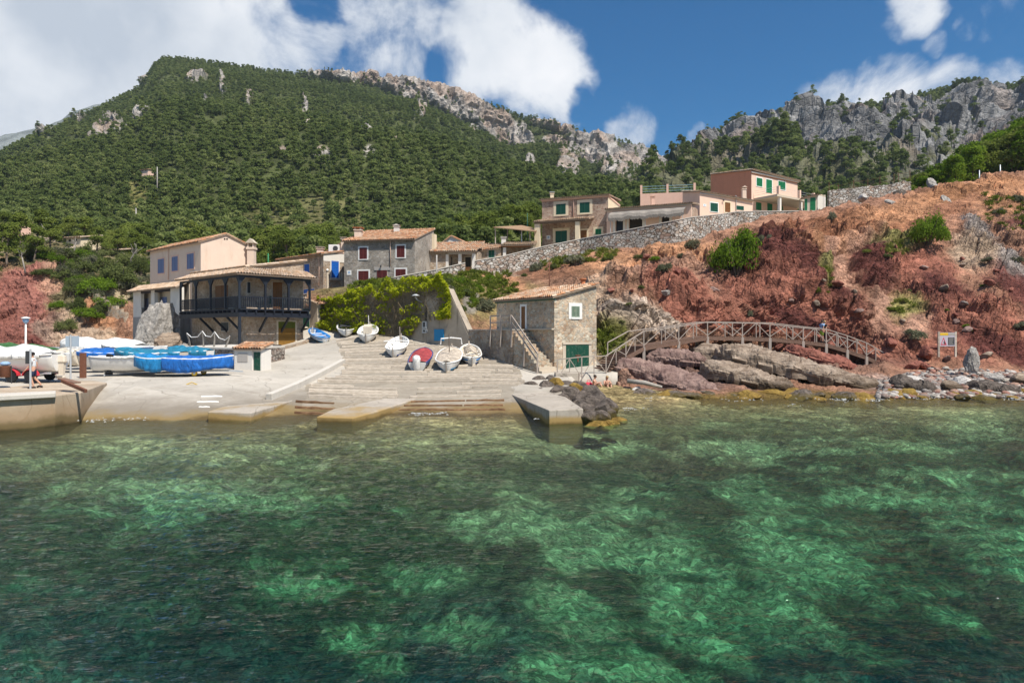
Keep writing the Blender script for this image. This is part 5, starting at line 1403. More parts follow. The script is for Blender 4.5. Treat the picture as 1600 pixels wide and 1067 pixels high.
chimney(TH, 1162.5, 292.5, 305.5, 90, .5, M['pl_pink'], M['pl_pink'], 'gable')
AN = thing('white_annex', 'small white tiled annex with green doors right of the columned terrace', 'annex')
C_ = P(1277.5, 330, 89.5)[:2]; f1, f2 = Fac(C_, v2((-.9, .2))), Fac(C_, v2((.72, .6)))
wL, wR = f1.t(1257), f2.t(1290)
block('wall', corner_plan(C_, f1.d, wL, f2.d, wR), 18.4, [22.05, 22.35, 22.05, 21.75], M['pl_sand'], AN)
m = MB(); f2.box(m, -.01, wR, 18.5, 22.0, 0, .03); m.build('side_plaster', M['pl_white'], AN)
roof('roof', f1.pt(-.15, 22.1, .3), f1.pt(wL + .2, 21.8, .3), f1.pt(wL + .2, 22.0, -wR - .1), f1.pt(-.15, 22.4, -wR - .1), AN, TILES_PALE, seed=22)
shutters(f1, f1.rect(1266, 309, 1274.3, 329), Gb, AN, 1, 9, None, name='door')
shutters(f1, f1.rect(1257.4, 311, 1261.5, 329), Gb, AN, 1, 9, None, name='door')
# ---------------------------------------------------------------- ground behind the balcony house
BACK = {}
BACK.update({p: [(520, 66.8), (500, 69), (478, 74), (462, 88), (436, 96), (428, 115)] for p in (315, 380, 440)})
BACK[480] = [(512, 67.2), (500, 69), (480, 72), (462, 76), (440, 92), (428, 110)]
BACK[530] = [(512, 67.2), (500, 69), (480, 72), (462, 76), (440, 92), (428, 110)]
G = loft(BACK, 90, 60, smooth=1)
G[..., 2] += .25 * fbm(G.reshape(-1, 3) * .5, 3).reshape(G.shape[:2])
bk = grid_obj('back_slope', G, M['pl_sand'], True); tag(bk, kind='structure')
# ---------------------------------------------------------------- parapet walls along the climbing lane
def parapet_wall(name, label, p0, p1, th=.45, deep=6.0, mat='stone_dry'):
 px = [p0] + [p for p in pp if p0 < p < p1] + [p1]
 px = sorted(set(list(px) + list(np.arange(p0, p1, 9.0))))
 T = thing(name, label, 'wall', tuple(parapet((p0 + p1) / 2) - np.array((0, 0, deep * .5))))
 o = np.array(T.location)
 def strip(zt, zb, o0, o1):
  V = []; F = []
  for p in px:
   q = parapet(p); dr = np.array((q[0], q[1], 0)); dr /= np.linalg.norm(dr)
   for (oo, z) in ((o0, zb), (o1, zb), (o1, zt), (o0, zt)): V.append(q + dr * oo + np.array((0, 0, z)) - o)
  n = len(px)
  for i in range(n - 1):
   for k in range(4): F.append((i * 4 + k, i * 4 + (k + 1) % 4, i * 4 + 4 + (k + 1) % 4, i * 4 + 4 + k))
  F += [(0, 1, 2, 3), tuple((n - 1) * 4 + k for k in (3, 2, 1, 0))]
  return V, F
 b = MB(); b.add(*strip(-.09, -deep, 0, th)); b.build('masonry', M[mat], T)
 b = MB(); b.add(*strip(0, -.09, -.06, th + .06)); b.build('coping', M['coping'], T)
 return T
parapet_wall('parapet_wall', 'grey stone parapet wall climbing past the red shutters above the vines', 470, 727)
parapet_wall('parapet_wall', 'long pale dry-stone wall climbing below the awning house to the terracotta house', 741.5, 1287, deep=8)
# ---------------------------------------------------------------- wall carrying the vines, with its sloping buttress end
def vw(px, off=0.0):
 D = 63.0 / ((px - 800) / K + 1.2208); x = (px - 800) * D / K
 n = v2((-.6338, -.7735)) * off
 return np.array((x + n[0], D + n[1]))
VW = thing('vine_wall', 'stained cement retaining wall behind the boats, half covered by vines', 'wall', tuple(vw(610)) + (2.5,))
top = [(488, 474), (520, 466), (560, 459), (610, 453), (660, 449), (693, 449), (700, 455), (712, 478), (726, 512), (738, 538), (744, 549)]
V = []; F = []
o = np.array(VW.location)
for (px, py) in top:
 q = vw(px); zt = EYE + (HY - py) * q[1] / K
 for (off, z) in ((0, 0.8), (0, zt), (-.7, zt), (-.7, .8)):
  r = vw(px, off); V.append(np.array((r[0], r[1], z)) - o)
n = len(top)
for i in range(n - 1):
 for k in range(3): F.append((i * 4 + k, i * 4 + k + 1, i * 4 + 5 + k, i * 4 + 4 + k))
 F.append((i * 4 + 3, i * 4, i * 4 + 4, i * 4 + 7))
F += [(3, 2, 1, 0), tuple((n - 1) * 4 + k for k in range(4))]
MB().add(V, F).build('masonry', M['cement_wall'], VW)
m = MB(); q0, q1, q2 = vw(700), vw(722), vw(741)
for (a, b) in (((700, 452), (741, 541)),):
 pa, pb = vw(a[0], .0), vw(b[0], .0)
 za, zb = EYE + (HY - a[1]) * pa[1] / K, EYE + (HY - b[1]) * pb[1] / K
 m.bar((pa[0] - o[0] + .2, pa[1] - o[1] + .25, za - o[2] + .02), (pb[0] - o[0] + .2, pb[1] - o[1] + .25, zb - o[2] + .02), .6, .12)
m.build('buttress_coping', M['cement_wall'], VW)
def on_vw(px, py, off):
 q = vw(px, 0); z = EYE + (HY - py) * q[1] / K; r = vw(px, off)
 return np.array((r[0], r[1], z))
def wall_rect(mb, x0, y0, x1, y1, o0, o1):
 a = [on_vw(x0, y1, o1), on_vw(x1, y1, o1), on_vw(x1, y1, o0), on_vw(x0, y1, o0)]; b = [on_vw(x0, y0, o1), on_vw(x1, y0, o1), on_vw(x1, y0, o0), on_vw(x0, y0, o0)]
 return mb.box8(a + b)
m = MB(); wall_rect(m, 679, 514.5, 694, 532.5, .01, .06); tag(m.build('blue_board', m_paint('blue_board_paint', (.02, .26, .52), .5, .15, 5)), 'bright blue board hung on the stained cement wall', 'board')
MBx = thing('meter_box', 'grey meter boxes one above the other on the cement wall left of the blue board', 'meter box', tuple(on_vw(664, 512, 0)))
o = np.array(MBx.location)
for (y0, y1) in ((502, 513), (514, 520.5)):
 m = MB(); wall_rect(m, 661.5, y0, 668, y1, .01, .16); m.v = [tuple(np.array(v) - o) for v in m.v]; c = m.build('casing', M['steel'], MBx)
 m = MB(); wall_rect(m, 663, y0 + 1.5, 666.5, y1 - 2, .161, .175); m.v = [tuple(np.array(v) - o) for v in m.v]; m.build('cover', M['grey_dark'], c)
m = MB(); wall_rect(m, 665.5, 475, 667, 501, .01, .07); tag(m.build('cable_duct', M['grey_dark']), 'dark cable duct running down the cement wall to the meter boxes', 'duct')
SL = thing('wall_floodlight', 'pale shaded floodlight on a bracket among the vines', 'lamp', tuple(on_vw(659, 470, 0)))
q = np.array((-.63, -.77, 0)); m = MB(); m.tube([(0, 0, -.1), tuple(q * .5 + np.array((0, 0, .05))), tuple(q * .7 + np.array((0, 0, .3)))], .05, 7); m.build('bracket', M['steel'], SL)
m = MB(); m.lathe([(.08, .12), (.34, .0), (.36, -.03), (.1, -.02)], tuple(q * .7 + np.array((0, 0, .42))), 12); m.build('lamp_shade', M['steel'], SL, True)
# ---------------------------------------------------------------- boathouse with its stair
BO = thing('boathouse', 'stone boathouse at the water with a green double door and a white framed window', 'boathouse')
C_ = np.array((2.85, 46.0)); oL, oR = v2((-.59, .81)), v2((.81, .59)); f1, f2 = Fac(C_, oL), Fac(C_, oR)
wL, wR = f1.t(776), f2.t(932)
block('wall', corner_plan(C_, oL, wL, oR, wR), .9, [6.38, 7.3, 7.3, 6.38], M['stone_tan'], BO)
roof('roof', f1.pt(-.18, 6.42, .3), f1.pt(wL + .15, 6.42, .3), f1.pt(wL + .15, 7.5, -wR - .15), f1.pt(-.18, 7.5, -wR - .15), BO, TILES_PALE + TILES, .22, seed=23)
m = MB(); f1.box(m, -.1, wL + .1, 6.22, 6.36, 0, .1); m.build('eave_board', M['green_shutter'], BO)
shutters(f1, f1.rect(815.2, 479, 821, 513.5), M['brown_door'], BO, 1, 8, W_, .17, sill=False, name='door')
shutters(f2, f2.rect(892.5, 478.5, 905.3, 495.5), m_paint('faded_green_shutter_paint', (.20, .27, .20), .7, .3, 8, dirt=(.5, .42, .3), dirt_amt=.6), BO, 2, 9, W_, .23)
t0, t1, z0, z1 = f1.rect(826, 513, 866, 515.5); m = MB(); f1.box(m, t0, t1, z0, z1, 0, .22); m.build('string_course', M['pl_sand'], BO)
g = f2.rect(884, 538, 919.5, 577.5)
m = MB(); f2.box(m, g[0] - .3, g[1] + .25, g[3], g[3] + .14, 0, .08); f2.box(m, g[0] - .28, g[0] - .01, g[2], g[3], 0, .03); f2.box(m, g[1] + .01, g[1] + .26, g[2], g[3], 0, .03)
gd = m.build('boat_door', M['pl_sand'], BO)
tm = (g[0] + g[1]) / 2
for (a, b) in ((g[0], tm - .01), (tm + .01, g[1])):
 m = MB(); f2.box(m, a, b, g[2], g[3] - .02, .002, .05)
 k = a + .16
 while k < b - .05: f2.box(m, k, k + .02, g[2] + .02, g[3] - .05, .05, .058); k += .2
 m.build('door_leaf', M['green_door'], gd)
m = MB(); f2.box(m, tm - .22, tm + .22, g[2] + .95, g[2] + 1.02, .06, .09); f2.box(m, tm - .04, tm + .04, g[2] + .55, g[2] + 1.0, .06, .085); m.build('door_bolt', M['rust'], gd)
c = P(911, 444, 49.5); m = MB(); m.lathe([(.23, -.9), (.23, .0), (.17, .03), (.17, .28), (.26, .32), (.26, .40), (.1, .42)], c, 12); m.build('chimney_pot', M['terracotta'], BO, True)
m = MB(); z = 1.0; k = 0; rq = np.random.default_rng(8)
while z < 6.2:
 h = rq.uniform(.24, .4); l = .5 if k % 2 else .28
 f1.box(m, -.015, l, z, z + h - .03, -.05, .018); f2.box(m, -.017, .78 - l, z + .004, z + h - .034, -.05, .016); z += h; k += 1
m.build('quoins', M['stone_tan'], BO)
ST = thing('stone_stair', 'rubble stone landing and stair against the shaded side of the boathouse', 'stair', tuple(f1.pt(3, 1.3, 1.0)))
o = np.array(ST.location)
oloc = lambda m: setattr(m, 'v', [tuple(np.array(v) - o) for v in m.v]) or m
zl = f1.z(514.5, f1.t(818))
tl0 = f1.t(822); tl1 = wL + 1.6
m = MB(); f1.box(m, 2.75, tl1, .9, zl - .06, .002, 1.5); oloc(m).build('landing', M['stone_warm'], ST)
m = MB(); f1.box(m, 2.7, tl1, zl - .055, zl, .003, 1.55); oloc(m).build('landing_slab', M['coping'], ST)
ns = 11
for k in range(ns):
 z1 = zl - (k + 1) * (zl - 1.35) / (ns + .5)
 m = MB(); ta = 2.75 - (k + 1) * .29; f1.box(m, ta, ta + .288, .9, z1, .004, 1.42); oloc(m).build('step', M['pl_sand'] if k > 8 else M['stone_tan'], ST)
SR = thing('stair_railing', 'weathered timber handrail along the boathouse stair and landing', 'railing', tuple(f1.pt(3, zl, 1.45)))
o = np.array(SR.location)
zf = lambda t: zl if t > 2.75 else zl - (2.75 - t) * (zl - 1.35) / (ns + .5) / .29
for t in (5.3, 4.0, 2.75, 1.3, -.2):
 m = MB(); q = f1.pt(t, 0, 1.6); m.box(q[0] - .05, q[0] + .05, q[1] - .05, q[1] + .05, zf(t) - 1.25, zf(t) + .98); oloc(m).build('post', M['rail_white'], SR)
for h in (.95, .48):
 m = MB(); m.bar(f1.pt(5.3, zl + h, 1.6), f1.pt(2.75, zl + h, 1.6), .06, .09); m.bar(f1.pt(2.75, zl + h, 1.6), f1.pt(-.25, zf(-.25) + h, 1.6), .06, .1); oloc(m).build('handrail', M['rail_white'], SR)
SR2 = thing('path_railing', 'short timber railing at the top of the steps above the concrete buttress', 'railing', tuple(P(742, 505, 56)))
o = np.array(SR2.location); pr = [(734, 482, 60), (741, 489, 58.5), (750, 499, 57)]
for (x, y, D) in pr: q = P(x, y, D); m = MB(); m.box(q[0] - .05, q[0] + .05, q[1] - .05, q[1] + .05, q[2] - 1.6, q[2]); oloc(m).build('post', M['pale_wood'], SR2)
for dy in (2, 12):
 m = MB(); a, b = P(731, 480 + dy, 60.5), P(751, 500 + dy, 57); m.bar(a, b, .06, .09); oloc(m).build('handrail', M['pale_wood'], SR2)
# ---------------------------------------------------------------- concrete walkway, quay and slabs
def slab(name, label, pts, mat, cat, bottom=None):
 """pts: (px, py, D) outline of the top, counter-clockwise from above"""
 q = [P(*p) for p in pts]
 T = sum(q) / len(q)
 m = MB(); m.prism([(p[0] - T[0], p[1] - T[1], (bottom if bottom is not None else -1.6) - T[2]) for p in q], [tuple(p - T) for p in q])
 o = m.build(name, mat, None, bevel=.04, loc=tuple(T))
 return tag(o, label, cat)
def zslab(pts, z): return [(px, HY - (z - EYE) / D * K, D) for (px, D) in pts]
slab('boathouse_apron', 'low concrete platform with a plain front wall below the green boathouse door', zslab([(868, 43.8), (903, 44.0), (912, 46.4), (970, 47.4), (968, 49.6), (934, 49.0), (866, 45.8)], 1.42), M['concrete_slab'], 'platform', -.3)
QZ = 1.33
slab('stone_quay', 'old concrete quay wall with rust stains under the walking man', zslab([(-420, 26.5), (0, 27.8), (86, 29.2), (126, 30.6), (167, 36.6), (100, 42), (-420, 42)], QZ), M['concrete_quay'], 'quay')
m = MB()
e = [P(px, HY - (QZ + .12 - EYE) / D * K, D) for (px, D) in ((-420, 26.35), (0, 27.65), (87, 29.05))]; e2 = [P(px, HY - (QZ + .12 - EYE) / D * K, D) for (px, D) in ((87, 30.2), (0, 28.8), (-420, 27.5))]
m.prism([p - np.array((0, 0, .2)) for p in e + e2], e + e2); tag(m.build('quay_kerb', M['coping'], bevel=.03), 'pale stone kerb along the edge of the old concrete quay', 'kerb')
slab('slipway_pier', 'angular concrete slab pier running into the water in the middle of the slipway', [(494.5, 651, 30.6), (551, 653, 30.4), (592, 642, 32.6), (650, 622.5, 36.6), (600, 622.5, 36.4), (520, 639, 32.8)], M['concrete_slab'], 'pier')
slab('slipway_pier', 'concrete slab pier right of the slipway with dark boulders along it', [(858, 641, 29.7), (911.5, 638.5, 30.2), (884, 620, 35.0), (842, 609, 39.5), (812, 606, 41.3), (787, 611, 39.2), (815, 623, 35.2)], M['concrete_slab'], 'pier')
slab('slipway_pier', 'low broken concrete slab left of the timber slipway', [(324.5, 643, 31.0), (392, 645, 31.2), (440, 631, 34.2), (476, 619, 38.0), (440, 617, 38.0), (345, 636, 33.0)], M['concrete_slab'], 'pier')
m = MB(); kp = [(420, 625), (460, 608), (500, 588), (536, 568)]
kp = [on_ground(*p) for p in kp]
for a, b in zip(kp[:-1], kp[1:]): m.bar(a + np.array((0, 0, .05)), b + np.array((0, 0, .05)), .35, .55)
tag(m.build('slipway_kerb', M['coping'], bevel=.03), 'raised concrete kerb along the left side of the timber slipway', 'kerb')
m = MB(); kp = [(432, 545), (462, 543), (478, 539)]; kp = [on_ground(*p) for p in kp]
TW = thing('terrace_wall', 'rubble terrace wall behind the blue tarpaulin boats', 'wall')
q0, q1, q2 = np.array(P(262, 560, 50)[:2]), np.array(P(366, 580, 45)[:2]), np.array(P(366, 570, 52)[:2])
zt0 = EYE - 26 * 46 / K
block('masonry', [q0, q1, q1 + np.array((1.0, 7.0)), q0 + np.array((1.0, 9))], 1.0, zt0, M['stone_dry_dark'], TW)
block('coping', [q0 + np.array((-.05, -.08)), q1 + np.array((.08, -.08)), q1 + np.array((1.0, 7.05)), q0 + np.array((1.0, 9))], zt0, zt0 + .12, M['coping'], TW)
RF = thing('rope_fence', 'driftwood posts joined by slack white rope on the terrace below the balcony', 'fence', (q0[0] + 3, q0[1] + 1.5, zt0))
tops = []
for i, (px, D, h, ln) in enumerate(((297, 50.5, 1.0, -.25), (318, 49.5, 1.15, -.1), (334, 48.6, 1.1, .05), (352, 47.6, .8, .3))):
 b = P(px, HY - (zt0 + .1 - EYE) / D * K, D) - np.array(RF.location); tp_ = b + np.array((ln, 0, h)); tops.append(tp_)
 m = MB(); m.tube([b, (b + tp_) / 2 + np.array((.03, 0, 0)), tp_], [.07, .06, .05], 7); m.build('post', M['bark_dead'], RF)
for a, b in zip(tops[:-1], tops[1:]):
 m = MB(); m.tube([a, a * .7 + b * .3 - np.array((0, 0, .35)), a * .3 + b * .7 - np.array((0, 0, .38)), b], .03, 6); m.build('rope', M['white_paint'], RF)
HU = thing('utility_hut', 'tiny white utility hut with a tiled roof and green door beside the terrace wall', 'hut')
C_ = P(393.5, 579, 44.2)[:2]; f1, f2 = Fac(C_, v2((-.97, .24))), Fac(C_, v2((.5, .86)))
wL, wR = f1.t(366), 1.3
block('wall', corner_plan(C_, f1.d, wL, f2.d, wR), 1.2, [2.95, 2.95, 2.95, 2.95], M['pl_white'], HU)
roof('roof', f1.pt(-.75, 2.98, .15), f1.pt(wL + .1, 2.98, .15), f1.pt(wL + .1, 3.35, -1.3), f1.pt(-.75, 3.35, -1.3), HU, TILES, .2, seed=24)
g = f1.rect(371.5, 552, 387, 565); m = MB(); f1.box(m, *g, 0, .03); m.build('noticeboard', M['pl_grey'], HU)
m = MB(); f1.box(m, -.62, -.04, 1.2, 2.9, -1.2, -.10); m.build('door_bay', M['pl_white'], HU)
fd = Fac(C_ - f1.n * .10, f1.d)
m = MB(); fd.box(m, -.55, -.10, 1.35, 2.75, 0, .04); m.build('door', M['green_door'], HU)
for (px, lab) in ((418, 'rusty barrel barbecue on legs nearer the utility hut'), (433, 'rusty barrel barbecue on legs nearer the garage door')):
 b = on_ground(px, 565 if px < 425 else 560); T = thing('barrel_barbecue', lab, 'barbecue', tuple(b), .3, 'barbecues by the lane')
 m = MB(); m.lathe([(.3, .32), (.31, .35), (.31, 1.0), (.32, 1.03), (.28, 1.05)], (0, 0, 0), 14); m.build('drum', M['rust'] if px < 425 else M['grey_dark'], T)
 for k in range(3): a = k * 2.1; MB().bar((.22 * math.cos(a), .22 * math.sin(a), .34), (.3 * math.cos(a), .3 * math.sin(a), -.02), .04, .04).build('leg', M['grey_dark'], T)
lw = [on_ground(400, 560), on_ground(425, 550), on_ground(462, 541), on_ground(484, 534)]
LWL = thing('low_wall', 'low rubble wall along the lane in front of the garage door', 'wall', tuple(lw[1]))
m = MB()
for a, b in zip(lw[:-1], lw[1:]): m.bar(a - lw[1] + np.array((0, 0, .0)), b - lw[1] + np.array((0, 0, .0)), .3, .45)
m.build('masonry', M['stone_warm'], LWL)
# ---------------------------------------------------------------- dry-stone wall and fence at the top right
RW = thing('hilltop_wall', 'broken dry-stone wall along the skyline right of the white annex', 'wall', tuple(P(1360, 310, 88)))
o = np.array(RW.location); V = []; F = []
rw = [(1296, 298, 88, 3.5), (1320, 295, 88, 3.2), (1350, 291.5, 88, 2.6), (1385, 288.5, 88.5, 2.2), (1400, 287, 88.5, 2), (1412, 281.5, 89, 2.3), (1424, 285, 89, 2.2)]
rq = np.random.default_rng(2)
px = np.linspace(1296, 1424, 60)
for p in px:
 y = np.interp(p, [a[0] for a in rw], [a[1] for a in rw]) + rq.uniform(-.9, .9); D = np.interp(p, [a[0] for a in rw], [a[2] for a in rw])
 t = P(p, y, D) - o
 for (oo, z) in ((0, -4.2), (0.0, 0), (.55, 0), (.55, -4.2)): V.append(t + np.array((0, oo, z)))
for i in range(len(px) - 1):
 for k in range(4): F.append((i * 4 + k, i * 4 + (k + 1) % 4, i * 4 + 4 + (k + 1) % 4, i * 4 + 4 + k))
F += [(3, 2, 1, 0), tuple((len(px) - 1) * 4 + k for k in range(4))]
MB().add(V, F).build('masonry', M['stone_dry'], RW)
FN = thing('wire_fence', 'thin rusty posts and wires standing behind the hilltop wall', 'fence', tuple(P(1360, 300, 90)))
o = np.array(FN.location); tops = []
for (p, y0) in ((1295.5, 285), (1310, 288), (1334, 281), (1356, 279), (1375, 275), (1397, 272), (1404, 270), (1422, 266)):
 t = P(p, y0, 90) - o; tops.append(t); MB().tube([t, t - np.array((0, 0, 3.4))], .035, 6).build('post', M['rust'], FN)
for dz in (.25, .9, 1.6):
 m = MB()
 for a, b in zip(tops[:-1], tops[1:]): m.tube([a - np.array((0, 0, dz)), b - np.array((0, 0, dz))], .012, 4, False)
 m.build('wire', M['rust'], FN)
# ---------------------------------------------------------------- slipway timbers
RAMP_ROWS = []
rq = np.random.default_rng(12)
proto_t = {}
def timber(p, q, mat, label, group, wd=.12, h=.16):
 p, q = np.array(p), np.array(q); c = (p + q) / 2; L = np.linalg.norm(q - p)
 key = (mat, round(L * 2))
 d = q - p
 if key not in proto_t:
  l0 = round(L * 2) / 2; m = MB(); n = 7; r = np.random.default_rng(len(proto_t))
  xs = np.linspace(-l0 / 2, l0 / 2, n); rows = []
  V = []; F = []
  for x in xs:
   a, b = wd / 2 * r.uniform(.85, 1.1), h * r.uniform(.85, 1.08); s = r.uniform(-.02, .02)
   V += [(x, -a, -.08 + s), (x, a, -.08 + s), (x, a * .9, b + s), (x, -a * .9, b + s)]
  for i in range(n - 1):
   for k in range(4): F.append((i * 4 + k, i * 4 + (k + 1) % 4, i * 4 + 4 + (k + 1) % 4, i * 4 + 4 + k))
  F += [(3, 2, 1, 0), tuple((n - 1) * 4 + k for k in range(4))]
  o = MB().add(V, F).build('timber_skid', M[mat], bevel=.02); proto_t[key] = o
 else:
  o = proto_t[key].copy(); COL.objects.link(o)
 o.location = tuple(c); o.rotation_euler = (0, -math.asin(d[2] / L), math.atan2(d[1], d[0]))
 tag(o, label, 'timber', group)
 return o
def xz(px, D):
 x = (px - 800) * D / K; return np.array((x, D, gz(x, D)))
D_ = 61.0
while D_ > 36.4:
 l = float(np.interp(D_, [36, 40.4, 41.5, 43.5, 46, 50, 54, 57, 61], [474, 488, 503, 531, 541, 537, 535, 531, 528])) + rq.uniform(-4, 4)
 r = float(np.interp(D_, [36, 39.8, 40, 41.5, 44, 46, 48, 50, 53, 54, 55.5, 57, 61], [628, 628, 815, 818, 815, 806, 790, 765, 735, 726, 690, 658, 600])) + rq.uniform(-8, 4)
 x = l
 while x < r - 18:
  e = min(r, x + rq.uniform(60, 150))
  if rq.random() > .06 and not (D_ < 41.2 and 640 < (x + e) / 2 < 700):
   a, b = xz(x, D_ + rq.uniform(-.05, .05)), xz(e - 2.5, D_ + rq.uniform(-.08, .08))
   timber(a, b, 'timber', 'weathered pale timber skid laid across the upper concrete slipway', 'pale timber skids on the slipway')
  x = e
 D_ -= rq.uniform(.66, .82)
for D_ in (39.2, 38.0, 37.0, 36.1, 35.2, 34.4):
 x = 640 + (39.3 - D_) * -2; r = float(np.interp(D_, [34, 39.3], [792, 785]))
 lo = float(np.interp(D_, [34, 36.5, 39.3], [622, 640, 655]))
 x = lo
 while x < r - 10:
  e = min(r, x + rq.uniform(55, 110))
  a, b = xz(x, D_ + rq.uniform(-.05, .05)), xz(e - 3, D_ + rq.uniform(-.05, .05))
  wet = D_ < 36.5
  timber(a, b, 'timber_wet' if wet else 'timber', 'dark brown wet timber skid at the foot of the slipway' if wet else 'pale timber skid across the slipway just above the wet ones', 'wet timber skids' if wet else 'lower pale timber skids', .15, .12)
  x = e
for D_ in (35.6, 34.4, 33.4): timber(xz(462, D_), xz(522, D_), 'timber_wet', 'dark timber skid between the low broken slab and the angular pier', 'timber skids beside the broken slab', .15, .12)
for (x0, x1, y) in ((317, 344, 620), (311, 338, 628.5), (307, 331, 636.5)): timber(on_ground(x0, y), on_ground(x1, y), 'white_paint', 'short white skid on the stained apron left of the broken slab', 'short white skids on the apron', .09, .05)
# ---------------------------------------------------------------- boats
def hull_shape(L, B, H, transom=False, n=21, m=8):
 s = np.linspace(-1, 1, n)
 b = B / 2 * (1 - np.abs(s) ** 3.4) ** .72
 if transom: b = np.where(s < 0, B / 2 * (1 - .22 * np.abs(s) ** 2), b)
 b = np.maximum(b, .025)
 keel = .10 * H * np.abs(s) ** 3 * np.where(s > 0, 2.2, 1.2 if not transom else .2)
 sheer = H * (1 + .10 * s ** 2 + .20 * np.clip(s, 0, 1) ** 2)
 x = s * L / 2 * (1 - .0)
 t = np.linspace(0, 1, m)
 R = []
 for i in range(n):
  y = b[i] * np.clip(t, 0, 1) ** .5; z = keel[i] + (sheer[i] - keel[i]) * t ** 1.7
  rake = x[i] + np.sign(s[i]) * .06 * L * (np.abs(s[i]) ** 6) * t * (.6 if s[i] > 0 else (.3 if not transom else .2))
  right = np.stack([rake, y, z], -1); left = np.stack([rake, -y, z], -1)
  R.append(np.concatenate([left[::-1], right[1:]]))
 return np.array(R), s, b, sheer, keel        # n, 2m-1, 3
def grid_part(name, G, mat, parent, thick=0.0, smooth=True):
 me = mesh_np(name, G.reshape(-1, 3), grid_faces(*G.shape[:2]), mat, smooth)
 o = obj(name, me, parent)
 if thick:
  md = o.modifiers.new('thick', 'SOLIDIFY'); md.thickness = thick; md.offset = 0
 return o
def lerp_cols(R, frac0, frac1, inner=.94):
 return R
def make_boat(label, loc_, heading, L, B, H, hull='white_hull', rim='white_paint', inside='white_hull', bottom=None, transom=False, pitch=0.0, roll=0.0, thwarts=3, stem=True, rudder=True, extras=(), group=None, cover=None, band=None):
 T = thing('rowing_boat', label, 'boat', tuple(loc_), heading, group)
 T.rotation_euler = Matrix.Rotation(heading, 4, 'Z') .to_euler() if not (pitch or roll) else (Matrix.Rotation(heading, 4, 'Z') @ Matrix.Rotation(-pitch, 4, 'Y') @ Matrix.Rotation(roll, 4, 'X')).to_euler()
 R, s, b, sh_, kl = hull_shape(L, B, H, transom)
 n, m = R.shape[:2]
 grid_part('hull', R, M[hull], T, .035)
 if transom:
  e = R[0]; c = e.mean(0)
  MB().add(list(e) + [tuple(p + np.array((.03, 0, 0))) for p in e], [tuple(range(m)), tuple(range(2 * m - 1, m - 1, -1))] + [(i, i + 1, m + i + 1, m + i) for i in range(m - 1)] + [(m - 1, 0, m, 2 * m - 1)]).build('transom', M[hull], T)
 if bottom:       # antifouling below the waterline: the lower strakes, laid just outside the hull
  G = R[1:-1, m // 2 - 4:m // 2 + 5].copy(); G[..., 1] *= 1.03; G[..., 2] -= .022; grid_part('bottom_paint', G, M[bottom], T, .01)
 if band:
  for sd in (slice(1, 3), slice(m - 3, m - 1)):
   G = R[:, sd].copy(); G[..., 1] *= 1.045; grid_part('strake', G, M[band], T, .02)
 g = MB(); edge = [R[i, 0] for i in range(n)]; edge2 = [R[i, -1] for i in range(n)]
 g.tube(edge + edge2[::-1], .045, 6); g.build('gunwale', M[rim], T, True)
 G = np.stack([R[1:-1, 0] * np.array((1, .80, 1)), R[1:-1, -1] * np.array((1, .80, 1))], 1); G[..., 2] = H * .42
 G[:, :, 1] *= .92; grid_part('floor', G, M[inside], T, .02, False)
 G2 = R[1:-1].copy(); G2[..., 1] *= .955; G2[..., 2] += .02
 grid_part('lining', G2, M[inside], T, .01)
 for k in range(thwarts):
  i = int(n * (k + 1) / (thwarts + 1)); x = R[i, 0, 0]; y = abs(R[i, 0, 1]) * .9
  MB().box(x - .12, x + .12, -y, y, H * .74, H * .79).build('thwart', M['white_paint' if hull != 'blue_boat' else 'blue_boat'], T)
 if stem:
  p = R[-1, m // 2]; q = R[-1, 0]; MB().bar((p[0] - .02, 0, p[2] + .02), (q[0] + .02, 0, q[2] + .22), .07, .12, (1, 0, 0)).build('stem_post', M['pale_wood' if hull != 'blue_boat' else 'blue_boat'], T)
 MB().bar((R[1, m // 2, 0], 0, R[1, m // 2, 2] - .05), (R[-2, m // 2, 0], 0, R[-2, m // 2, 2] - .05), .07, .14).build('keel', M['bark'], T)
 if rudder:
  p = R[0, m // 2]; q = R[0, 0]
  MB().bar((q[0] - .10, 0, q[2] + .22), (p[0] - .08, 0, p[2] - .05), .04, .10, (1, 0, 0)).build('rudder', M['pale_wood'], T)
 if cover:
  G = np.empty((n - 2, 9, 3)); u = np.linspace(-1, 1, 9)
  for i in range(1, n - 1):
   y = abs(R[i, 0, 1]); G[i - 1, :, 0] = R[i, 0, 0]; G[i - 1, :, 1] = u * y * 1.0
   G[i - 1, :, 2] = R[i, 0, 2] + cover[1] * (1 - u ** 2) - .05 * np.abs(np.sin(i * 1.9)) * (1 - u ** 2)
  grid_part('canvas_cover', G, M[cover[0]], T, .02)
 for k in (-.22, .22):      # cradle chocks
  i = int(n * (.5 + k)); MB().box(R[i, 0, 0] - .08, R[i, 0, 0] + .08, -B * .34, B * .34, -.10, .12).build('chock', M['bark'], T)
 return T, R
PITCH = math.atan(.132)
def ramp_boat(label, px, py, hd, L, B, H, **kw):
 p = on_ground(px, py); p = p + np.array((0, 0, .12))
 return make_boat(label, p, math.radians(hd), L * .95, B * .88, H * .80, **kw)
T, R = ramp_boat('bright blue rowing boat with a pink lower hull on the apron by the balcony house', 498, 533, 125, 3.9, 1.65, .66, hull='white_hull', rim='blue_boat', inside='blue_boat', bottom='blue_bottom', pitch=.2, band='blue_boat', rudder=False)
T, R = ramp_boat('small white rowing boat with dark seats next to the bright blue one', 540, 523, 105, 4.0, 1.8, .72, pitch=.17, bottom=None)
m = MB(); m.box(-.5, .5, -.5, .5, .72, .78); m.build('seat_board', M['grey_dark'], T)
T, R = ramp_boat('white wooden boat with a beige engine box just below the vines', 575, 531, 97, 4.2, 1.95, .82, pitch=.2)
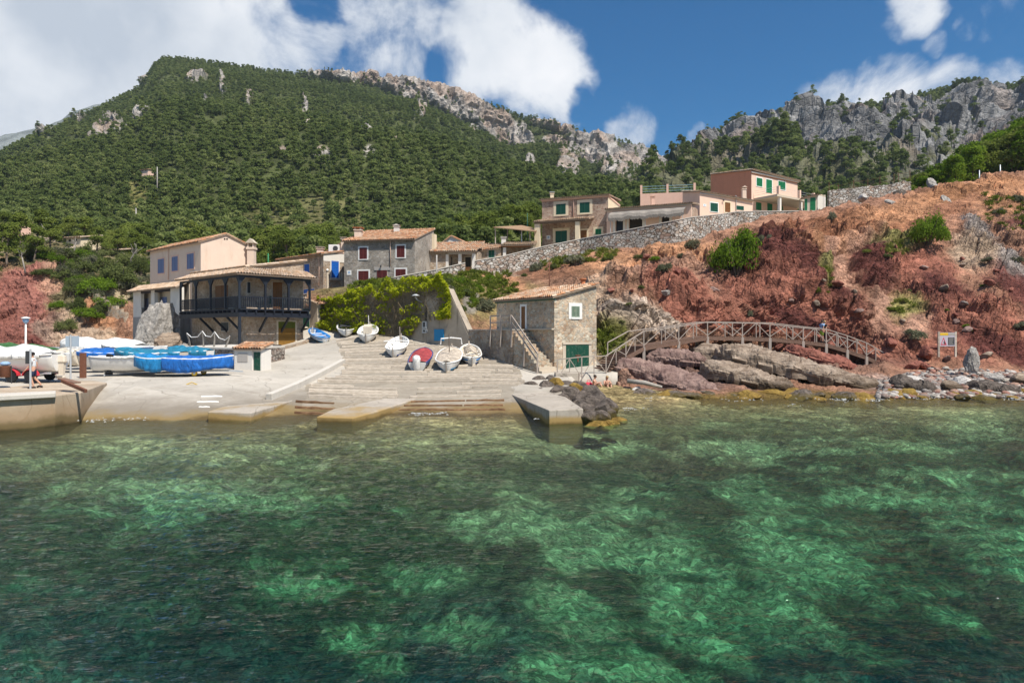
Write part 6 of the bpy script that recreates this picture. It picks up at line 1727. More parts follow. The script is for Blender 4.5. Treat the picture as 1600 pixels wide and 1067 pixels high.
m = MB(); m.box(-.6, .3, -.35, .35, .5, 1.2); m.build('engine_box', M['cream_hull'], T, bevel=.05); MB().tube([(.8, 0, .5), (.8, 0, 1.9)], .04, 6).build('mast_stub', M['white_paint'], T)
T, R = ramp_boat('plain white boat with a blue keel alone in the middle of the slipway', 621, 553, 91, 4.4, 1.8, .78, pitch=.2, inside='white_paint', bottom='blue_dark')
MB().tube([(-.6, -.9, .98), (-.5, 0, 1.06), (-.6, .9, .98)], .05, 6).build('oar', M['white_paint'], T); MB().tube([(1.5, 0, .6), (1.5, 0, 1.7)], .04, 6).build('mast_stub', M['pale_wood'], T)
T, R = ramp_boat('boat with a faded red canvas and a white wrapped outboard engine', 658, 573, 90, 4.0, 1.7, .74, hull='white_hull', rim='blue_dark', cover=('tarp_red', .12), pitch=.2, band='blue_dark', rudder=False, transom=True, stem=False)
m = MB(); q = R[0, 0]; m.lathe([(.14, -.65), (.2, -.3), (.24, .05), (.27, .3), (.22, .48), (.08, .54)], (q[0] - .22, 0, q[2]), 12); m.build('wrapped_engine', M['tarp_white'], T, True)
T, R = ramp_boat('white boat with a beige canvas and bow rail right of the red canvas boat', 702, 574, 90, 4.4, 1.95, .8, bottom='blue_bottom', cover=('tarp_beige', .16), pitch=.2)
MB().tube([(1.7, -.75, 1.1), (1.7, -.7, 1.5), (1.8, 0, 1.55), (1.7, .7, 1.5), (1.7, .75, 1.1)], .05, 7).build('bow_rail', M['white_paint'], T); MB().tube([(.2, 0, .9), (.2, 0, 2.1)], .04, 6).build('mast_stub', M['bark'], T)
T, R = ramp_boat('white boat with bright blue stripes nearest the boathouse stair', 735, 566, 97, 3.9, 1.7, .74, inside='cream_hull', bottom='blue_dark', band='blue_boat', pitch=.2)
m = MB()
for k in range(5): m.tube([(-1 + k * .4, -.4, .7), (-.6 + k * .35, .0, .92 + .03 * (k % 2)), (-.8 + k * .4, .45, .7)], .09, 6)
m.build('fishing_net', M['tarp_beige'], T, True)
def trailer(name, label, p, hd, L, W, wheelmat='black', fender=None, h=.45, axles=(0.0,), wr=1.0):
 T = thing(name, label, 'trailer', tuple(p), math.radians(hd))
 m = MB(); m.bar((-L / 2, -W * .3, h), (L / 2, 0, h), .08, .1); m.bar((-L / 2, W * .3, h), (L / 2, 0, h), .08, .1)
 for k in (-.4, -.1, .2): m.bar((L * k, -W * .3 * (.5 - k), h), (L * k, W * .3 * (.5 - k), h), .07, .08)
 m.bar((L / 2, 0, h), (L / 2 + .8, 0, h - .05), .08, .09)
 m.build('frame', M['steel'], T)
 for ax in axles:
  m = MB(); m.bar((ax, -W / 2, .30), (ax, W / 2, .30), .06, .06); m.build('axle', M['grey_dark'], T)
  for sd in (-1, 1):
   m = MB(); m.lathe([(.17, -.08), (.29, -.09), (.31, -.05), (.31, .05), (.29, .09), (.17, .08)] if wr == 1 else [(.08, -.05), (.16, -.05), (.17, 0), (.16, .05), (.08, .05)], (0, 0, 0), 18)
   m.v = [(ax + v[0], sd * W / 2 + v[2], .30 * (1 if wr == 1 else .6) + v[1]) for v in m.v]; wh = m.build('wheel', M[wheelmat], T)
   m = MB(); m.lathe([(.16 * wr, -.055), (.16 * wr, .055), (.06 * wr, .07), (.05 * wr, .07)], (0, 0, 0), 14); m.v = [(ax + v[0], sd * W / 2 + v[2] * sd, .30 * (1 if wr == 1 else .6) + v[1]) for v in m.v]; m.build('rim', M['steel'], wh)
   if fender:
    m = MB(); a = np.linspace(.1, math.pi - .1, 9); pin = [(ax + .36 * math.cos(t), .30 + .36 * math.sin(t)) for t in a]; pout = [(ax + .40 * math.cos(t), .30 + .40 * math.sin(t)) for t in a]
    ring = pin + pout[::-1]; m.prism([(x, sd * W / 2 - .13, z) for x, z in ring], [(x, sd * W / 2 + .13, z) for x, z in ring]); m.build('fender', M[fender], T)
 return T
def outboard(label, p, hd, mat='grey_dark', s=1.0):
 T = thing('outboard_engine', label, 'outboard engine', tuple(p), math.radians(hd))
 m = MB(); m.prism([(-.22 * s, -.17 * s, .95 * s), (.26 * s, -.17 * s, .95 * s), (.26 * s, .17 * s, .95 * s), (-.22 * s, .17 * s, .95 * s)], [(-.16 * s, -.14 * s, 1.42 * s), (.2 * s, -.13 * s, 1.36 * s), (.2 * s, .13 * s, 1.36 * s), (-.16 * s, .14 * s, 1.42 * s)])
 m.build('cowling', M[mat], T, bevel=.06)
 m = MB(); m.prism([(-.12 * s, -.08 * s, .25 * s), (.12 * s, -.08 * s, .25 * s), (.12 * s, .08 * s, .25 * s), (-.12 * s, .08 * s, .25 * s)], [(-.15 * s, -.11 * s, .95 * s), (.18 * s, -.11 * s, .95 * s), (.18 * s, .11 * s, .95 * s), (-.15 * s, .11 * s, .95 * s)]); m.build('leg', M[mat], T)
 m = MB(); m.box(-.3 * s, .1 * s, -.14 * s, .14 * s, .24 * s, .28 * s); m.tube([(-.25 * s, 0, .12 * s), (.18 * s, 0, .12 * s)], .07 * s, 8); m.build('gearcase', M[mat], T)
 m = MB()
 for k in range(3): a = k * 2.09; m.bar((-.28 * s, 0, .12 * s), (-.30 * s, .17 * s * math.cos(a), .12 * s + .17 * s * math.sin(a)), .09 * s, .02)
 m.build('propeller', M['steel'], T)
 return T
def tarp_boat(label, p, hd, L, B, H, tarp, hull='white_hull', ridge=.45, skirt=.45, sag=.12, base=.55, f0=0, f1=1, seed=0, cover_label='', bow=1, name='tarp'):
 T = thing('covered_boat', label, 'boat', tuple(p), math.radians(hd))
 R, s, b, sh_, kl = hull_shape(L, B, H, True); R = R.copy(); R[..., 2] += base
 n, m = R.shape[:2]
 grid_part('hull', R, M[hull], T, .035)
 e = R[0]; MB().add(list(e) + [tuple(q + np.array((.03, 0, 0))) for q in e], [tuple(range(m)), tuple(range(2 * m - 1, m - 1, -1))] + [(i, i + 1, m + i + 1, m + i) for i in range(m - 1)] + [(m - 1, 0, m, 2 * m - 1)]).build('transom', M[hull], T)
 MB().tube([R[i, 0] for i in range(n)] + [R[i, -1] for i in range(n)][::-1], .05, 6).build('gunwale', M['white_paint'], T, True)
 i0, i1 = int(f0 * (n - 1)), int(f1 * (n - 1)); nn = 60; r = np.random.default_rng(seed)
 u = np.linspace(-1, 1, 21); fx = np.linspace(i0, i1, nn); G = np.empty((nn, len(u), 3))
 ph = r.uniform(0, 6, 4)
 for k, f in enumerate(fx):
  i = min(int(f), n - 2); t = f - i; a = R[i] * (1 - t) + R[i + 1] * t
  y = abs(a[0, 1]) + .04; zr = a[0, 2] + .03
  sf = k / (nn - 1)
  rd = (ridge * (.82 + .18 * math.sin(sf * 3.1 + ph[0]) + .05 * math.sin(sf * 17 + ph[1])) - sag * .5 * abs(math.sin(sf * 9.4))) * (1 - abs(2 * sf - 1) ** 5 * .9)
  for j, q in enumerate(u):
   aq = abs(q)
   if aq < .62: yy, zz = q / .62 * y, zr + rd * (1 - (aq / .62) ** 1.5)
   else:
    g = (aq - .62) / .38
    yy = np.sign(q) * (y + .04 + .02 * math.sin(sf * 34 + ph[2] + (q > 0)) * g - .05 * g); zz = zr - skirt * g * (.9 + .12 * math.sin(sf * 7 + ph[3]))
   G[k, j] = (a[0, 0], yy, zz + .012 * math.sin(sf * 40 + q * 5))
 grid_part(name, G, M[tarp], T, .02)
 return T, R
def flat(px, D, dz=0.0):
 x = (px - 800) * D / K; return np.array((x, D, gz(x, D) + dz))
p = flat(18, 36.6); TR = trailer('boat_trailer', 'boat trailer with red mudguards under the white motorboat', p, 180, 4.8, 1.5, fender='red_paint', axles=(-1.55, -.55))
T, R = tarp_boat('white motorboat with a long white cover on the trailer with red mudguards', p, 180, 5.2, 2.0, .85, 'tarp_white', ridge=.62, skirt=.2, base=.52, f0=.12, f1=.92, seed=2)
for (x, h) in ((1.2, .7), (.2, .95), (-.8, .7)): MB().tube([(x, -1.02, 1.35), (x, -.98, 1.35 + h * .5)], .025, 5).build('stanchion', M['steel'], T)
outboard('pale outboard engine hanging behind the white motorboat', p + np.array((2.75, -.1, .10)), 0, 'cream_hull', .95)
T, R = tarp_boat('white boat under a dark green tarpaulin behind the white motorboat', flat(32, 44), 170, 5, 2.1, .9, 'tarp_green', ridge=.5, base=.45, seed=4)
T, R = tarp_boat('low cream boat with a white cover left of the sign post', flat(88, 44.5), 165, 4.2, 1.7, .85, 'tarp_cream', hull='cream_hull', ridge=.25, base=.45, seed=3)
T, R = tarp_boat('big white boat under a peaked white tarpaulin', flat(160, 48), 178, 5.6, 2.3, 1.1, 'tarp_white', ridge=.85, skirt=.5, base=.45, seed=6)
T, R = tarp_boat('white boat half covered by a royal blue tarpaulin in front of the peaked white one', flat(176, 44.5), 186, 5.2, 2.0, .95, 'tarp_blue', ridge=.35, skirt=.3, base=.3, f0=.0, f1=.85, seed=5)
T, R = tarp_boat('open white boat with a black outboard engine', flat(196, 41.0), 8, 3.5, 1.6, .8, 'tarp_white', ridge=.1, skirt=.08, base=.3, f0=.35, seed=8)
outboard('black outboard engine on the stern of the open white boat', flat(171, 40.6, .05), 5, 'black', .92)
T, R = tarp_boat('long low boat under a teal tarpaulin', flat(236, 42.6), 176, 4.4, 1.7, .75, 'tarp_teal', hull='cream_hull', ridge=.4, skirt=.3, base=.5, seed=7)
T, R = tarp_boat('small boat wrapped in a light blue tarpaulin before the teal one', flat(247, 40.6), 178, 2.7, 1.3, .6, 'tarp_cyan', ridge=.25, skirt=.8, base=.45, seed=9)
T, R = tarp_boat('boat wrapped in a deep blue tarpaulin beside the utility hut', flat(311, 40.6), 4, 3.7, 1.5, .6, 'tarp_blue', ridge=.28, skirt=.85, base=.4, seed=1)
trailer('boat_trailer', 'light trailer with yellow wheels under the deep blue tarpaulin boat', flat(311, 40.6), 0, 3.6, 1.2, wheelmat='yellow', h=.3, wr=.5)
T, R = tarp_boat('small boat under a pale teal sheet against the terrace wall', flat(296, 43.4), 176, 2.7, 1.2, .65, 'tarp_teal', ridge=.35, skirt=.4, base=.62, seed=10)
T, R = tarp_boat('bare white hull on the far side of the apron below the white boulder', flat(206, 47), 172, 4.2, 1.8, .8, 'tarp_white', ridge=.2, skirt=.1, base=.7, f0=.4, seed=12)
def car(label, p, hd):
 T = thing('parked_car', label, 'car', tuple(p), math.radians(hd))
 prof = [(-2.05, .35), (-2.1, .75), (-1.95, .95), (-1.0, 1.02), (-.45, 1.42), (.95, 1.46), (1.75, 1.05), (2.05, .95), (2.1, .4)]
 V = []; F = []; n = len(prof)
 for y, sc in ((-.82, .0), (-.78, 1), (.78, 1), (.82, 0)):
  for (x, z) in prof: V.append((x, y * (1 if z < 1.1 else .86), z))
 for k in range(3):
  for i in range(n - 1): F.append((k * n + i, k * n + i + 1, (k + 1) * n + i + 1, (k + 1) * n + i))
  F.append((k * n + n - 1, k * n, (k + 1) * n, (k + 1) * n + n - 1))
 F += [tuple(range(n))[::-1], tuple(range(3 * n, 4 * n))]
 MB().add(V, F).build('body', m_paint('silver_car_paint', (.45, .47, .5), .3, .05, 2, .5, metal=.3), T, bevel=.05)
 m = MB(); m.prism([(-.98, -.72, 1.045), (-.98, .72, 1.045), (-.5, .62, 1.395), (-.5, -.62, 1.395)], [(-1.0, -.72, 1.06), (-1.0, .72, 1.06), (-.52, .62, 1.41), (-.52, -.62, 1.41)]); m.build('windscreen', M['glass'], T)
 for sd in (-1, 1):
  m = MB(); q = [(-.78, 1.08), (-.42, 1.36), (.85, 1.39), (1.3, 1.1)]; m.prism([(x, sd * .775 if z < 1.2 else sd * .715, z) for x, z in q], [(x, sd * .80 if z < 1.2 else sd * .74, z) for x, z in q]); m.build('side_window', M['glass'], T)
  for x in (-1.3, 1.3):
   m = MB(); m.lathe([(.2, -.1), (.31, -.1), (.32, .1), (.2, .1)], (0, 0, 0), 16); m.v = [(x + v[0], sd * .72 + v[2], .32 + v[1]) for v in m.v]; w_ = m.build('wheel', M['black'], T, True)
   m = MB(); m.lathe([(.19, -.06), (.19, .09), (.05, .1)], (0, 0, 0), 12); m.v = [(x + v[0], sd * (.72 + v[2]), .32 + v[1]) for v in m.v]; m.build('rim', M['steel'], w_)
  m = MB(); m.box(-2.12, -2.02, sd * .6 - .16, sd * .6 + .16, .68, .82); m.build('headlight', M['white_paint'], T, bevel=.02)
 return T
car('grey car parked behind the covered boats with only its roof and windows showing', flat(92, 52), 175)
# ---------------------------------------------------------------- quay furniture
def signpost(name, label, px, D, ytop, panel, pmat, thick=.05):
 p = flat(px, D); p[2] = QZ + .0; T = thing(name, label, 'sign', tuple(p))
 zt = EYE + (HY - ytop) * D / K - p[2]
 m = MB(); m.tube([(0, 0, 0), (0, 0, zt)], .045, 8); m.build('post', M['steel'], T)
 x0, y0, x1, y1 = panel; a = (x0 - px) * D / K; b = (x1 - px) * D / K; z0 = EYE + (HY - y1) * D / K - p[2]; z1 = EYE + (HY - y0) * D / K - p[2]
 m = MB(); m.box(a, b, .045, .045 + thick, z0, z1); m.build('sign_panel', M[pmat], T, bevel=.01)
 return T
M['sign_back'] = m_paint('sign_back_grey', (.42, .50, .58), .4, .06, 4, metal=.2)
signpost('street_sign', 'grey square sign seen from behind on a thin steel post at the quay corner', 110, 36.4, 523, (101, 525, 122, 541.5), 'sign_back')
signpost('notice_post', 'thick grey post with a narrow dark panel beside the walking man', 47.3, 32.6, 545.5, (38, 548.5, 45, 568.5), 'grey_dark', .14)
p = flat(129.5, 39.4); m = MB(); m.box(-.14, .14, -.12, .12, -.1, 1.45); tag(m.build('rusty_post', M['rust'], loc=tuple(p), bevel=.02), 'rusty brown square post standing on the apron right of the sign', 'post')
p = P(8, 599, 33.2); T = thing('litter_bin', 'brown litter bin in a metal frame at the left edge of the quay', 'bin', tuple(p))
m = MB(); m.lathe([(.2, .3), (.24, .34), (.26, .82), (.27, .84), (.2, .85)], (0, 0, 0), 14); m.build('bucket', M['rust'], T, True)
for sd in (-1, 1): MB().tube([(sd * .3, 0, 0), (sd * .3, 0, .85)], .025, 6).build('leg', M['grey_dark'], T)
m = MB(); m.bar((-.3, 0, .84), (.3, 0, .84), .05, .04); m.build('crossbar', M['grey_dark'], T)
m = MB(); m.lathe([(.1, .86), (.2, .9), (.22, 1.0), (.1, 1.06)], (0, 0, 0), 10); m.build('bag_rim', M['cl_blue'], T, True)
D = 56; p = flat(40, D); zt = EYE + (HY - 505) * D / K - p[2]; T = thing('street_lamp', 'white post-top street lamp rising behind the white motorboat', 'street lamp', tuple(p))
m = MB(); m.tube([(0, 0, 0), (0, 0, zt * .5), (0, 0, zt)], [.09, .08, .06], 10); m.build('lamp_post', M['white_paint'], T, True)
m = MB(); m.lathe([(.08, 0), (.2, .12), (.24, .34), (.2, .36)], (0, 0, zt), 12); m.build('lantern', M['cl_blue'], T, True); m = MB(); m.lathe([(.2, .365), (.34, .39), (.3, .46), (.1, .52)], (0, 0, zt), 12); m.build('lamp_shade', M['white_paint'], T, True)
a, b = P(97, 598.5, 31.0), P(134, 614.5, 29.9); T = thing('gangplank', 'rusty steel beam and plank lying over the quay corner', 'gangplank', tuple((a + b) / 2))
m = MB(); o = (a + b) / 2; m.bar(a - o + np.array((0, 0, .1)), b - o + np.array((0, 0, .1)), .12, .14); m.build('beam', M['rust'], T)
a2, b2 = P(96, 597, 31.5), P(120, 603.5, 30.9); m = MB(); m.bar(a2 - o + np.array((0, 0, .16)), b2 - o + np.array((0, 0, .16)), .35, .06); m.build('plank', M['deck_wood'], T)
tri = [on_ground(290, 601.5), on_ground(309, 601.5), on_ground(299.5, 597.3)]
c = sum(tri) / 3; m = MB()
for i in range(3):
 a, b = tri[i], tri[(i + 1) % 3]; ai, bi = a * .72 + c * .28, b * .72 + c * .28; up = np.array((0, 0, .03))
 m.add([a + up, b + up, bi + up, ai + up], [(0, 1, 2, 3)])
o_ = m.build('painted_triangle', M['yellow']); o_['kind'] = 'structure'
# ---------------------------------------------------------------- footbridge
BR = [(871, 593.5, 44.0), (909, 591.5, 44.2), (947, 583.5, 45.2), (978, 556, 47.2), (1006, 541, 48.8), (1060.5, 532, 50.6), (1105.5, 525, 51.6), (1160, 526, 52.2), (1203, 527.3, 52.6), (1255, 532, 53.0), (1291, 536, 53.2), (1324, 545.5, 53.2), (1354, 556, 53.2), (1383, 569, 53.2)]
RT_ = [562, 557.5, 556, 535.5, 517.5, 510, 503, 504, 504.5, 510.5, 514, 524.5, 535.5, 552]
bp = np.array([P(*b) for b in BR]); rt = np.array([P(b[0], y, b[2]) for b, y in zip(BR, RT_)])
FB = thing('footbridge', 'arched timber footbridge with white crossed railings over the shore rocks', 'footbridge', tuple(bp[7]))
o = np.array(FB.location); W = 1.5
off = lambda m: setattr(m, 'v', [tuple(np.array(v) - o) for v in m.v]) or m
side = []
for i in range(len(bp)):
 d = bp[min(i + 1, len(bp) - 1)] - bp[max(i - 1, 0)]; n = np.array((-d[1], d[0], 0)); side.append(n / np.linalg.norm(n))
side = np.array(side)
far = bp + side * W; rtf = rt + side * W
m = MB()
for i in range(3, len(bp) - 1):
 L = np.linalg.norm(bp[i + 1] - bp[i]); k = int(L / .2)
 for j in range(k):
  f0, f1 = j / k, (j + .9) / k
  q = [bp[i] * (1 - f) + bp[i + 1] * f for f in (f0, f1)]; r = [far[i] * (1 - f) + far[i + 1] * f for f in (f0, f1)]
  if i < 4: q[1][2] = q[0][2]; r[1][2] = r[0][2]
  m.box8([x - np.array((0, 0, .06)) for x in (q[0], q[1], r[1], r[0])] + [q[0], q[1], r[1], r[0]])
off(m).build('decking', M['deck_wood'], FB)
for (pa, nm) in ((bp, 0), (far, 1)):
 m = MB()
 for i in range(3, len(bp) - 1): m.bar(pa[i] - np.array((0, 0, .19)), pa[i + 1] - np.array((0, 0, .19)), .12, .24)
 off(m).build('beam', M['deck_wood'], FB)
for k in range(8):
 f = k / 8; q = bp[2] * (1 - f) + bp[3] * f; r = far[2] * (1 - f) + far[3] * f; d = (bp[3] - bp[2]) / 8 * np.array((1, 1, 0)); z = np.array((0, 0, .05))
 m = MB(); m.box8([q - z, q + d - z, r + d - z, r - z, q + z, q + d + z, r + d + z, r + z]); off(m).build('step', M['deck_wood'], FB)
for sidei, (base, topp) in enumerate(((bp, rt), (far, rtf))):
 for i in range(len(bp)):
  if sidei and (i < 5 and i != 3): continue
  lo = base[i] - np.array((0, 0, .3 if i > 3 else .5))
  m = MB(); m.bar(lo, topp[i], .07, .07, (0, 1, 0)); off(m).build('railing_post', M['rail_white'], FB)
 m = MB()
 for i in range(len(bp) - 1):
  if sidei and i < 3: continue
  m.bar(topp[i], topp[i + 1], .05, .065)
 off(m).build('handrail', M['rail_white'], FB)
 for i in range(len(bp) - 1):
  if sidei and i < 1: continue
  a, b = base[i] + np.array((0, 0, .06)), base[i + 1] + np.array((0, 0, .06)); mid = (topp[i] + topp[i + 1]) / 2 - np.array((0, 0, .03))
  if sidei and i < 5: continue
  m = MB()
  if not sidei or i % 2: m.bar(a, mid, .028, .045)
  if not sidei or not i % 2: m.bar(mid, b, .028, .045)
  mb_ = (a + b) / 2
  if not sidei: m.bar(mb_ - np.array((0, 0, .1)), mid, .05, .055, (0, 1, 0))
  off(m).build('brace', M['rail_white'], FB)
for i, yb in ((4, 573), (5, 564), (6, 566), (7, 541), (8, 543), (9, 546), (10, 548), (11, 557), (12, 576)):
 q = bp[i]; zb = EYE + (HY - yb) * q[1] / K - .3
 m = MB(); m.box(q[0] - .10, q[0] + .10, q[1] - .08, q[1] + .12, zb, q[2] - .06); off(m).build('support_leg', M['rail_white'], FB)
 q = far[i]; m = MB(); m.box(q[0] - .1, q[0] + .1, q[1] - .1, q[1] + .1, zb, q[2] - .08); off(m).build('support_leg', M['rail_white'], FB)
# ---------------------------------------------------------------- rockfall warning board
c = P(1480, 545, 50.0); T = thing('warning_board', 'warning board with a yellow header and a red falling rock triangle on two posts', 'sign', tuple(c))
s = 50.0 / K
for x in (-13.2, 13.2): MB().box(x * s - .06, x * s + .06, -.05, .05, -.6, 27 * s).build('post', M['pale_wood'], T)
m = MB(); m.box(-12 * s, 12 * s, -.04, .0, 4.0 * s, 25.5 * s); bd = m.build('board', M['board'], T)
m = MB(); m.box(-11.6 * s, 1 * s, -.05, -.041, 21 * s, 25 * s); m.build('header_panel', M['yellow'], bd)
m = MB(); m.box(1.2 * s, 11.6 * s, -.05, -.041, 21 * s, 25 * s); m.build('header_crest', M['pl_grey'], bd)
m = MB(); m.box(1.0 * s, 11 * s, -.05, -.041, 6 * s, 18 * s); m.build('text_panel', M['grey_dark'], bd)
m = MB()
for k in range(7): m.box(2 * s, (9.6 - (k * 37 % 5) * .5) * s, -.055, -.051, (7.2 + k * 1.5) * s, (7.7 + k * 1.5) * s)
m.build('text_line', M['pl_grey'], bd)
tri = [(-10.8 * s, 6 * s), (-1.2 * s, 6 * s), (-6 * s, 18 * s)]; cx, cz = sum(a for a, b in tri) / 3, sum(b for a, b in tri) / 3
m = MB()
for i in range(3):
 a, b = tri[i], tri[(i + 1) % 3]; ai = (a[0] * .72 + cx * .28, a[1] * .72 + cz * .28); bi = (b[0] * .72 + cx * .28, b[1] * .72 + cz * .28)
 m.prism([(q[0], -.041, q[1]) for q in (a, b, bi, ai)], [(q[0], -.05, q[1]) for q in (a, b, bi, ai)])
m.build('triangle_border', M['cl_red'], bd)
m = MB(); m.prism([(x * s, -.041, z * s) for (x, z) in ((-5.2, 7.6), (-2.9, 7.6), (-3.6, 10), (-5.0, 13.2))], [(x * s, -.05, z * s) for (x, z) in ((-5.2, 7.6), (-2.9, 7.6), (-3.6, 10), (-5.0, 13.2))])
for (x, z) in ((-6.3, 11), (-6.6, 9), (-7.3, 8)): m.prism([((x + a) * s, -.041, (z + b) * s) for (a, b) in ((-.35, -.3), (.35, -.3), (.3, .35), (-.3, .3))], [((x + a) * s, -.05, (z + b) * s) for (a, b) in ((-.35, -.3), (.35, -.3), (.3, .35), (-.3, .3))])
m.build('falling_rock_symbol', M['black'], bd)
# ---------------------------------------------------------------- utility poles
def pole(label, px, ytop, ybot, D, r, mat, cross=0):
 a, b = P(px, ybot, D), P(px, ytop, D); T = thing('utility_pole', label, 'pole', tuple(a - np.array((0, 0, 1.0))))
 h = b[2] - a[2] + 1.0; MB().tube([(0, 0, 0), (0, 0, h * .5), (0, 0, h)], [r, r * .85, r * .7], 8).build('shaft', M[mat], T, True)
 if cross: MB().bar((-cross, 0, h - .35), (cross, 0, h - .35), .1, .12).build('crossarm', M[mat], T)
pole('tall pale utility pole on the wooded slope above the pale pink house', 245.5, 261, 304, 235, .2, 'pl_grey', .0)
pole('short pale utility pole among the pines right of the tall one', 287, 264.5, 292, 330, .22, 'pl_grey', .0)
pole('white post in the grassy clearing below the tall pole', 212.5, 325, 356, 190, .22, 'pl_grey')
pole('grey pole standing at the parapet wall above the vines', 682.3, 398.5, 442, 68.5, .10, 'pl_grey')
pole('thin brown pole behind the boathouse roof', 858.5, 408, 452, 58, .055, 'rust')
pole('green pole left of the two-storey pinkish stone house', 824, 333, 365, 95, .07, 'green_shutter')
pole('green post behind the balcony house roof', 419, 396, 418, 80, .10, 'green_bright')
pole('left grey fence post on the red headland skyline', 1530.5, 266, 292, 90, .09, 'steel')
pole('taller right grey fence post on the red headland skyline', 1563, 257.5, 282, 90, .10, 'steel')
# ---------------------------------------------------------------- people (one skinned body each, clothes as parts)
def skin_mesh(name, verts, edges, radii, mat, parent, root=0, sub=1):
 me = bpy.data.meshes.new(name); me.from_pydata([tuple(v) for v in verts], edges, [])
 me.materials.append(mat)
 o = bpy.data.objects.new(name, me); COL.objects.link(o); o.parent = parent
 md = o.modifiers.new('skin', 'SKIN'); md.use_smooth_shade = True
 if not me.skin_vertices: me.attributes.new  # created with the modifier
 for i, r in enumerate(radii):
  sv = me.skin_vertices[0].data[i]; rr = r if hasattr(r, '__len__') else (r, r); sv.radius = rr; sv.use_root = (i == root)
 s = o.modifiers.new('sub', 'SUBSURF'); s.levels = sub; s.render_levels = sub
 return o
def person(label, loc_, rz, J, top='cl_white', bottom='cl_navy', hair='hair', cap=None, shoes='cl_black', bare_top=False, long_hair=False, s=1.0, trousers=False, bikini=None):
 """J: joint positions (metres, feet at z = 0, facing +X)"""
 T = thing('person', label, 'person', tuple(loc_), rz)
 V = []; E = []; R = []; idx = {}
 def add(n, p, r, par=None):
  idx[n] = len(V); V.append(np.array(p, float) * s); R.append(tuple(x * s for x in r) if hasattr(r, '__len__') else r * s)
  if par: E.append((idx[par], idx[n]))
 J = {k: np.array(v, float) for k, v in J.items()}
 add('pelvis', J['pelvis'], (.15, .115)); add('waist', (J['pelvis'] * .55 + J['chest'] * .45), (.125, .10), 'pelvis'); add('chest', J['chest'], (.155, .11), 'waist')
 add('neck', J['neck'], .055, 'chest'); add('jaw', J['neck'] * .55 + J['head'] * .45 + np.array((.015, 0, 0)), (.062, .07), 'neck'); add('head', J['head'], (.078, .092), 'jaw'); add('crown', J['head'] + (J['head'] - J['neck']) * .45, (.06, .07), 'head')
 for sd in 'LR':
  add('sh' + sd, J['sh' + sd], .062, 'chest'); add('el' + sd, J['el' + sd], .042, 'sh' + sd); add('wr' + sd, J['wr' + sd], .029, 'el' + sd)
  d = J['wr' + sd] - J['el' + sd]; d /= np.linalg.norm(d) + 1e-9; sv = np.cross(d, (0, 0, 1)); sv = sv / (np.linalg.norm(sv) + 1e-9) if np.linalg.norm(sv) > .1 else np.array((1.0, 0, 0))
  add('palm' + sd, J['wr' + sd] + d * .07, (.036, .018), 'wr' + sd)
  for k, (o_, l) in enumerate(((-.03, .075), (-.01, .09), (.01, .085), (.03, .065))):
   b = J['wr' + sd] + d * .10 + sv * o_; add(f'f{k}{sd}', b, .010, 'palm' + sd); add(f'g{k}{sd}', b + d * l * .55, .0095, f'f{k}{sd}'); add(f'h{k}{sd}', b + d * l - np.array((0, 0, .012)), .008, f'g{k}{sd}')
  th = J['wr' + sd] + d * .045 + sv * -.045; add('th' + sd, th, .011, 'palm' + sd); add('ti' + sd, th + d * .045 - sv * .015, .009, 'th' + sd)
  add('hip' + sd, J['hip' + sd], .095, 'pelvis'); add('kn' + sd, J['kn' + sd], .062, 'hip' + sd); add('an' + sd, J['an' + sd], .042, 'kn' + sd)
  f = J.get('toe' + sd, J['an' + sd] + np.array((.17, 0, -.06))); add('ball' + sd, J['an' + sd] * .35 + f * .65, (.045, .03), 'an' + sd); add('toe' + sd, f, (.04, .022), 'ball' + sd)
 skin_mesh('body', V, E, R, M['skin'], T)
 def cloth(nm, chain, rad, mat, root=0):
  vs = [np.array(p) * s for p, r in rad]; skin_mesh(nm, vs, chain, [tuple(x * s for x in r) if hasattr(r, '__len__') else r * s for p, r in rad], M[mat], T, root)
 if not bare_top:
  pts = [(J['pelvis'] + (J['chest'] - J['pelvis']) * .12, (.175, .14)), (J['pelvis'] * .5 + J['chest'] * .5, (.155, .13)), (J['chest'], (.185, .14)), (J['neck'] * .6 + J['chest'] * .4, (.09, .085))]
  ch = [(0, 1), (1, 2), (2, 3)]
  for sd in 'LR':
   i = len(pts); pts.append((J['sh' + sd], .085)); pts.append((J['sh' + sd] * .35 + J['el' + sd] * .65, .068)); ch += [(2, i), (i, i + 1)]
  cloth('shirt', ch, pts, top)
 pts = [(J['pelvis'] + (J['chest'] - J['pelvis']) * .16, (.16, .125)), (J['pelvis'], (.175, .14))]; ch = [(0, 1)]
 for sd in 'LR':
  i = len(pts); pts.append((J['hip' + sd], .118)); f = .9 if not bare_top else .35
  pts.append((J['hip' + sd] * (1 - f) + J['kn' + sd] * f, .095)); ch += [(1, i), (i, i + 1)]
  if trousers: pts.append((J['kn' + sd] * .1 + J['an' + sd] * .9, .065)); ch += [(i + 1, i + 2)]
 cloth('shorts' if not trousers else 'trousers', ch, pts, bottom, 1)
 if bikini:
  a = J['chest']; cloth('bikini_top', [(0, 1), (1, 2)], [(a + np.array((.02, -.12, -.01)), (.05, .07)), (a + np.array((.06, 0, -.02)), (.05, .10)), (a + np.array((.02, .12, -.01)), (.05, .07))], bikini, 1)
 hd = J['head'] * s; up = (J['head'] - J['neck']); up = up / np.linalg.norm(up)
 face = MB()
 for sd in (-1, 1): face.lathe([(.0, -.01), (.011, -.005), (.011, .005), (.0, .01)], hd + np.array((.083, sd * .032, .01)) * s, 6)
 face.build('eye', M['black'], T)
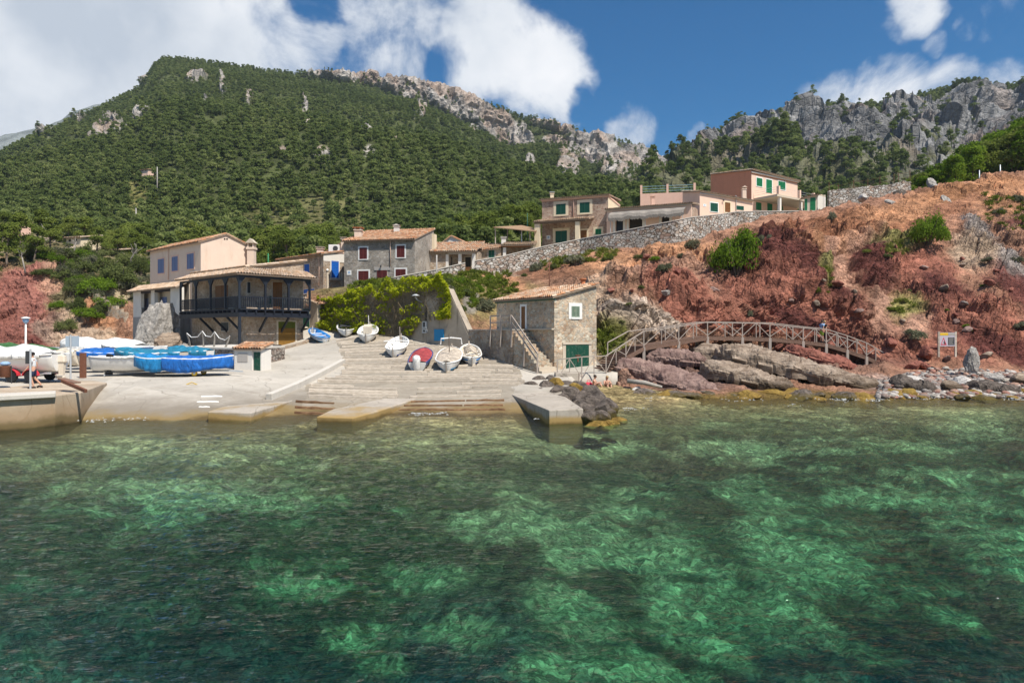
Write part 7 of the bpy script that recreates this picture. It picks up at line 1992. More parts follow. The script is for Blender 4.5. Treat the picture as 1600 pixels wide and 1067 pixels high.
 MB().tube([hd + np.array((.08, 0, .02)) * s, hd + np.array((.105, 0, -.02)) * s, hd + np.array((.085, 0, -.03)) * s], [.010, .014, .010], 6).build('nose', M['skin'], T, True)
 MB().tube([hd + np.array((.078, -.022, -.052)) * s, hd + np.array((.088, 0, -.054)) * s, hd + np.array((.078, .022, -.052)) * s], .006, 5).build('mouth', M['cl_red'], T)
 for sd in (-1, 1): MB().tube([hd + np.array((.0, sd * .085, .025)) * s, hd + np.array((-.012, sd * .098, .0)) * s, hd + np.array((.0, sd * .085, -.03)) * s], .012, 5).build('ear', M['skin'], T, True)
 r = np.random.default_rng(1); m = MB(); m.lathe([(.097, -.04), (.108, .01), (.10, .06), (.07, .10), (.02, .118)], (0, 0, 0), 14)
 m.v = [tuple(hd + np.array((v[0] - .022, v[1] * .92, v[2] + .005)) * s) for v in m.v]; m.build('hair', M[hair], T, True)
 if long_hair: MB().tube([hd + np.array((-.08, 0, .03)) * s, hd + np.array((-.11, 0, -.08)) * s, hd + np.array((-.09, 0, -.2)) * s], [.07, .075, .03], 8).build('ponytail', M[hair], T, True)
 if cap:
  m = MB(); m.lathe([(.112, .02), (.112, .05), (.09, .10), (.03, .125)], (0, 0, 0), 14); m.v = [tuple(hd + np.array((v[0] - .01, v[1], v[2])) * s) for v in m.v]; m.prism([tuple(hd + np.array(q) * s) for q in ((.08, -.07, .03), (.19, -.05, .015), (.19, .05, .015), (.08, .07, .03))], [tuple(hd + np.array(q) * s) for q in ((.08, -.07, .045), (.19, -.05, .03), (.19, .05, .03), (.08, .07, .045))]); m.build('cap', M[cap], T, True)
 if shoes:
  for sd in 'LR':
   a = J['an' + sd]; f = J.get('toe' + sd, a + np.array((.17, 0, -.06))); h = a - (f - a) * np.array((.45, .45, 0))
   MB().tube([np.array((h[0], h[1], f[2])) * s, (a * .5 + f * .5 - np.array((0, 0, .01))) * s, (f + (f - a) * np.array((.25, .25, 0))) * s], [.045 * s, .052 * s, .04 * s], 8).build('shoe', M[shoes], T, True)
 return T
WALK = dict(pelvis=(0, 0, .93), chest=(.03, 0, 1.28), neck=(.04, 0, 1.48), head=(.07, 0, 1.63), shL=(.03, .19, 1.41), shR=(.03, -.19, 1.41), elL=(.10, .24, 1.13), wrL=(.26, .22, .93), elR=(-.10, -.24, 1.14), wrR=(-.02, -.25, .90),
   hipL=(0, .1, .88), hipR=(0, -.1, .88), knL=(.10, .1, .48), anL=(-.02, .1, .10), knR=(-.02, -.1, .48), anR=(-.28, -.1, .16), toeL=(.16, .1, .03), toeR=(-.14, -.1, .04))
STAND = dict(WALK, knL=(.02, .1, .48), anL=(0, .11, .09), knR=(.02, -.1, .48), anR=(0, -.11, .09), elR=(-.02, -.25, 1.13), wrR=(.06, -.25, .90), elL=(-.02, .25, 1.13), wrL=(.06, .25, .90), toeL=(.16, .12, .03), toeR=(.16, -.12, .03))
LEAN = dict(STAND, elL=(.12, .27, 1.15), wrL=(.33, .20, 1.08), elR=(.12, -.27, 1.15), wrR=(.33, -.20, 1.08))
SIT = dict(pelvis=(0, 0, .12), chest=(.06, 0, .46), neck=(.10, 0, .66), head=(.15, 0, .80), shL=(.07, .18, .58), shR=(.07, -.18, .58), elL=(.22, .25, .38), wrL=(.40, .17, .42), elR=(.22, -.25, .38), wrR=(.40, -.17, .42),
           hipL=(.04, .1, .12), hipR=(.04, -.1, .12), knL=(.42, .12, .44), anL=(.60, .12, .07), knR=(.42, -.12, .44), anR=(.62, -.12, .07), toeL=(.77, .12, .02), toeR=(.79, -.12, .02))
p = P(52.5, 606.5, 33.0); p[2] = QZ
person('man in a white t-shirt navy shorts and dark cap walking along the quay', p, math.radians(205), WALK, cap='cl_black')
q = bp[10] * .55 + bp[9] * .45
zdeck = lambda px: np.interp(px, [b[0] for b in BR], bp[:, 2])
for (px, lab, kw) in ((1284, 'person in a pale blue shirt and lime shorts crossing the footbridge', dict(top='cl_blue', bottom='cl_lime', hair='hair')), (1289.5, 'person dressed in black with fair hair on the footbridge', dict(top='cl_black', bottom='cl_black', hair='hair_fair', trousers=True))):
 D = 53.8; x = (px - 800) * D / K
 person(lab, (x, D, float(zdeck(px)) + .01), math.radians(10 if px < 1287 else 195), STAND if px < 1287 else WALK, **kw)
pa = on_cliff(927, 604); pb = on_cliff(947, 605)
pa[1] -= .5; pb[1] -= .5
person('dark-haired sunbather in black shorts sitting sideways beside a red bag', pa, math.radians(-15), SIT, bare_top=True, bottom='cl_black', shoes=None, hair='hair')
person('fair-haired sunbather in a red bikini sitting on the blue towel', pb, math.radians(-75), SIT, bare_top=True, bottom='cl_red', shoes=None, hair='hair_fair', bikini='cl_red', long_hair=True)
def towel(label, px, py, w_, l_, mat):
 c = on_cliff(px, py); c[1] -= .4; xs = np.linspace(-w_ / 2, w_ / 2, 14); ys = np.linspace(-l_ / 2, l_ / 2, 10); XX, YY = np.meshgrid(xs, ys)
 G = np.stack([XX, YY, .05 + .03 * np.sin(XX * 7 + YY * 5) + .02 * np.sin(YY * 11)], -1); me = mesh_np('beach_towel', G.reshape(-1, 3), grid_faces(10, 14), M[mat], True)
 o = obj('beach_towel', me, None, tuple(c)); o.modifiers.new('thick', 'SOLIDIFY').thickness = .03; tag(o, label, 'towel')
towel('bright blue beach towel under the fair-haired sunbather', 951, 605, 1.15, .8, 'towel_blue')
towel('pink beach towel at the feet of the dark-haired sunbather', 934, 606, .75, .6, 'cl_pink')
c = on_cliff(920, 604); c[1] -= .5; T = thing('beach_bag', 'round red beach bag beside the dark-haired sunbather', 'bag', tuple(c))
m = MB(); m.lathe([(.15, 0), (.26, .08), (.28, .22), (.2, .36), (.1, .40)], (0, 0, 0), 14); m.build('pouch', M['cl_red'], T, True)
m = MB(); m.tube([(-.12, 0, .36), (-.08, 0, .52), (.08, 0, .52), (.12, 0, .36)], .02, 6); m.build('strap', M['cl_red'], T)
# ---------------------------------------------------------------- rocks
def rock_mesh(name, seed, mat, sub=4, cuts=10, rough=.12, strat=0.0, flat=.0):
 r = np.random.default_rng(seed); bm = bmesh.new(); bmesh.ops.create_icosphere(bm, subdivisions=sub, radius=1.0)
 V = np.array([v.co[:] for v in bm.verts]); F = [[v.index for v in f.verts] for f in bm.faces]; bm.free()
 n = r.normal(size=(cuts, 3)); n /= np.linalg.norm(n, axis=1, keepdims=True); d = r.uniform(.58, .95, cuts)
 dots = V @ n.T; rad = np.min(np.where(dots > .05, d / np.maximum(dots, .05), 9), axis=1); rad = np.minimum(rad, 1.12)
 V = V * rad[:, None]
 q = V * 1.7 + seed * 3.1
 V *= (1 + rough * ridged(q, 4, .55) + rough * .6 * fbm(q * 3.1, 3))[:, None]
 if strat: h = V[:, 2] * 6 + fbm(V * 1.5 + seed, 3) * 1.5; V[:, :2] *= (1 + strat * ((h - np.floor(h)) - .5))[:, None]
 return mesh_np(name, V, F, mat, False)
_rk = {}
def rock(label, p, size, mat, seed=0, rz=0.0, tilt=0.0, group=None, name='boulder', sub=4, rough=.12, strat=0.0, cuts=10, cat='boulder'):
 key = (mat, seed % 6, sub, rough, strat, cuts)
 if key not in _rk: _rk[key] = rock_mesh(name, seed % 6 + len(mat), M[mat], sub, cuts, rough, strat)
 o = bpy.data.objects.new(name, _rk[key]); COL.objects.link(o)
 o.location = tuple(p); o.scale = size; o.rotation_euler = (Matrix.Rotation(rz, 4, 'Z') @ Matrix.Rotation(tilt, 4, 'Y')).to_euler()
 return tag(o, label, cat, group)
rq = np.random.default_rng(31)
def ledge(label, x0, y0, x1, y1, D0, D1, th0, th1, dep, mat, seed, strat=.10):
 """long tilted rock tongue from pixel (x0, y0) down to (x1, y1); th in metres, tapering"""
 a, b = P(x0, y0, D0), P(x1, y1, D1); ax = b - a; L = np.linalg.norm(ax); ax /= L; sd = np.cross((0, 0, 1), ax); sd /= np.linalg.norm(sd); up = np.cross(ax, sd)
 nu, nv = 130, 56; u = np.linspace(0, 1, nu); th = np.linspace(0, 2 * math.pi, nv, endpoint=False)
 c = np.sign(np.cos(th)) * np.abs(np.cos(th)) ** .7; s = np.sign(np.sin(th)) * np.abs(np.sin(th)) ** .7
 end = (1 - np.abs(2 * u - 1) ** 5) ** .5
 H = (th0 + (th1 - th0) * u) * end; W = dep * (1 - .45 * u) * end
 under = np.where(s < 0, .45, 1.0)        # undercut: the lower half steps back from the sea
 G = a[None, None] + ax * (u * L)[:, None, None] + sd * (c[None] * (W[:, None] * under[None]))[..., None] + up * (s[None] * H[:, None])[..., None]
 G += sd * (np.where(s < 0, -s, 0)[None] * H[:, None] * 1.15)[..., None]
 q = G.reshape(-1, 3); N = np.cross(np.gradient(G, axis=0), np.gradient(G, axis=1)); N /= np.linalg.norm(N, axis=2, keepdims=True) + 1e-6
 cen = G.mean(1, keepdims=True); N *= np.sign((N * (G - cen)).sum(-1, keepdims=True))
 h = (q @ up) * 2.6 + 1.2 * fbm(q * .5 + seed, 3); d = (ridged(q * .7 + seed, 4, .55) * .30 + fbm(q * 2.4, 3) * .12 + strat * 2.2 * ((h - np.floor(h)) - .5)).reshape(nu, nv)
 G = G + N * d[..., None]
 F = [(i * nv + k, i * nv + (k + 1) % nv, (i + 1) * nv + (k + 1) % nv, (i + 1) * nv + k) for i in range(nu - 1) for k in range(nv)] + [tuple(range(nv)), tuple(range((nu - 1) * nv, nu * nv))[::-1]]
 o = obj('rock_ledge', mesh_np('rock_ledge', G.reshape(-1, 3), F, M[mat], False)); return tag(o, label, 'rock')
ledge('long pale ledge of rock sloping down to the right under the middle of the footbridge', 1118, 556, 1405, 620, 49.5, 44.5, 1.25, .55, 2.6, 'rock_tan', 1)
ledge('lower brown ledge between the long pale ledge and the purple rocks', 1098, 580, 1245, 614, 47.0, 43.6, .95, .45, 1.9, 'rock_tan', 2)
ledge('purple rock shoulder beside the sunbathers under the left footbridge legs', 968, 578, 1062, 603, 47.4, 44.8, 1.0, .7, 1.7, 'rock_purple', 3, .07)
ledge('purple rock mass reaching the water right of the sunbathers', 1018, 590, 1118, 618, 46.6, 43.2, .95, .5, 1.8, 'rock_purple', 4, .07)
ledge('upper purple rock behind the left legs of the footbridge', 1000, 562, 1110, 572, 50.4, 49.4, .9, .7, 1.5, 'rock_purple', 5, .07)
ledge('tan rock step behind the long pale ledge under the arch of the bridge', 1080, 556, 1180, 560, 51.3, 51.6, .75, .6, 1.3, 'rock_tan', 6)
ledge('dark red rock bank under the right end of the footbridge', 1225, 551, 1345, 585, 51.8, 50.6, .75, .55, 1.4, 'rock_red', 7, .07)
ledge('flat dark rock shelf at the waterline right of the warning board', 1512, 608, 1592, 615, 43.2, 43.0, .45, .3, .9, 'rock_dark', 8, .05)
ledge('brown rock shelf at the waterline below the warning board', 1395, 604, 1460, 613, 44.0, 43.2, .6, .35, 1.2, 'rock_dark', 9, .06)
bws = .78
bw = [(828, 606, 41, .55), (842, 597, 43, .7), (858, 594, 43.4, .5), (866, 600, 42.5, .6), (850, 608, 40.5, .7), (870, 612, 39.2, .75), (884, 604, 41.5, .6), (890, 618, 37, .7), (878, 592, 44, .35), (905, 610, 39.6, .7), (897, 602, 41.8, .5),
      (910, 624, 35.6, .75), (922, 615, 38, .65), (925, 634, 33.6, .8), (915, 642, 32.4, .75), (932, 626, 35.4, .75), (940, 642, 32.6, .75), (950, 634, 34.4, .7), (935, 655, 30.8, .7), (922, 657, 30.4, .55), (902, 632, 34.2, .6), (880, 625, 36.6, .55), (955, 648, 32.2, .5), (845, 614, 39.6, .45), (862, 620, 38, .4)]
for i, (x, y, D, s) in enumerate(bw):
 rock('dark angular boulder in the breakwater heap along the right slab pier', P(x, y, D), (s * bws * rq.uniform(.85, 1.15), s * bws * rq.uniform(.7, .95), s * bws * rq.uniform(.6, .95)), 'rock_dark', i, rq.uniform(0, 6), rq.uniform(-.5, .5), 'dark boulders beside the pier', rough=.05, cuts=7)
for i, (x, y, D) in enumerate(((868, 604, 41.6), (897, 612, 38.4))): rock('small orange stone wedged among the dark breakwater boulders', P(x, y, D) + np.array((0, -.5, .25)), (.42, .35, .28), 'terracotta' if i == 9 else 'rock_ochre', i, i, 0, 'orange stones in the breakwater')
for i, (x, y, D, s) in enumerate(((938, 664, 29.6, .4), (952, 661, 30, .4), (925, 665, 29.4, .3), (965, 657, 31, .35))): rock('algae covered stone awash at the tip of the breakwater', P(x, y, D) - np.array((0, 0, .05)), (s * 1.3, s, s * .5), 'rock_ochre', i, i * 1.3, 0, 'algae stones at the breakwater tip')
for i in range(46):
 px = 985 + i * 13.6 + rq.uniform(-7, 7); s = rq.uniform(.28, .75); D = float(np.interp(px, [985, 1100, 1600], [42.6, 41.6, 41.2])) + rq.uniform(-.5, 1.4)
 q = np.array(((px - 800) * D / K, D, rq.uniform(-.12, .12)))
 rock('brown algae stained boulder at the waterline below the red headland', q, (s * 1.35, s, s * .62), 'rock_ochre' if rq.random() < .62 else 'rock_dark', i, rq.uniform(0, 6), rq.uniform(-.2, .2), 'waterline boulders')
for i in range(34):
 px = rq.uniform(900, 1015); py = rq.uniform(607, 624); q = on_cliff(px, py); s = rq.uniform(.12, .38)
 rock('rounded stone on the little beach below the sunbathers', q + np.array((0, -.15, .03)), (s * 1.4, s, s * .7), ['rock_dark', 'rock_pale', 'rock_ochre', 'rock_purple'][i % 4], i, rq.uniform(0, 6), 0, 'stones on the little beach', sub=3)
a, b = on_cliff(975, 598), on_cliff(1030, 604); m = MB(); m.tube([a + np.array((0, -.6, .2)), (a + b) / 2 + np.array((0, -.7, .25)), b + np.array((0, -.6, .12))], [.16, .15, .1], 9); tag(m.build('driftwood_log', M['bark_dead'], smooth=True), 'pale driftwood log lying below the purple rocks', 'log')
PB = []
rb = np.random.default_rng(5)
base_r = [rock_mesh('pebble', k, None, 2, 7, .08) for k in range(4)]
bv = [np.array([v.co[:] for v in me.vertices]) for me in base_r]; bf = [np.array([p.vertices[:] for p in me.polygons]) for me in base_r]
V = []; F = []; C = []; n0 = 0
cand = (CL_PX > 1370) & (CL_PX < 1720) & (CL_PY > 577) & (CL_PY < 622); ci = np.argwhere(cand)
lim = lambda px: np.interp(px, [1370, 1400, 1450, 1500, 1560, 1720], [600, 588, 580, 577, 583, 576])
cnt = 0
for j in rb.permutation(len(ci)):
 i = tuple(ci[j]); px, py = CL_PX[i], CL_PY[i]
 if py < lim(px) + rb.uniform(-3, 6): continue
 s = rb.uniform(.05, .12) * (1.0 + 1.0 * (rb.random() < .12)); k = rb.integers(4)
 a = rb.uniform(0, 6.3); ca, sa = math.cos(a), math.sin(a)
 v = bv[k] * np.array((s * 1.4, s, s * .75)); v = np.stack([v[:, 0] * ca - v[:, 1] * sa, v[:, 0] * sa + v[:, 1] * ca, v[:, 2]], -1) + CL_G[i] + np.array((0, -.08, s * .3))
 V.append(v); F.append(bf[k] + n0); n0 += len(v)
 c = [(.50, .46, .42), (.40, .36, .33), (.54, .49, .43), (.36, .19, .15), (.30, .23, .2), (.46, .29, .22)][rb.integers(6)]
 C.append(np.tile(np.array(c) * rb.uniform(.55, 1.0), (len(v), 1))); cnt += 1
 if cnt > 4200: break
M['pebble'] = m_vcolrock('beach_pebbles', .03, 2.0, .75, 1.2)
pb_ = obj('pebble_beach', mesh_np('pebble_beach', np.concatenate(V), np.concatenate(F), M['pebble'], True, vcol=np.concatenate(C))); pb_['kind'] = 'stuff'; pb_['label'] = 'grey and red pebbles covering the beach below the red headland'
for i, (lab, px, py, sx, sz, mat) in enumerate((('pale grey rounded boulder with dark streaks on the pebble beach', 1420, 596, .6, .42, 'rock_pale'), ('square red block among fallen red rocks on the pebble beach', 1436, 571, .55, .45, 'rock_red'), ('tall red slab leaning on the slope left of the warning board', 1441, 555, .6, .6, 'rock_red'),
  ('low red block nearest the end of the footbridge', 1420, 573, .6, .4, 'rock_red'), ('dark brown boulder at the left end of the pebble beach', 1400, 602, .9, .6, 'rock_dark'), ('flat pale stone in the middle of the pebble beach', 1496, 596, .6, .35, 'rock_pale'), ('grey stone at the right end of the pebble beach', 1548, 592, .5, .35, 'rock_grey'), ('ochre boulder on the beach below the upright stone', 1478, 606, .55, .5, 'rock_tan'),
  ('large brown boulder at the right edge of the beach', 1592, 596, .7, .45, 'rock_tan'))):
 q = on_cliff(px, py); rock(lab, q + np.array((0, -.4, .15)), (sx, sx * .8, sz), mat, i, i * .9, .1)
q = on_cliff(1508, 582); rock('upright knobbly grey stone standing behind the warning board', q + np.array((0, -.5, .75)), (.46, .42, .95), 'rock_grey', 2, .6, .1, rough=.22, cuts=14)
for i, (lab, px, py, D, s, mat, rt_) in enumerate((('broken pale masonry stub on the headland skyline', 1455, 288, 88.5, (.5, .45, 1.0), 'rock_grey', .1), ('grey boulder lying against the masonry stub', 1462, 295, 87.6, (.8, .6, .55), 'rock_grey', .3), ('grey boulder on the skyline right of the masonry stub', 1482, 296, 88, (.7, .5, .5), 'rock_grey', -.4),
  ('pale pointed boulder leaning on the slope above the round green bush', 1478, 322, 82, (.7, .55, 1.2), 'rock_grey', .25), ('flat grey slab right of the round green bush', 1508, 346, 77, (1.3, .8, .5), 'rock_grey', -.35), ('dark boulder in the soil bank below the hilltop wall', 1408, 306, 84.5, (1.0, .7, .75), 'rock_dark', .5), ('small grey boulder at the foot of the hilltop wall', 1390, 317, 82.5, (.6, .5, .5), 'rock_grey', 0.), ('pale boulder at the left foot of the hilltop wall', 1349, 310, 85.5, (.7, .5, .5), 'rock_pale', 0.), ('purple red boulder on the upper right slope', 1582, 355, 75, (1.3, .8, .75), 'rock_red', .3))):
 rock(lab, P(px, py, D), s, mat, i, i * 1.1, rt_)
cr = np.random.default_rng(77)
for i in range(44):       # loose rocks stuck in the red slope
 px = cr.uniform(950, 1640); py = cr.uniform(395, 570) if px > 1000 else cr.uniform(420, 540); q = on_cliff(px, py); s = cr.uniform(.14, .42)
 rock('loose stone half buried in the red headland slope', q - np.array((0, .05, .0)), (s * 1.4, s, s * .75), ['rock_red', 'rock_purple', 'rock_tan', 'rock_grey'][int(cr.choice(4, p=[.45, .3, .17, .08]))], i, cr.uniform(0, 6), cr.uniform(-.4, .4), 'loose stones on the red slope', sub=3)
for i, (lab, px, py, D, s) in enumerate((('tall rugged white boulder against the grey base of the loggia house', 247, 529, 66.5, (1.75, 1.3, 2.7)), ('pale squat boulder at the right foot of the tall white boulder', 268, 541, 64.5, (1.35, 1.0, 1.0)), ('small pale boulder at the foot of the grey rendered base', 284, 546, 63.5, (.7, .6, .45)), ('grey boulder left of the tall white boulder', 231, 548, 65, (.7, .6, .6)))):
 rock(lab, P(px, py, D), s, 'rock_grey' if i != 1 else 'rock_tan', i + 1, .4 + i, 0.08, rough=.3, cuts=9)
# ---------------------------------------------------------------- leaf clumps, bushes, trees
def leaf_quads(C, N, size, r, droop=0.0, aspect=.6):
 """one small leaf-shaped quad per centre, facing roughly along N"""
 n = len(C); N = N + r.normal(0, .55, (n, 3)); N /= np.linalg.norm(N, axis=1, keepdims=True) + 1e-9
 a = np.cross(N, r.normal(size=(n, 3))); a /= np.linalg.norm(a, axis=1, keepdims=True) + 1e-9; b = np.cross(N, a)
 s = (size * r.uniform(.65, 1.35, n))[:, None]
 V = np.stack([C - a * s, C - b * s * aspect + N * s * .15, C + a * s, C + b * s * aspect - N * s * .1], 1).reshape(-1, 3)
 return V, np.arange(4 * n).reshape(n, 4)
def crown(r, lobes, per, size, squash=.75):
 """lobes: (x, y, z, radius); leaves near the lobe shells"""
 Vs = []; Fs = []; k = 0
 for (x, y, z, R) in lobes:
  d = r.normal(size=(per, 3)); d /= np.linalg.norm(d, axis=1, keepdims=True); d[:, 2] = np.where(d[:, 2] < -.35, -d[:, 2] * .6, d[:, 2])
  rad = R * r.uniform(.55, 1.08, per)[:, None]
  clump = 1 + .28 * perlin(d * 3.1 + x * 3 + z)[:, None]
  C = np.array((x, y, z)) + d * rad * clump * np.array((1, 1, squash))
  V, F = leaf_quads(C, d * .8 + np.array((0, 0, .35)), size, r); Vs.append(V); Fs.append(F + k); k += len(V)
 return np.concatenate(Vs), np.concatenate(Fs)
def pine_parts(seed, detail, h=8.0):
 """Aleppo pine: bent trunk, a few limbs, billowing crown; returns crown mesh data and trunk MB"""
 r = np.random.default_rng(seed); lean = r.uniform(-.12, .12, 2)
 top = np.array((lean[0] * h, lean[1] * h, h * .80)); mid = top * .5 + np.array((r.uniform(-.3, .3), r.uniform(-.3, .3), 0))
 t = MB(); t.tube([(0, 0, -.8), (0, 0, 0), mid, top], [.26, .22, .15, .05], 7)
 nl = 12 if detail else 8; lobes = []
 for i in range(nl):
  f = r.uniform(.16, 1.0); a = i * 2.4 + r.uniform(-.5, .5); R = h * r.uniform(.15, .23) * (1.12 - .35 * f); rr = h * .26 * (1.2 - f) * r.uniform(.6, 1.1)
  c = top * f * 1.02 + np.array((rr * math.cos(a), rr * math.sin(a), 0)); c[2] = h * (.10 + .78 * f)
  lobes.append((*c, R)); t.tube([top * f * .8, c], [.07, .025], 5)
 lobes.append((top[0], top[1], h * .90, h * .15))
 V, F = crown(r, lobes, 210 if detail else 46, h * (.026 if detail else .052))
 return V, F, t
tree_kinds = []
for k in range(5):
 V, F, t = pine_parts(100 + k, True, 8.0)
 tree_kinds.append((mesh_np('pine_crown', V, F, M['pine'], False), mesh_np('pine_trunk', np.array(t.v), t.f, M['bark'], True)))
def plant_tree(p, s, kind, rz, label, group, name='pine_tree'):
 T = bpy.data.objects.new(name, None); T.empty_display_size = .5; COL.objects.link(T); T.location = tuple(p); T.rotation_euler = (0, 0, rz); T.scale = (s, s, s * 1.0); tag(T, label, 'tree', group)
 for nm, me in zip(('crown', 'trunk'), tree_kinds[kind]):
  o = bpy.data.objects.new(nm, me); COL.objects.link(o); o.parent = T
 return T
def scatter(G, dens, spacing, r):
 """random points on a lofted face, about one per spacing^2 of surface times dens"""
 a = np.cross(G[1:, :-1] - G[:-1, :-1], G[:-1, 1:] - G[:-1, :-1]); area = np.linalg.norm(a, axis=2); p = (area * dens[:-1, :-1] / spacing ** 2)
 n = r.poisson(p); idx = np.argwhere(n > 0); out = []
 for (i, j) in idx:
  for _ in range(n[i, j]):
   u, v = r.random(2); out.append(G[i, j] * (1 - u) * (1 - v) + G[i + 1, j] * u * (1 - v) + G[i, j + 1] * (1 - u) * v + G[i + 1, j + 1] * u * v)
 return np.array(out) if out else np.zeros((0, 3))
r = np.random.default_rng(9)
clear = splat((0, 0, 0), MT_PX, MT_PY, .5 * fbm(MT_G.reshape(-1, 3) * .04, 3).reshape(MT_PX.shape), [(445, 362, 80, 28, 8, (1, 1, 1), .3), (212, 322, 11, 30, 10, (1, 1, 1), .6), (560, 345, 50, 12, 0, (.6, .6, .6), .2), (110, 392, 20, 14, 0, (1, 1, 1), .5)])[..., 0]
ridge_y = np.interp(MT_PX, rx_, ry_)
front = (MT_PY > ridge_y - 4) & (MT_G[..., 1] < np.interp(MT_PX, rx_, rY_) + 16)
vis = (MT_PX > -160) & (MT_PX < 1330) & front
dens = np.clip(1 - .93 * MT_ROCK, 0, 1) * (1 + .8 * sstep(MT_PY - ridge_y, 14, 4) * (MT_PX < 490)) * (1 - .93 * clear) * vis * np.where(MT_PY > 430, 0, 1)
pt_ = scatter(MT_G, dens, 3.8, r)
fpx, fpy = px_of(pt_)
D_ = pt_[:, 1]
house_top = np.interp(fpx, [-200, 200, 232, 390, 400, 535, 540, 680, 690, 770, 845, 850, 965, 1000, 1110, 1250, 1300], [470, 455, 400, 396, 420, 412, 372, 368, 395, 392, 380, 330, 330, 320, 300, 300, 320])
near = (D_ < 400) & (fpx > -60) & (fpx < 1320) & (fpy < house_top + 10)
order = np.argsort(np.where(near, D_, 1e9))
order = order[: int(near.sum())]
single = set(order[:150].tolist())
keep_far = np.array([i for i in range(len(pt_)) if i not in single and (fpy[i] < house_top[i] + 25)])
PLAB = ['rounded dark green pine in the wood on the lower mountain slope', 'tall leaning pine in the wood on the lower mountain slope', 'broad spreading pine in the wood on the lower mountain slope', 'loose light green pine in the wood on the lower mountain slope', 'narrow upright pine in the wood on the lower mountain slope']
for i in order[:150]:
 k = int(r.integers(5)); plant_tree(pt_[i] - np.array((0, 0, .2)), float(r.uniform(.6, 1.0)), k, float(r.uniform(0, 6.28)), PLAB[k], 'pines of the lower slope')
protos = {}
def proto_collection(name, meshes):
 c = bpy.data.collections.new(name)
 for me in meshes:
  o = bpy.data.objects.new(me.name, me); c.objects.link(o)
 return c
def stuff(name, label, pts, scl, coll, r, nk, tilt=None):
 me = bpy.data.meshes.new(name); me.vertices.add(len(pts)); me.vertices.foreach_set('co', np.asarray(pts, np.float32).reshape(-1))
 n = len(pts)
 for nm, typ, dat in (('scl', 'FLOAT', np.asarray(scl, np.float32)), ('kind', 'INT', r.integers(0, nk, n).astype(np.int32)), ('rotz', 'FLOAT', r.uniform(0, 6.28, n).astype(np.float32))):
  a = me.attributes.new(nm, typ, 'POINT'); a.data.foreach_set('value', dat)
 o = obj(name, me); o['kind'] = 'stuff'; o['label'] = label
 ng = bpy.data.node_groups.new(name + '_nodes', 'GeometryNodeTree'); ng.interface.new_socket('Geometry', in_out='INPUT', socket_type='NodeSocketGeometry'); ng.interface.new_socket('Geometry', in_out='OUTPUT', socket_type='NodeSocketGeometry')
 N_ = ng.nodes; L_ = ng.links; gi = N_.new('NodeGroupInput'); go = N_.new('NodeGroupOutput')
 ci = N_.new('GeometryNodeCollectionInfo'); ci.inputs['Collection'].default_value = coll; ci.inputs['Separate Children'].default_value = True; ci.inputs['Reset Children'].default_value = True
 ip = N_.new('GeometryNodeInstanceOnPoints'); ip.inputs['Pick Instance'].default_value = True
 def att(nm, t):
  q = N_.new('GeometryNodeInputNamedAttribute'); q.data_type = t; q.inputs['Name'].default_value = nm; return q.outputs['Attribute']
 cx = N_.new('ShaderNodeCombineXYZ'); L_.new(att('rotz', 'FLOAT'), cx.inputs[2])
 L_.new(gi.outputs[0], ip.inputs['Points']); L_.new(ci.outputs[0], ip.inputs['Instance']); L_.new(att('kind', 'INT'), ip.inputs['Instance Index']); L_.new(cx.outputs[0], ip.inputs['Rotation']); L_.new(att('scl', 'FLOAT'), ip.inputs['Scale']); L_.new(ip.outputs[0], go.inputs[0])
 md = o.modifiers.new('scatter', 'NODES'); md.node_group = ng
 return o
far_meshes = []
for k in range(6):
 V, F, t = pine_parts(300 + k, False, 8.0); n = len(V)
 F = [list(f) for f in F] + [[i + n for i in f] for f in t.f]
 me = mesh_np('far_pine', np.concatenate([V, np.array(t.v)]), F, M['pine_far'], False); far_meshes.append(me)
far_coll = proto_collection('far_pine_kinds', far_meshes)
fp = pt_[keep_far]
stuff('pine_forest', 'dense dark pine wood covering the mountain behind the village', fp - np.array((0, 0, .3)), (.40 + .50 * r.random(len(fp)) ** 1.3) * np.interp(fp[:, 1], [200, 760], [1.0, .95]), far_coll, r, 6)
crest2 = sstep(np.interp(M2_PX, [a for a, b in R2], [b for a, b in R2]) + 34 - M2_PY + 14 * fbm(M2_G.reshape(-1, 3) * .03, 3, off=5).reshape(M2_PX.shape), 0, 10) * (M2_G[..., 1] < 600)
d2 = (M2_VEG * .52 + .02 + 1.8 * crest2 * (M2_VEG > .2) * (M2_PX > 1120)) * (M2_PX > 990) * (M2_PX < 1760) * (M2_G[..., 1] > 200) * (M2_G[..., 1] < 622)
p2 = scatter(M2_G, d2, 4.7, r); stuff('crag_forest', 'dark pines growing on the ledges and crest of the rocky mountain', p2 - np.array((0, 0, .3)), r.uniform(.5, 1.05, len(p2)), far_coll, r, 6)
bush_meshes = {}
def bush_mesh(kind, seed, per=150, nl=7, size=.055):
 r = np.random.default_rng(seed); lobes = []
 for i in range(nl):
  a = r.uniform(0, 6.28); rr = r.uniform(.15, .68); lobes.append((rr * math.cos(a), rr * math.sin(a), r.uniform(.12, .52) * (1.25 - rr), r.uniform(.28, .46)))
 V, F = crown(r, lobes, per, size, .85); V[:, 2] = np.maximum(V[:, 2], -.15)
 return mesh_np('bush_foliage', V, F, M[kind], False)
def stems_mesh(seed, n=14):
 r = np.random.default_rng(seed); m = MB()
 for i in range(n):
  a = r.uniform(0, 6.28); e = r.uniform(.3, .75); m.tube([(0, 0, -.2), (e * .4 * math.cos(a), e * .4 * math.sin(a), .22), (e * math.cos(a), e * math.sin(a), r.uniform(.3, .6))], [.035, .02, .008], 4, False)
 return mesh_np('bush_stems', np.array(m.v), m.f, M['bark'], False)
_stems = [stems_mesh(k) for k in range(3)]
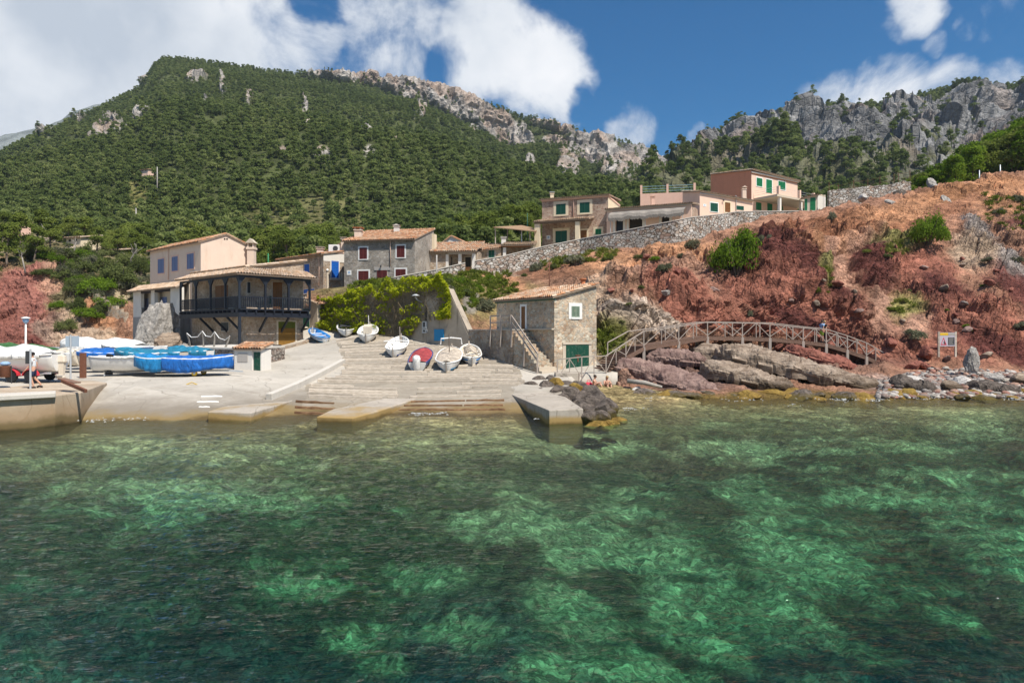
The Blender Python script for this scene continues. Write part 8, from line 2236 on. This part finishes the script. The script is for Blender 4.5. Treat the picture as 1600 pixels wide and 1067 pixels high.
def bush(label, p, w_, h_, kind='lentisk', seed=0, group=None, name='bush', per=150, size=.055, cat='bush', nl=7):
 key = (kind, seed % 4, per, size, nl)
 if key not in bush_meshes: bush_meshes[key] = bush_mesh(kind, seed % 4 + 10, per, nl, size)
 T = bpy.data.objects.new(name, None); T.empty_display_size = .3; COL.objects.link(T); T.location = tuple(p); T.rotation_euler = (0, 0, seed * 1.7); T.scale = (w_ / 2, w_ / 2, h_); tag(T, label, cat, group)
 for nm, me in (('foliage', bush_meshes[key]), ('stems', _stems[seed % 3])):
  o = bpy.data.objects.new(nm, me); COL.objects.link(o); o.parent = T
 return T
def bush_at(label, on, px, py, wpx, hpx, kind, seed, group=None, **kw):
 q = on(px, py + hpx * .42); D = q[1]; return bush(label, q - np.array((0, 0, .15)), wpx * D / K, hpx * D / K * 1.05, kind, seed, group, **kw)
bush_at('largest bright green bush on the red headland below the dry-stone wall', on_cliff, 1150, 384, 88, 92, 'lentisk', 1, per=520, size=.034, nl=13)
bush_at('round bright green bush high on the right of the red headland', on_cliff, 1450, 351, 72, 60, 'lentisk', 2, per=480, size=.036, nl=11)
gb = [(1086, 377, 32, 22), (1040, 412, 32, 22), (1062, 394, 14, 12), (1302, 335, 16, 18), (1190, 368, 16, 16), (1200, 364, 10, 10), (1560, 325, 22, 14), (1590, 305, 24, 16), (1545, 402, 20, 10), (1172, 484, 12, 14), (1592, 400, 18, 14), (1425, 515, 40, 20), (1597, 505, 24, 14)]
for i, g in enumerate(gb): bush_at('small grey-green shrub on the red headland slope', on_cliff, *g, 'greybush', i, 'grey-green shrubs on the headland', per=240, size=.06)
gr = [(900, 402, 44, 22, 'greybush'), (950, 398, 26, 12, 'scrub'), (1000, 396, 30, 10, 'scrub'), (1020, 402, 20, 10, 'lentisk'), (866, 412, 22, 12, 'scrub'), (838, 410, 26, 22, 'greybush'), (820, 424, 14, 9, 'scrub'), (760, 470, 36, 28, 'greybush'), (766, 430, 34, 16, 'lentisk'), (716, 432, 36, 20, 'lentisk'), (728, 450, 28, 18, 'scrub'), (748, 445, 22, 18, 'lentisk'),
      (705, 447, 24, 20, 'greybush'), (770, 452, 20, 12, 'scrub'), (792, 458, 16, 10, 'scrub'), (740, 464, 20, 12, 'lentisk'), (700, 434, 20, 16, 'scrub'), (780, 434, 20, 10, 'scrub'), (800, 446, 18, 9, 'scrub'), (722, 475, 18, 14, 'scrub'), (690, 440, 22, 14, 'lentisk'), (1395, 478, 22, 10, 'grass'), (1280, 448, 10, 16, 'grass'), (1410, 465, 26, 12, 'grass'), (1355, 388, 18, 8, 'grass'), (1388, 394, 16, 10, 'scrub'), (1420, 447, 8, 8, 'scrub'), (960, 545, 30, 14, 'lentisk'), (948, 530, 24, 14, 'grass'), (945, 550, 20, 10, 'grass'), (962, 530, 16, 10, 'grass'), (1508, 505, 14, 7, 'lentisk'), (1517, 510, 8, 5, 'lentisk'), (1478, 480, 9, 5, 'lentisk'), (1535, 440, 9, 6, 'lentisk'), (985, 470, 16, 8, 'scrub'), (970, 498, 14, 6, 'scrub'), (1000, 444, 16, 8, 'scrub')]
KL = {'greybush': 'grey-green rounded shrub on the earth bank below the dry-stone wall', 'scrub': 'olive green low shrub on the earth bank above the boathouse', 'lentisk': 'fresh green low shrub on the earth bank above the boathouse', 'grass': 'tuft of yellow-green grass on the headland slope'}
for i, (x, y, a, b, k) in enumerate(gr): bush_at(KL[k], on_cliff, x, y, a, b, k, i, 'low plants of the bank, ' + k, per=230, size=.06, name='shrub' if k != 'grass' else 'grass_tuft', cat='shrub' if k != 'grass' else 'grass tuft')
rl = np.random.default_rng(15)
for i in range(120):
 px = rl.uniform(-30, 250); py = rl.uniform(365, 500)
 top_ = np.interp(px, [-30, 40, 80, 130, 160, 210, 250], [425, 408, 402, 452, 480, 470, 500])
 if py > top_: continue
 s = rl.uniform(14, 34); k = ['scrub', 'greybush', 'lentisk'][int(rl.choice(3, p=[.5, .28, .22]))]
 bush_at({'scrub': 'olive green shrub on the left foothill above the red scar', 'greybush': 'dull grey-green shrub on the left foothill above the red scar', 'lentisk': 'bright green shrub on the left foothill beside the pale pink house'}[k], on_left, px, py, s * 1.4, s * .8, k, i, 'scrub of the left foothill, ' + k, per=230, size=.055, name='shrub', cat='shrub')
for i, (x, y, a, b) in enumerate(((140, 490, 50, 22), (120, 470, 40, 30), (105, 500, 34, 26), (150, 440, 60, 36), (190, 425, 70, 40), (110, 445, 30, 26), (90, 470, 26, 16), (160, 480, 30, 24), (222, 410, 36, 40), (228, 445, 20, 26), (70, 420, 40, 16), (200, 400, 50, 30))):
 bush_at('dense dark green thicket on the ledges left of the loggia house', on_left, x, y, a, b, 'scrub' if i % 3 else 'lentisk', i, 'thickets on the left ledges', per=420, size=.04, name='thicket', cat='thicket', nl=11)
for i, (x, y, s) in enumerate(((10, 398, .8), (50, 392, .7), (30, 380, .85), (-20, 400, .9), (80, 378, .75), (128, 372, .8), (150, 382, .7), (205, 392, .75), (225, 380, .9), (185, 385, .7), (60, 366, .8), (0, 372, .85), (105, 366, .75))):
 q = on_left(x, y + 12); plant_tree(q, s * .85, i % 5, i * 1.3, 'low pine leaning over the red scar at the left', 'pines above the red scar')
def dead_tree(label, q, s, seed):
 r = np.random.default_rng(seed); T = thing('dead_tree', label, 'tree', tuple(q)); m = MB()
 a = np.array((0, 0, -.3)); b = np.array((r.uniform(-.5, .5), 0, 1.6)) * s; c = b + np.array((r.uniform(-.8, .8), .2, 1.3)) * s; m.tube([a, b, c], [.14 * s, .11 * s, .06 * s], 7); m.build('trunk', M['bark_dead'], T, True)
 for k in range(7):
  f = r.uniform(.3, 1); p0 = b * (1 - f) + c * f; d = np.array((r.uniform(-1, 1), r.uniform(-.5, .5), r.uniform(.1, .9))) * s; MB().tube([p0, p0 + d * .6, p0 + d + np.array((0, 0, .2))], [.05 * s, .035 * s, .012 * s], 5).build('branch', M['bark_dead'], T, True)
dead_tree('bleached dead tree between the foothill and the pale pink house', on_left(206, 420), 1.15, 1); dead_tree('twisted grey dead tree behind the bleached one', on_left(214, 400), 1.3, 2); dead_tree('fallen bare tree on the edge of the red scar', on_left(38, 425), .8, 3); dead_tree('bare branching tree below the cream cottage', on_left(112, 402), .8, 4); dead_tree('bare grey tree among the left pines', on_left(64, 385), 1.0, 5)
rk_ = np.random.default_rng(23)
tree_kinds_bright = [(mesh_np('bright_crown', np.array([v.co[:] for v in a.vertices]), np.array([p.vertices[:] for p in a.polygons]), M['lentisk'], False), b) for a, b in tree_kinds[:3]]
tk_all = tree_kinds;
hm = CL_G[-70:].reshape(-1, 3)
def head_z(x, y): return hm[np.argmin((hm[:, 0] - x) ** 2 + (hm[:, 1] - y) ** 2)][2]
for i in range(130):
 px = rk_.uniform(1385, 1700); D = rk_.uniform(98, 126); x = (px - 800) * D / K; z = head_z(x, D)
 tree_kinds = tk_all if rk_.random() < .3 else tree_kinds_bright
 top_px = np.interp(px, [1385, 1420, 1450, 1500, 1560, 1600, 1700], [290, 274, 256, 224, 198, 178, 150]) + rk_.uniform(0, 22)
 h = EYE + (HY - top_px) * D / K - z
 if h < 1.5: continue
 T_ = plant_tree((x, D, z - min(h * .2, 1.2)), h / 8.0, int(rk_.integers(3)), rk_.uniform(0, 6), 'dark pine on the knoll at the right skyline' if tree_kinds is tk_all else 'bright green pine on the knoll at the right skyline', 'pines of the right knoll')
 q_ = min(1.9, max(1.0, 5.5 / h)); T_.scale = (h / 8.0 * q_, h / 8.0 * q_, h / 7.6)
tree_kinds = tk_all
for i in range(26):
 px = rk_.uniform(1300, 1640); D = rk_.uniform(93, 99); z = head_z((px - 800) * D / K, D)
 bush('olive green scrub bush on the skyline behind the red headland', ((px - 800) * D / K, D, z - .3), rk_.uniform(1.6, 3.4), rk_.uniform(.9, 1.9), 'scrub' if i % 3 else 'lentisk', i, 'skyline scrub of the headland', per=230, size=.06, name='shrub', cat='shrub')
r = np.random.default_rng(44)
n = 20000; px = r.uniform(498, 706, n); yb_ = np.interp(px, [498, 520, 560, 600, 640, 660, 690, 706], [512, 516, 520, 522, 530, 505, 500, 498]); yt_ = np.interp(px, [498, 540, 580, 620, 650, 670, 690, 706], [464, 459, 449, 441, 432, 430, 434, 448]); f = r.random(n); yt_ = yt_ + 26 * fbm(np.stack([px * .07, px * 0, px * 0], -1), 3, off=8) + r.uniform(-1, 4, n); py = yt_ + (yb_ - yt_) * f
q3 = np.stack([px * .03, py * .05, 0 * px], -1); nz = fbm(q3, 4, .6, off=3)
bare = sstep(px, 640, 672) * sstep(f, .25, .5) * (1 - sstep(px, 682, 690) * .9)
keep = r.random(n) > bare * .93; px, py, nz, f = px[keep], py[keep], nz[keep], f[keep]
thick = .08 + .45 * sstep(nz, -.1, .4) + .1 * sstep(f, .2, 0)
C = np.array([on_vw(a, max(b, 443 if False else b), .05 + t * r.uniform(.05, .95)) for a, b, t in zip(px, py, thick)])
nrm = np.tile(np.array((-.5, -.65, .55)), (len(C), 1))
green = (nz + .45 * sstep(f, .28, .0) + .35 * sstep(f, .7, 1.0) * sstep(px, 620, 560) + .3 * sstep(px, 676, 690) - .12 * sstep(px, 560, 600)) > r.uniform(-.16, .40, len(C))
VN = thing('climbing_vine', 'yellow-green climbing vine spilling over the cement wall behind the boats', 'vine', tuple(on_vw(600, 520, .2)))
o_ = np.array(VN.location)
V, F = leaf_quads(C[green] + nrm[green] * .08, nrm[green], .115, r, aspect=.75); obj('leaves', mesh_np('leaves', V - o_, F, M['vine'], False), VN)
V, F = leaf_quads(C[~green] - np.array((.0, 0, 0)), nrm[~green], .12, r, aspect=.2); obj('withered_stems', mesh_np('withered_stems', V - o_, F, M['vine_dry'], False), VN)
m = MB()
for k in range(46):
 a = r.uniform(500, 690); b = np.interp(a, [500, 690], [515, 500]); p_ = on_vw(a, b, .06); t_ = on_vw(a + r.uniform(-30, 20), np.interp(a, [500, 600, 690], [466, 450, 442]), .12); md_ = (p_ + t_) / 2 + np.array((r.uniform(-.5, .5), -.1, 0)); m.tube([p_ - o_, md_ - o_, t_ - o_], [.03, .022, .012], 4, False)
m.build('branches', M['vine_dry'], VN)
bcoll = proto_collection('scrub_kinds', [bush_mesh(k, s, 90, 6, .085) for k, s in (('scrub', 3), ('greybush', 4), ('scrub', 5), ('grass', 6))])
dn = np.where((MT_PX > -150) & (MT_PX < 1330) & front & (MT_PY < 440), (.10 + 1.0 * clear + .35 * (MT_G[..., 1] < 260)), 0) * (1 - .5 * MT_ROCK)
ps = scatter(MT_G, dn * (MT_G[..., 1] < 420), 2.6, r)
stuff('mountain_scrub', 'olive and grey scrub covering the clearings of the mountain slope', ps - np.array((0, 0, .2)), r.uniform(.5, 1.3, len(ps)), bcoll, r, 4)
lm = (LH_PX > -60) & (LH_PX < 330) & (LH_PY < np.interp(LH_PX, [-60, 40, 80, 130, 160, 330], [420, 405, 400, 455, 485, 500]))
ps = scatter(LH_G, lm * 1.0, 1.7, r); stuff('foothill_scrub', 'low grey-green ground cover on the left foothill', ps - np.array((0, 0, .15)), r.uniform(.35, .85, len(ps)), bcoll, r, 4)
gw = np.clip(splat((0, 0, 0), CL_PX, CL_PY, .6 * fbm(CL_G.reshape(-1, 3) * .4, 3).reshape(CL_PX.shape), [(640, 452, 90, 14, 0, (1, 1, 1), .3), (745, 450, 60, 30, 10, (.8, .8, .8), .3), (900, 405, 60, 10, -8, (.5, .5, .5), .3), (955, 540, 22, 18, 0, (1, 1, 1), .4), (1400, 480, 24, 16, 0, (.5, .5, .5), .3), (1290, 440, 8, 22, 0, (.5, .5, .5), .3), (1390, 392, 30, 8, 0, (.5, .5, .5), .3), (1570, 330, 40, 30, 0, (.25, .25, .25), .2)])[..., 0], 0, 1)
ps = scatter(CL_G, gw * (CL_G[..., 1] < 90), .62, r)
tuft = []
for s in range(3):
 rr = np.random.default_rng(60 + s); C = np.stack([rr.normal(0, .16, 60), rr.normal(0, .16, 60), rr.uniform(.04, .34, 60)], -1); V, F = leaf_quads(C, np.stack([rr.normal(size=60), rr.normal(size=60), rr.uniform(-.2, .3, 60)], -1), .14, rr, aspect=.22); tuft.append(mesh_np('grass_tuft_kind', V, F, M['grass'], False))
stuff('bank_grass', 'thin green and dry grass growing on the earth banks', ps, r.uniform(.6, 1.5, len(ps)), proto_collection('tuft_kinds', tuft), r, 3)
def cottage(label, px, py, D, w_, h_, mat, roofcols, name='cottage', d=(-.95, .3), depth=4.0):
 T = thing(name, label, 'cottage', tuple(P(px, py, D))); f = Fac(P(px + w_ / 2, py, D)[:2], v2(d)); zb = P(px, py, D)[2]; W = w_ * D / K; H = h_ * D / K; o = np.array(T.location)
 m = MB(); f.box(m, 0, W, zb - 2, zb + H, -depth, 0); off_ = [tuple(np.array(v) - o) for v in m.v]; m.v = off_; m.build('wall', M[mat], T)
 ro = roof('roof', f.pt(-.3, zb + H + .05, .4), f.pt(W + .3, zb + H + .05, .4), f.pt(W + .3, zb + H + .9, -depth - .2), f.pt(-.3, zb + H + .9, -depth - .2), T, roofcols, .35, seed=int(px)); ro.matrix_parent_inverse = Matrix.Translation(tuple(-o))
 for k in (.25, .68):
  m = MB(); f.box(m, W * k, W * k + W * .14, zb + H * .35, zb + H * .75, 0, .04); m.v = [tuple(np.array(v) - o) for v in m.v]; m.build('window', M['dark_room'], T)
 return T
cottage('cream cottage with a tan roof among the pines above the red scar', 111, 380, 118, 30, 9, 'pl_cream', TILES_PALE)
cottage('flat cream outbuilding below the pines left of the dead tree', 166, 399, 122, 17, 7, 'pl_pink', TILES_PALE)
cottage('tiny pink cottage half hidden in pines at the left edge', 8, 356, 130, 16, 6, 'pl_rose', TILES)
cottage('tiled roof peeping out of the forest left of the tall utility pole', 224, 268, 250, 14, 3, 'pl_salmon', TILES)
cottage('white cottage with a chimney below the slope cabin', 463, 404, 120, 26, 7, 'pl_white', TILES)
CB = thing('slope_cabin', 'dark timber cabin with an open veranda on the grassy slope above the village', 'cabin', tuple(P(428, 392, 150)))
s = 150 / K; MB().box(-16 * s, 14 * s, 0, 4, -2, 5.5 * s).build('base_wall', M['stone_pink'], CB); MB().box(-15 * s, 13 * s, 1.2, 4, 5.5 * s, 14 * s).build('wall', M['dark_room'], CB)
for k in range(6): MB().box((-15 + k * 5.6) * s - .06, (-15 + k * 5.6) * s + .06, 0, .12, 5.5 * s, 13 * s).build('post', M['bark'], CB)
MB().prism([(-17 * s, -.4, 13 * s), (15 * s, -.4, 13 * s), (15 * s, 4.3, 13 * s), (-17 * s, 4.3, 13 * s)], [(-8 * s, .6, 17 * s), (4 * s, .6, 17 * s), (4 * s, 3.5, 17 * s), (-8 * s, 3.5, 17 * s)]).build('roof', M['deck_wood'], CB)
T = thing('ruined_wall', 'pale stepped stone wall running down the left foothill', 'wall', tuple(on_left(172, 478))); o_ = np.array(T.location)
m = MB(); a, b = on_left(150, 464), on_left(199, 494); ns_ = 7
for k in range(ns_):
 f0, f1 = k / ns_, (k + 1) / ns_; p_, q_ = a * (1 - f0) + b * f0 - o_, a * (1 - f1) + b * f1 - o_
 m.box8([(p_[0], p_[1] - .5, q_[2] - 1.6), (q_[0], q_[1] - .5, q_[2] - 1.6), (q_[0], q_[1] + .2, q_[2] - 1.6), (p_[0], p_[1] + .2, q_[2] - 1.6), (p_[0], p_[1] - .5, p_[2] + .35), (q_[0], q_[1] - .5, p_[2] + .35), (q_[0], q_[1] + .2, p_[2] + .35), (p_[0], p_[1] + .2, p_[2] + .35)])
m.build('masonry', M['stone_tan'], T)
r = np.random.default_rng(70); V = []; F = []
for (cx, cy, n, wx) in ((1018, 622, 46, 20), (990, 640, 16, 14), (1150, 620, 40, 18), (1165, 626, 20, 24), (1255, 620, 40, 26), (1320, 625, 50, 26), (1370, 626, 40, 14), (1445, 622, 50, 34), (1500, 622, 30, 30), (1560, 620, 80, 26), (1592, 624, 40, 20), (648, 648, 24, 14), (675, 647, 20, 20), (200, 655, 40, 30), (150, 659, 24, 30), (1240, 634, 14, 20), (840, 655, 6, 10)):
 for k in range(int(n * .8)):
  px, py = cx + r.normal(0, wx * .7), cy + abs(r.normal(0, 2.2)); D = EYE * K / (py - HY); x = (px - 800) * D / K; s = r.uniform(.015, .06) * (1 + 1.6 * (r.random() < .12)); nv = 7; b = len(V)
  for j in range(nv): a = j / nv * 6.28; q = s * r.uniform(.5, 1.2); V.append((x + q * 1.9 * math.cos(a), D + q * 1.1 * math.sin(a), .075 + r.uniform(0, .03)))
  V.append((x, D, .14)); F += [(b + j, b + (j + 1) % nv, b + nv) for j in range(nv)]
fm = obj('sea_foam', mesh_np('sea_foam', V, F, M['foam'], True)); fm['kind'] = 'stuff'; fm['label'] = 'white foam where the swell breaks on the shore rocks'
# ---------------------------------------------------------------- the air
hz = MB(); hz.box(-1600, 2000, -40, 2300, -12, 620); ho = hz.build('haze', None); ho['kind'] = 'stuff'; ho['label'] = 'thin bluish summer haze'
m, t = new_mat('thin_haze'); pv = t.new('ShaderNodeVolumePrincipled', {'Color': (.72, .85, 1.0, 1), 'Density': .00010, 'Anisotropy': .1}); t.new('ShaderNodeOutputMaterial', {'Volume': pv.outputs[0]}); ho.data.materials.append(m)
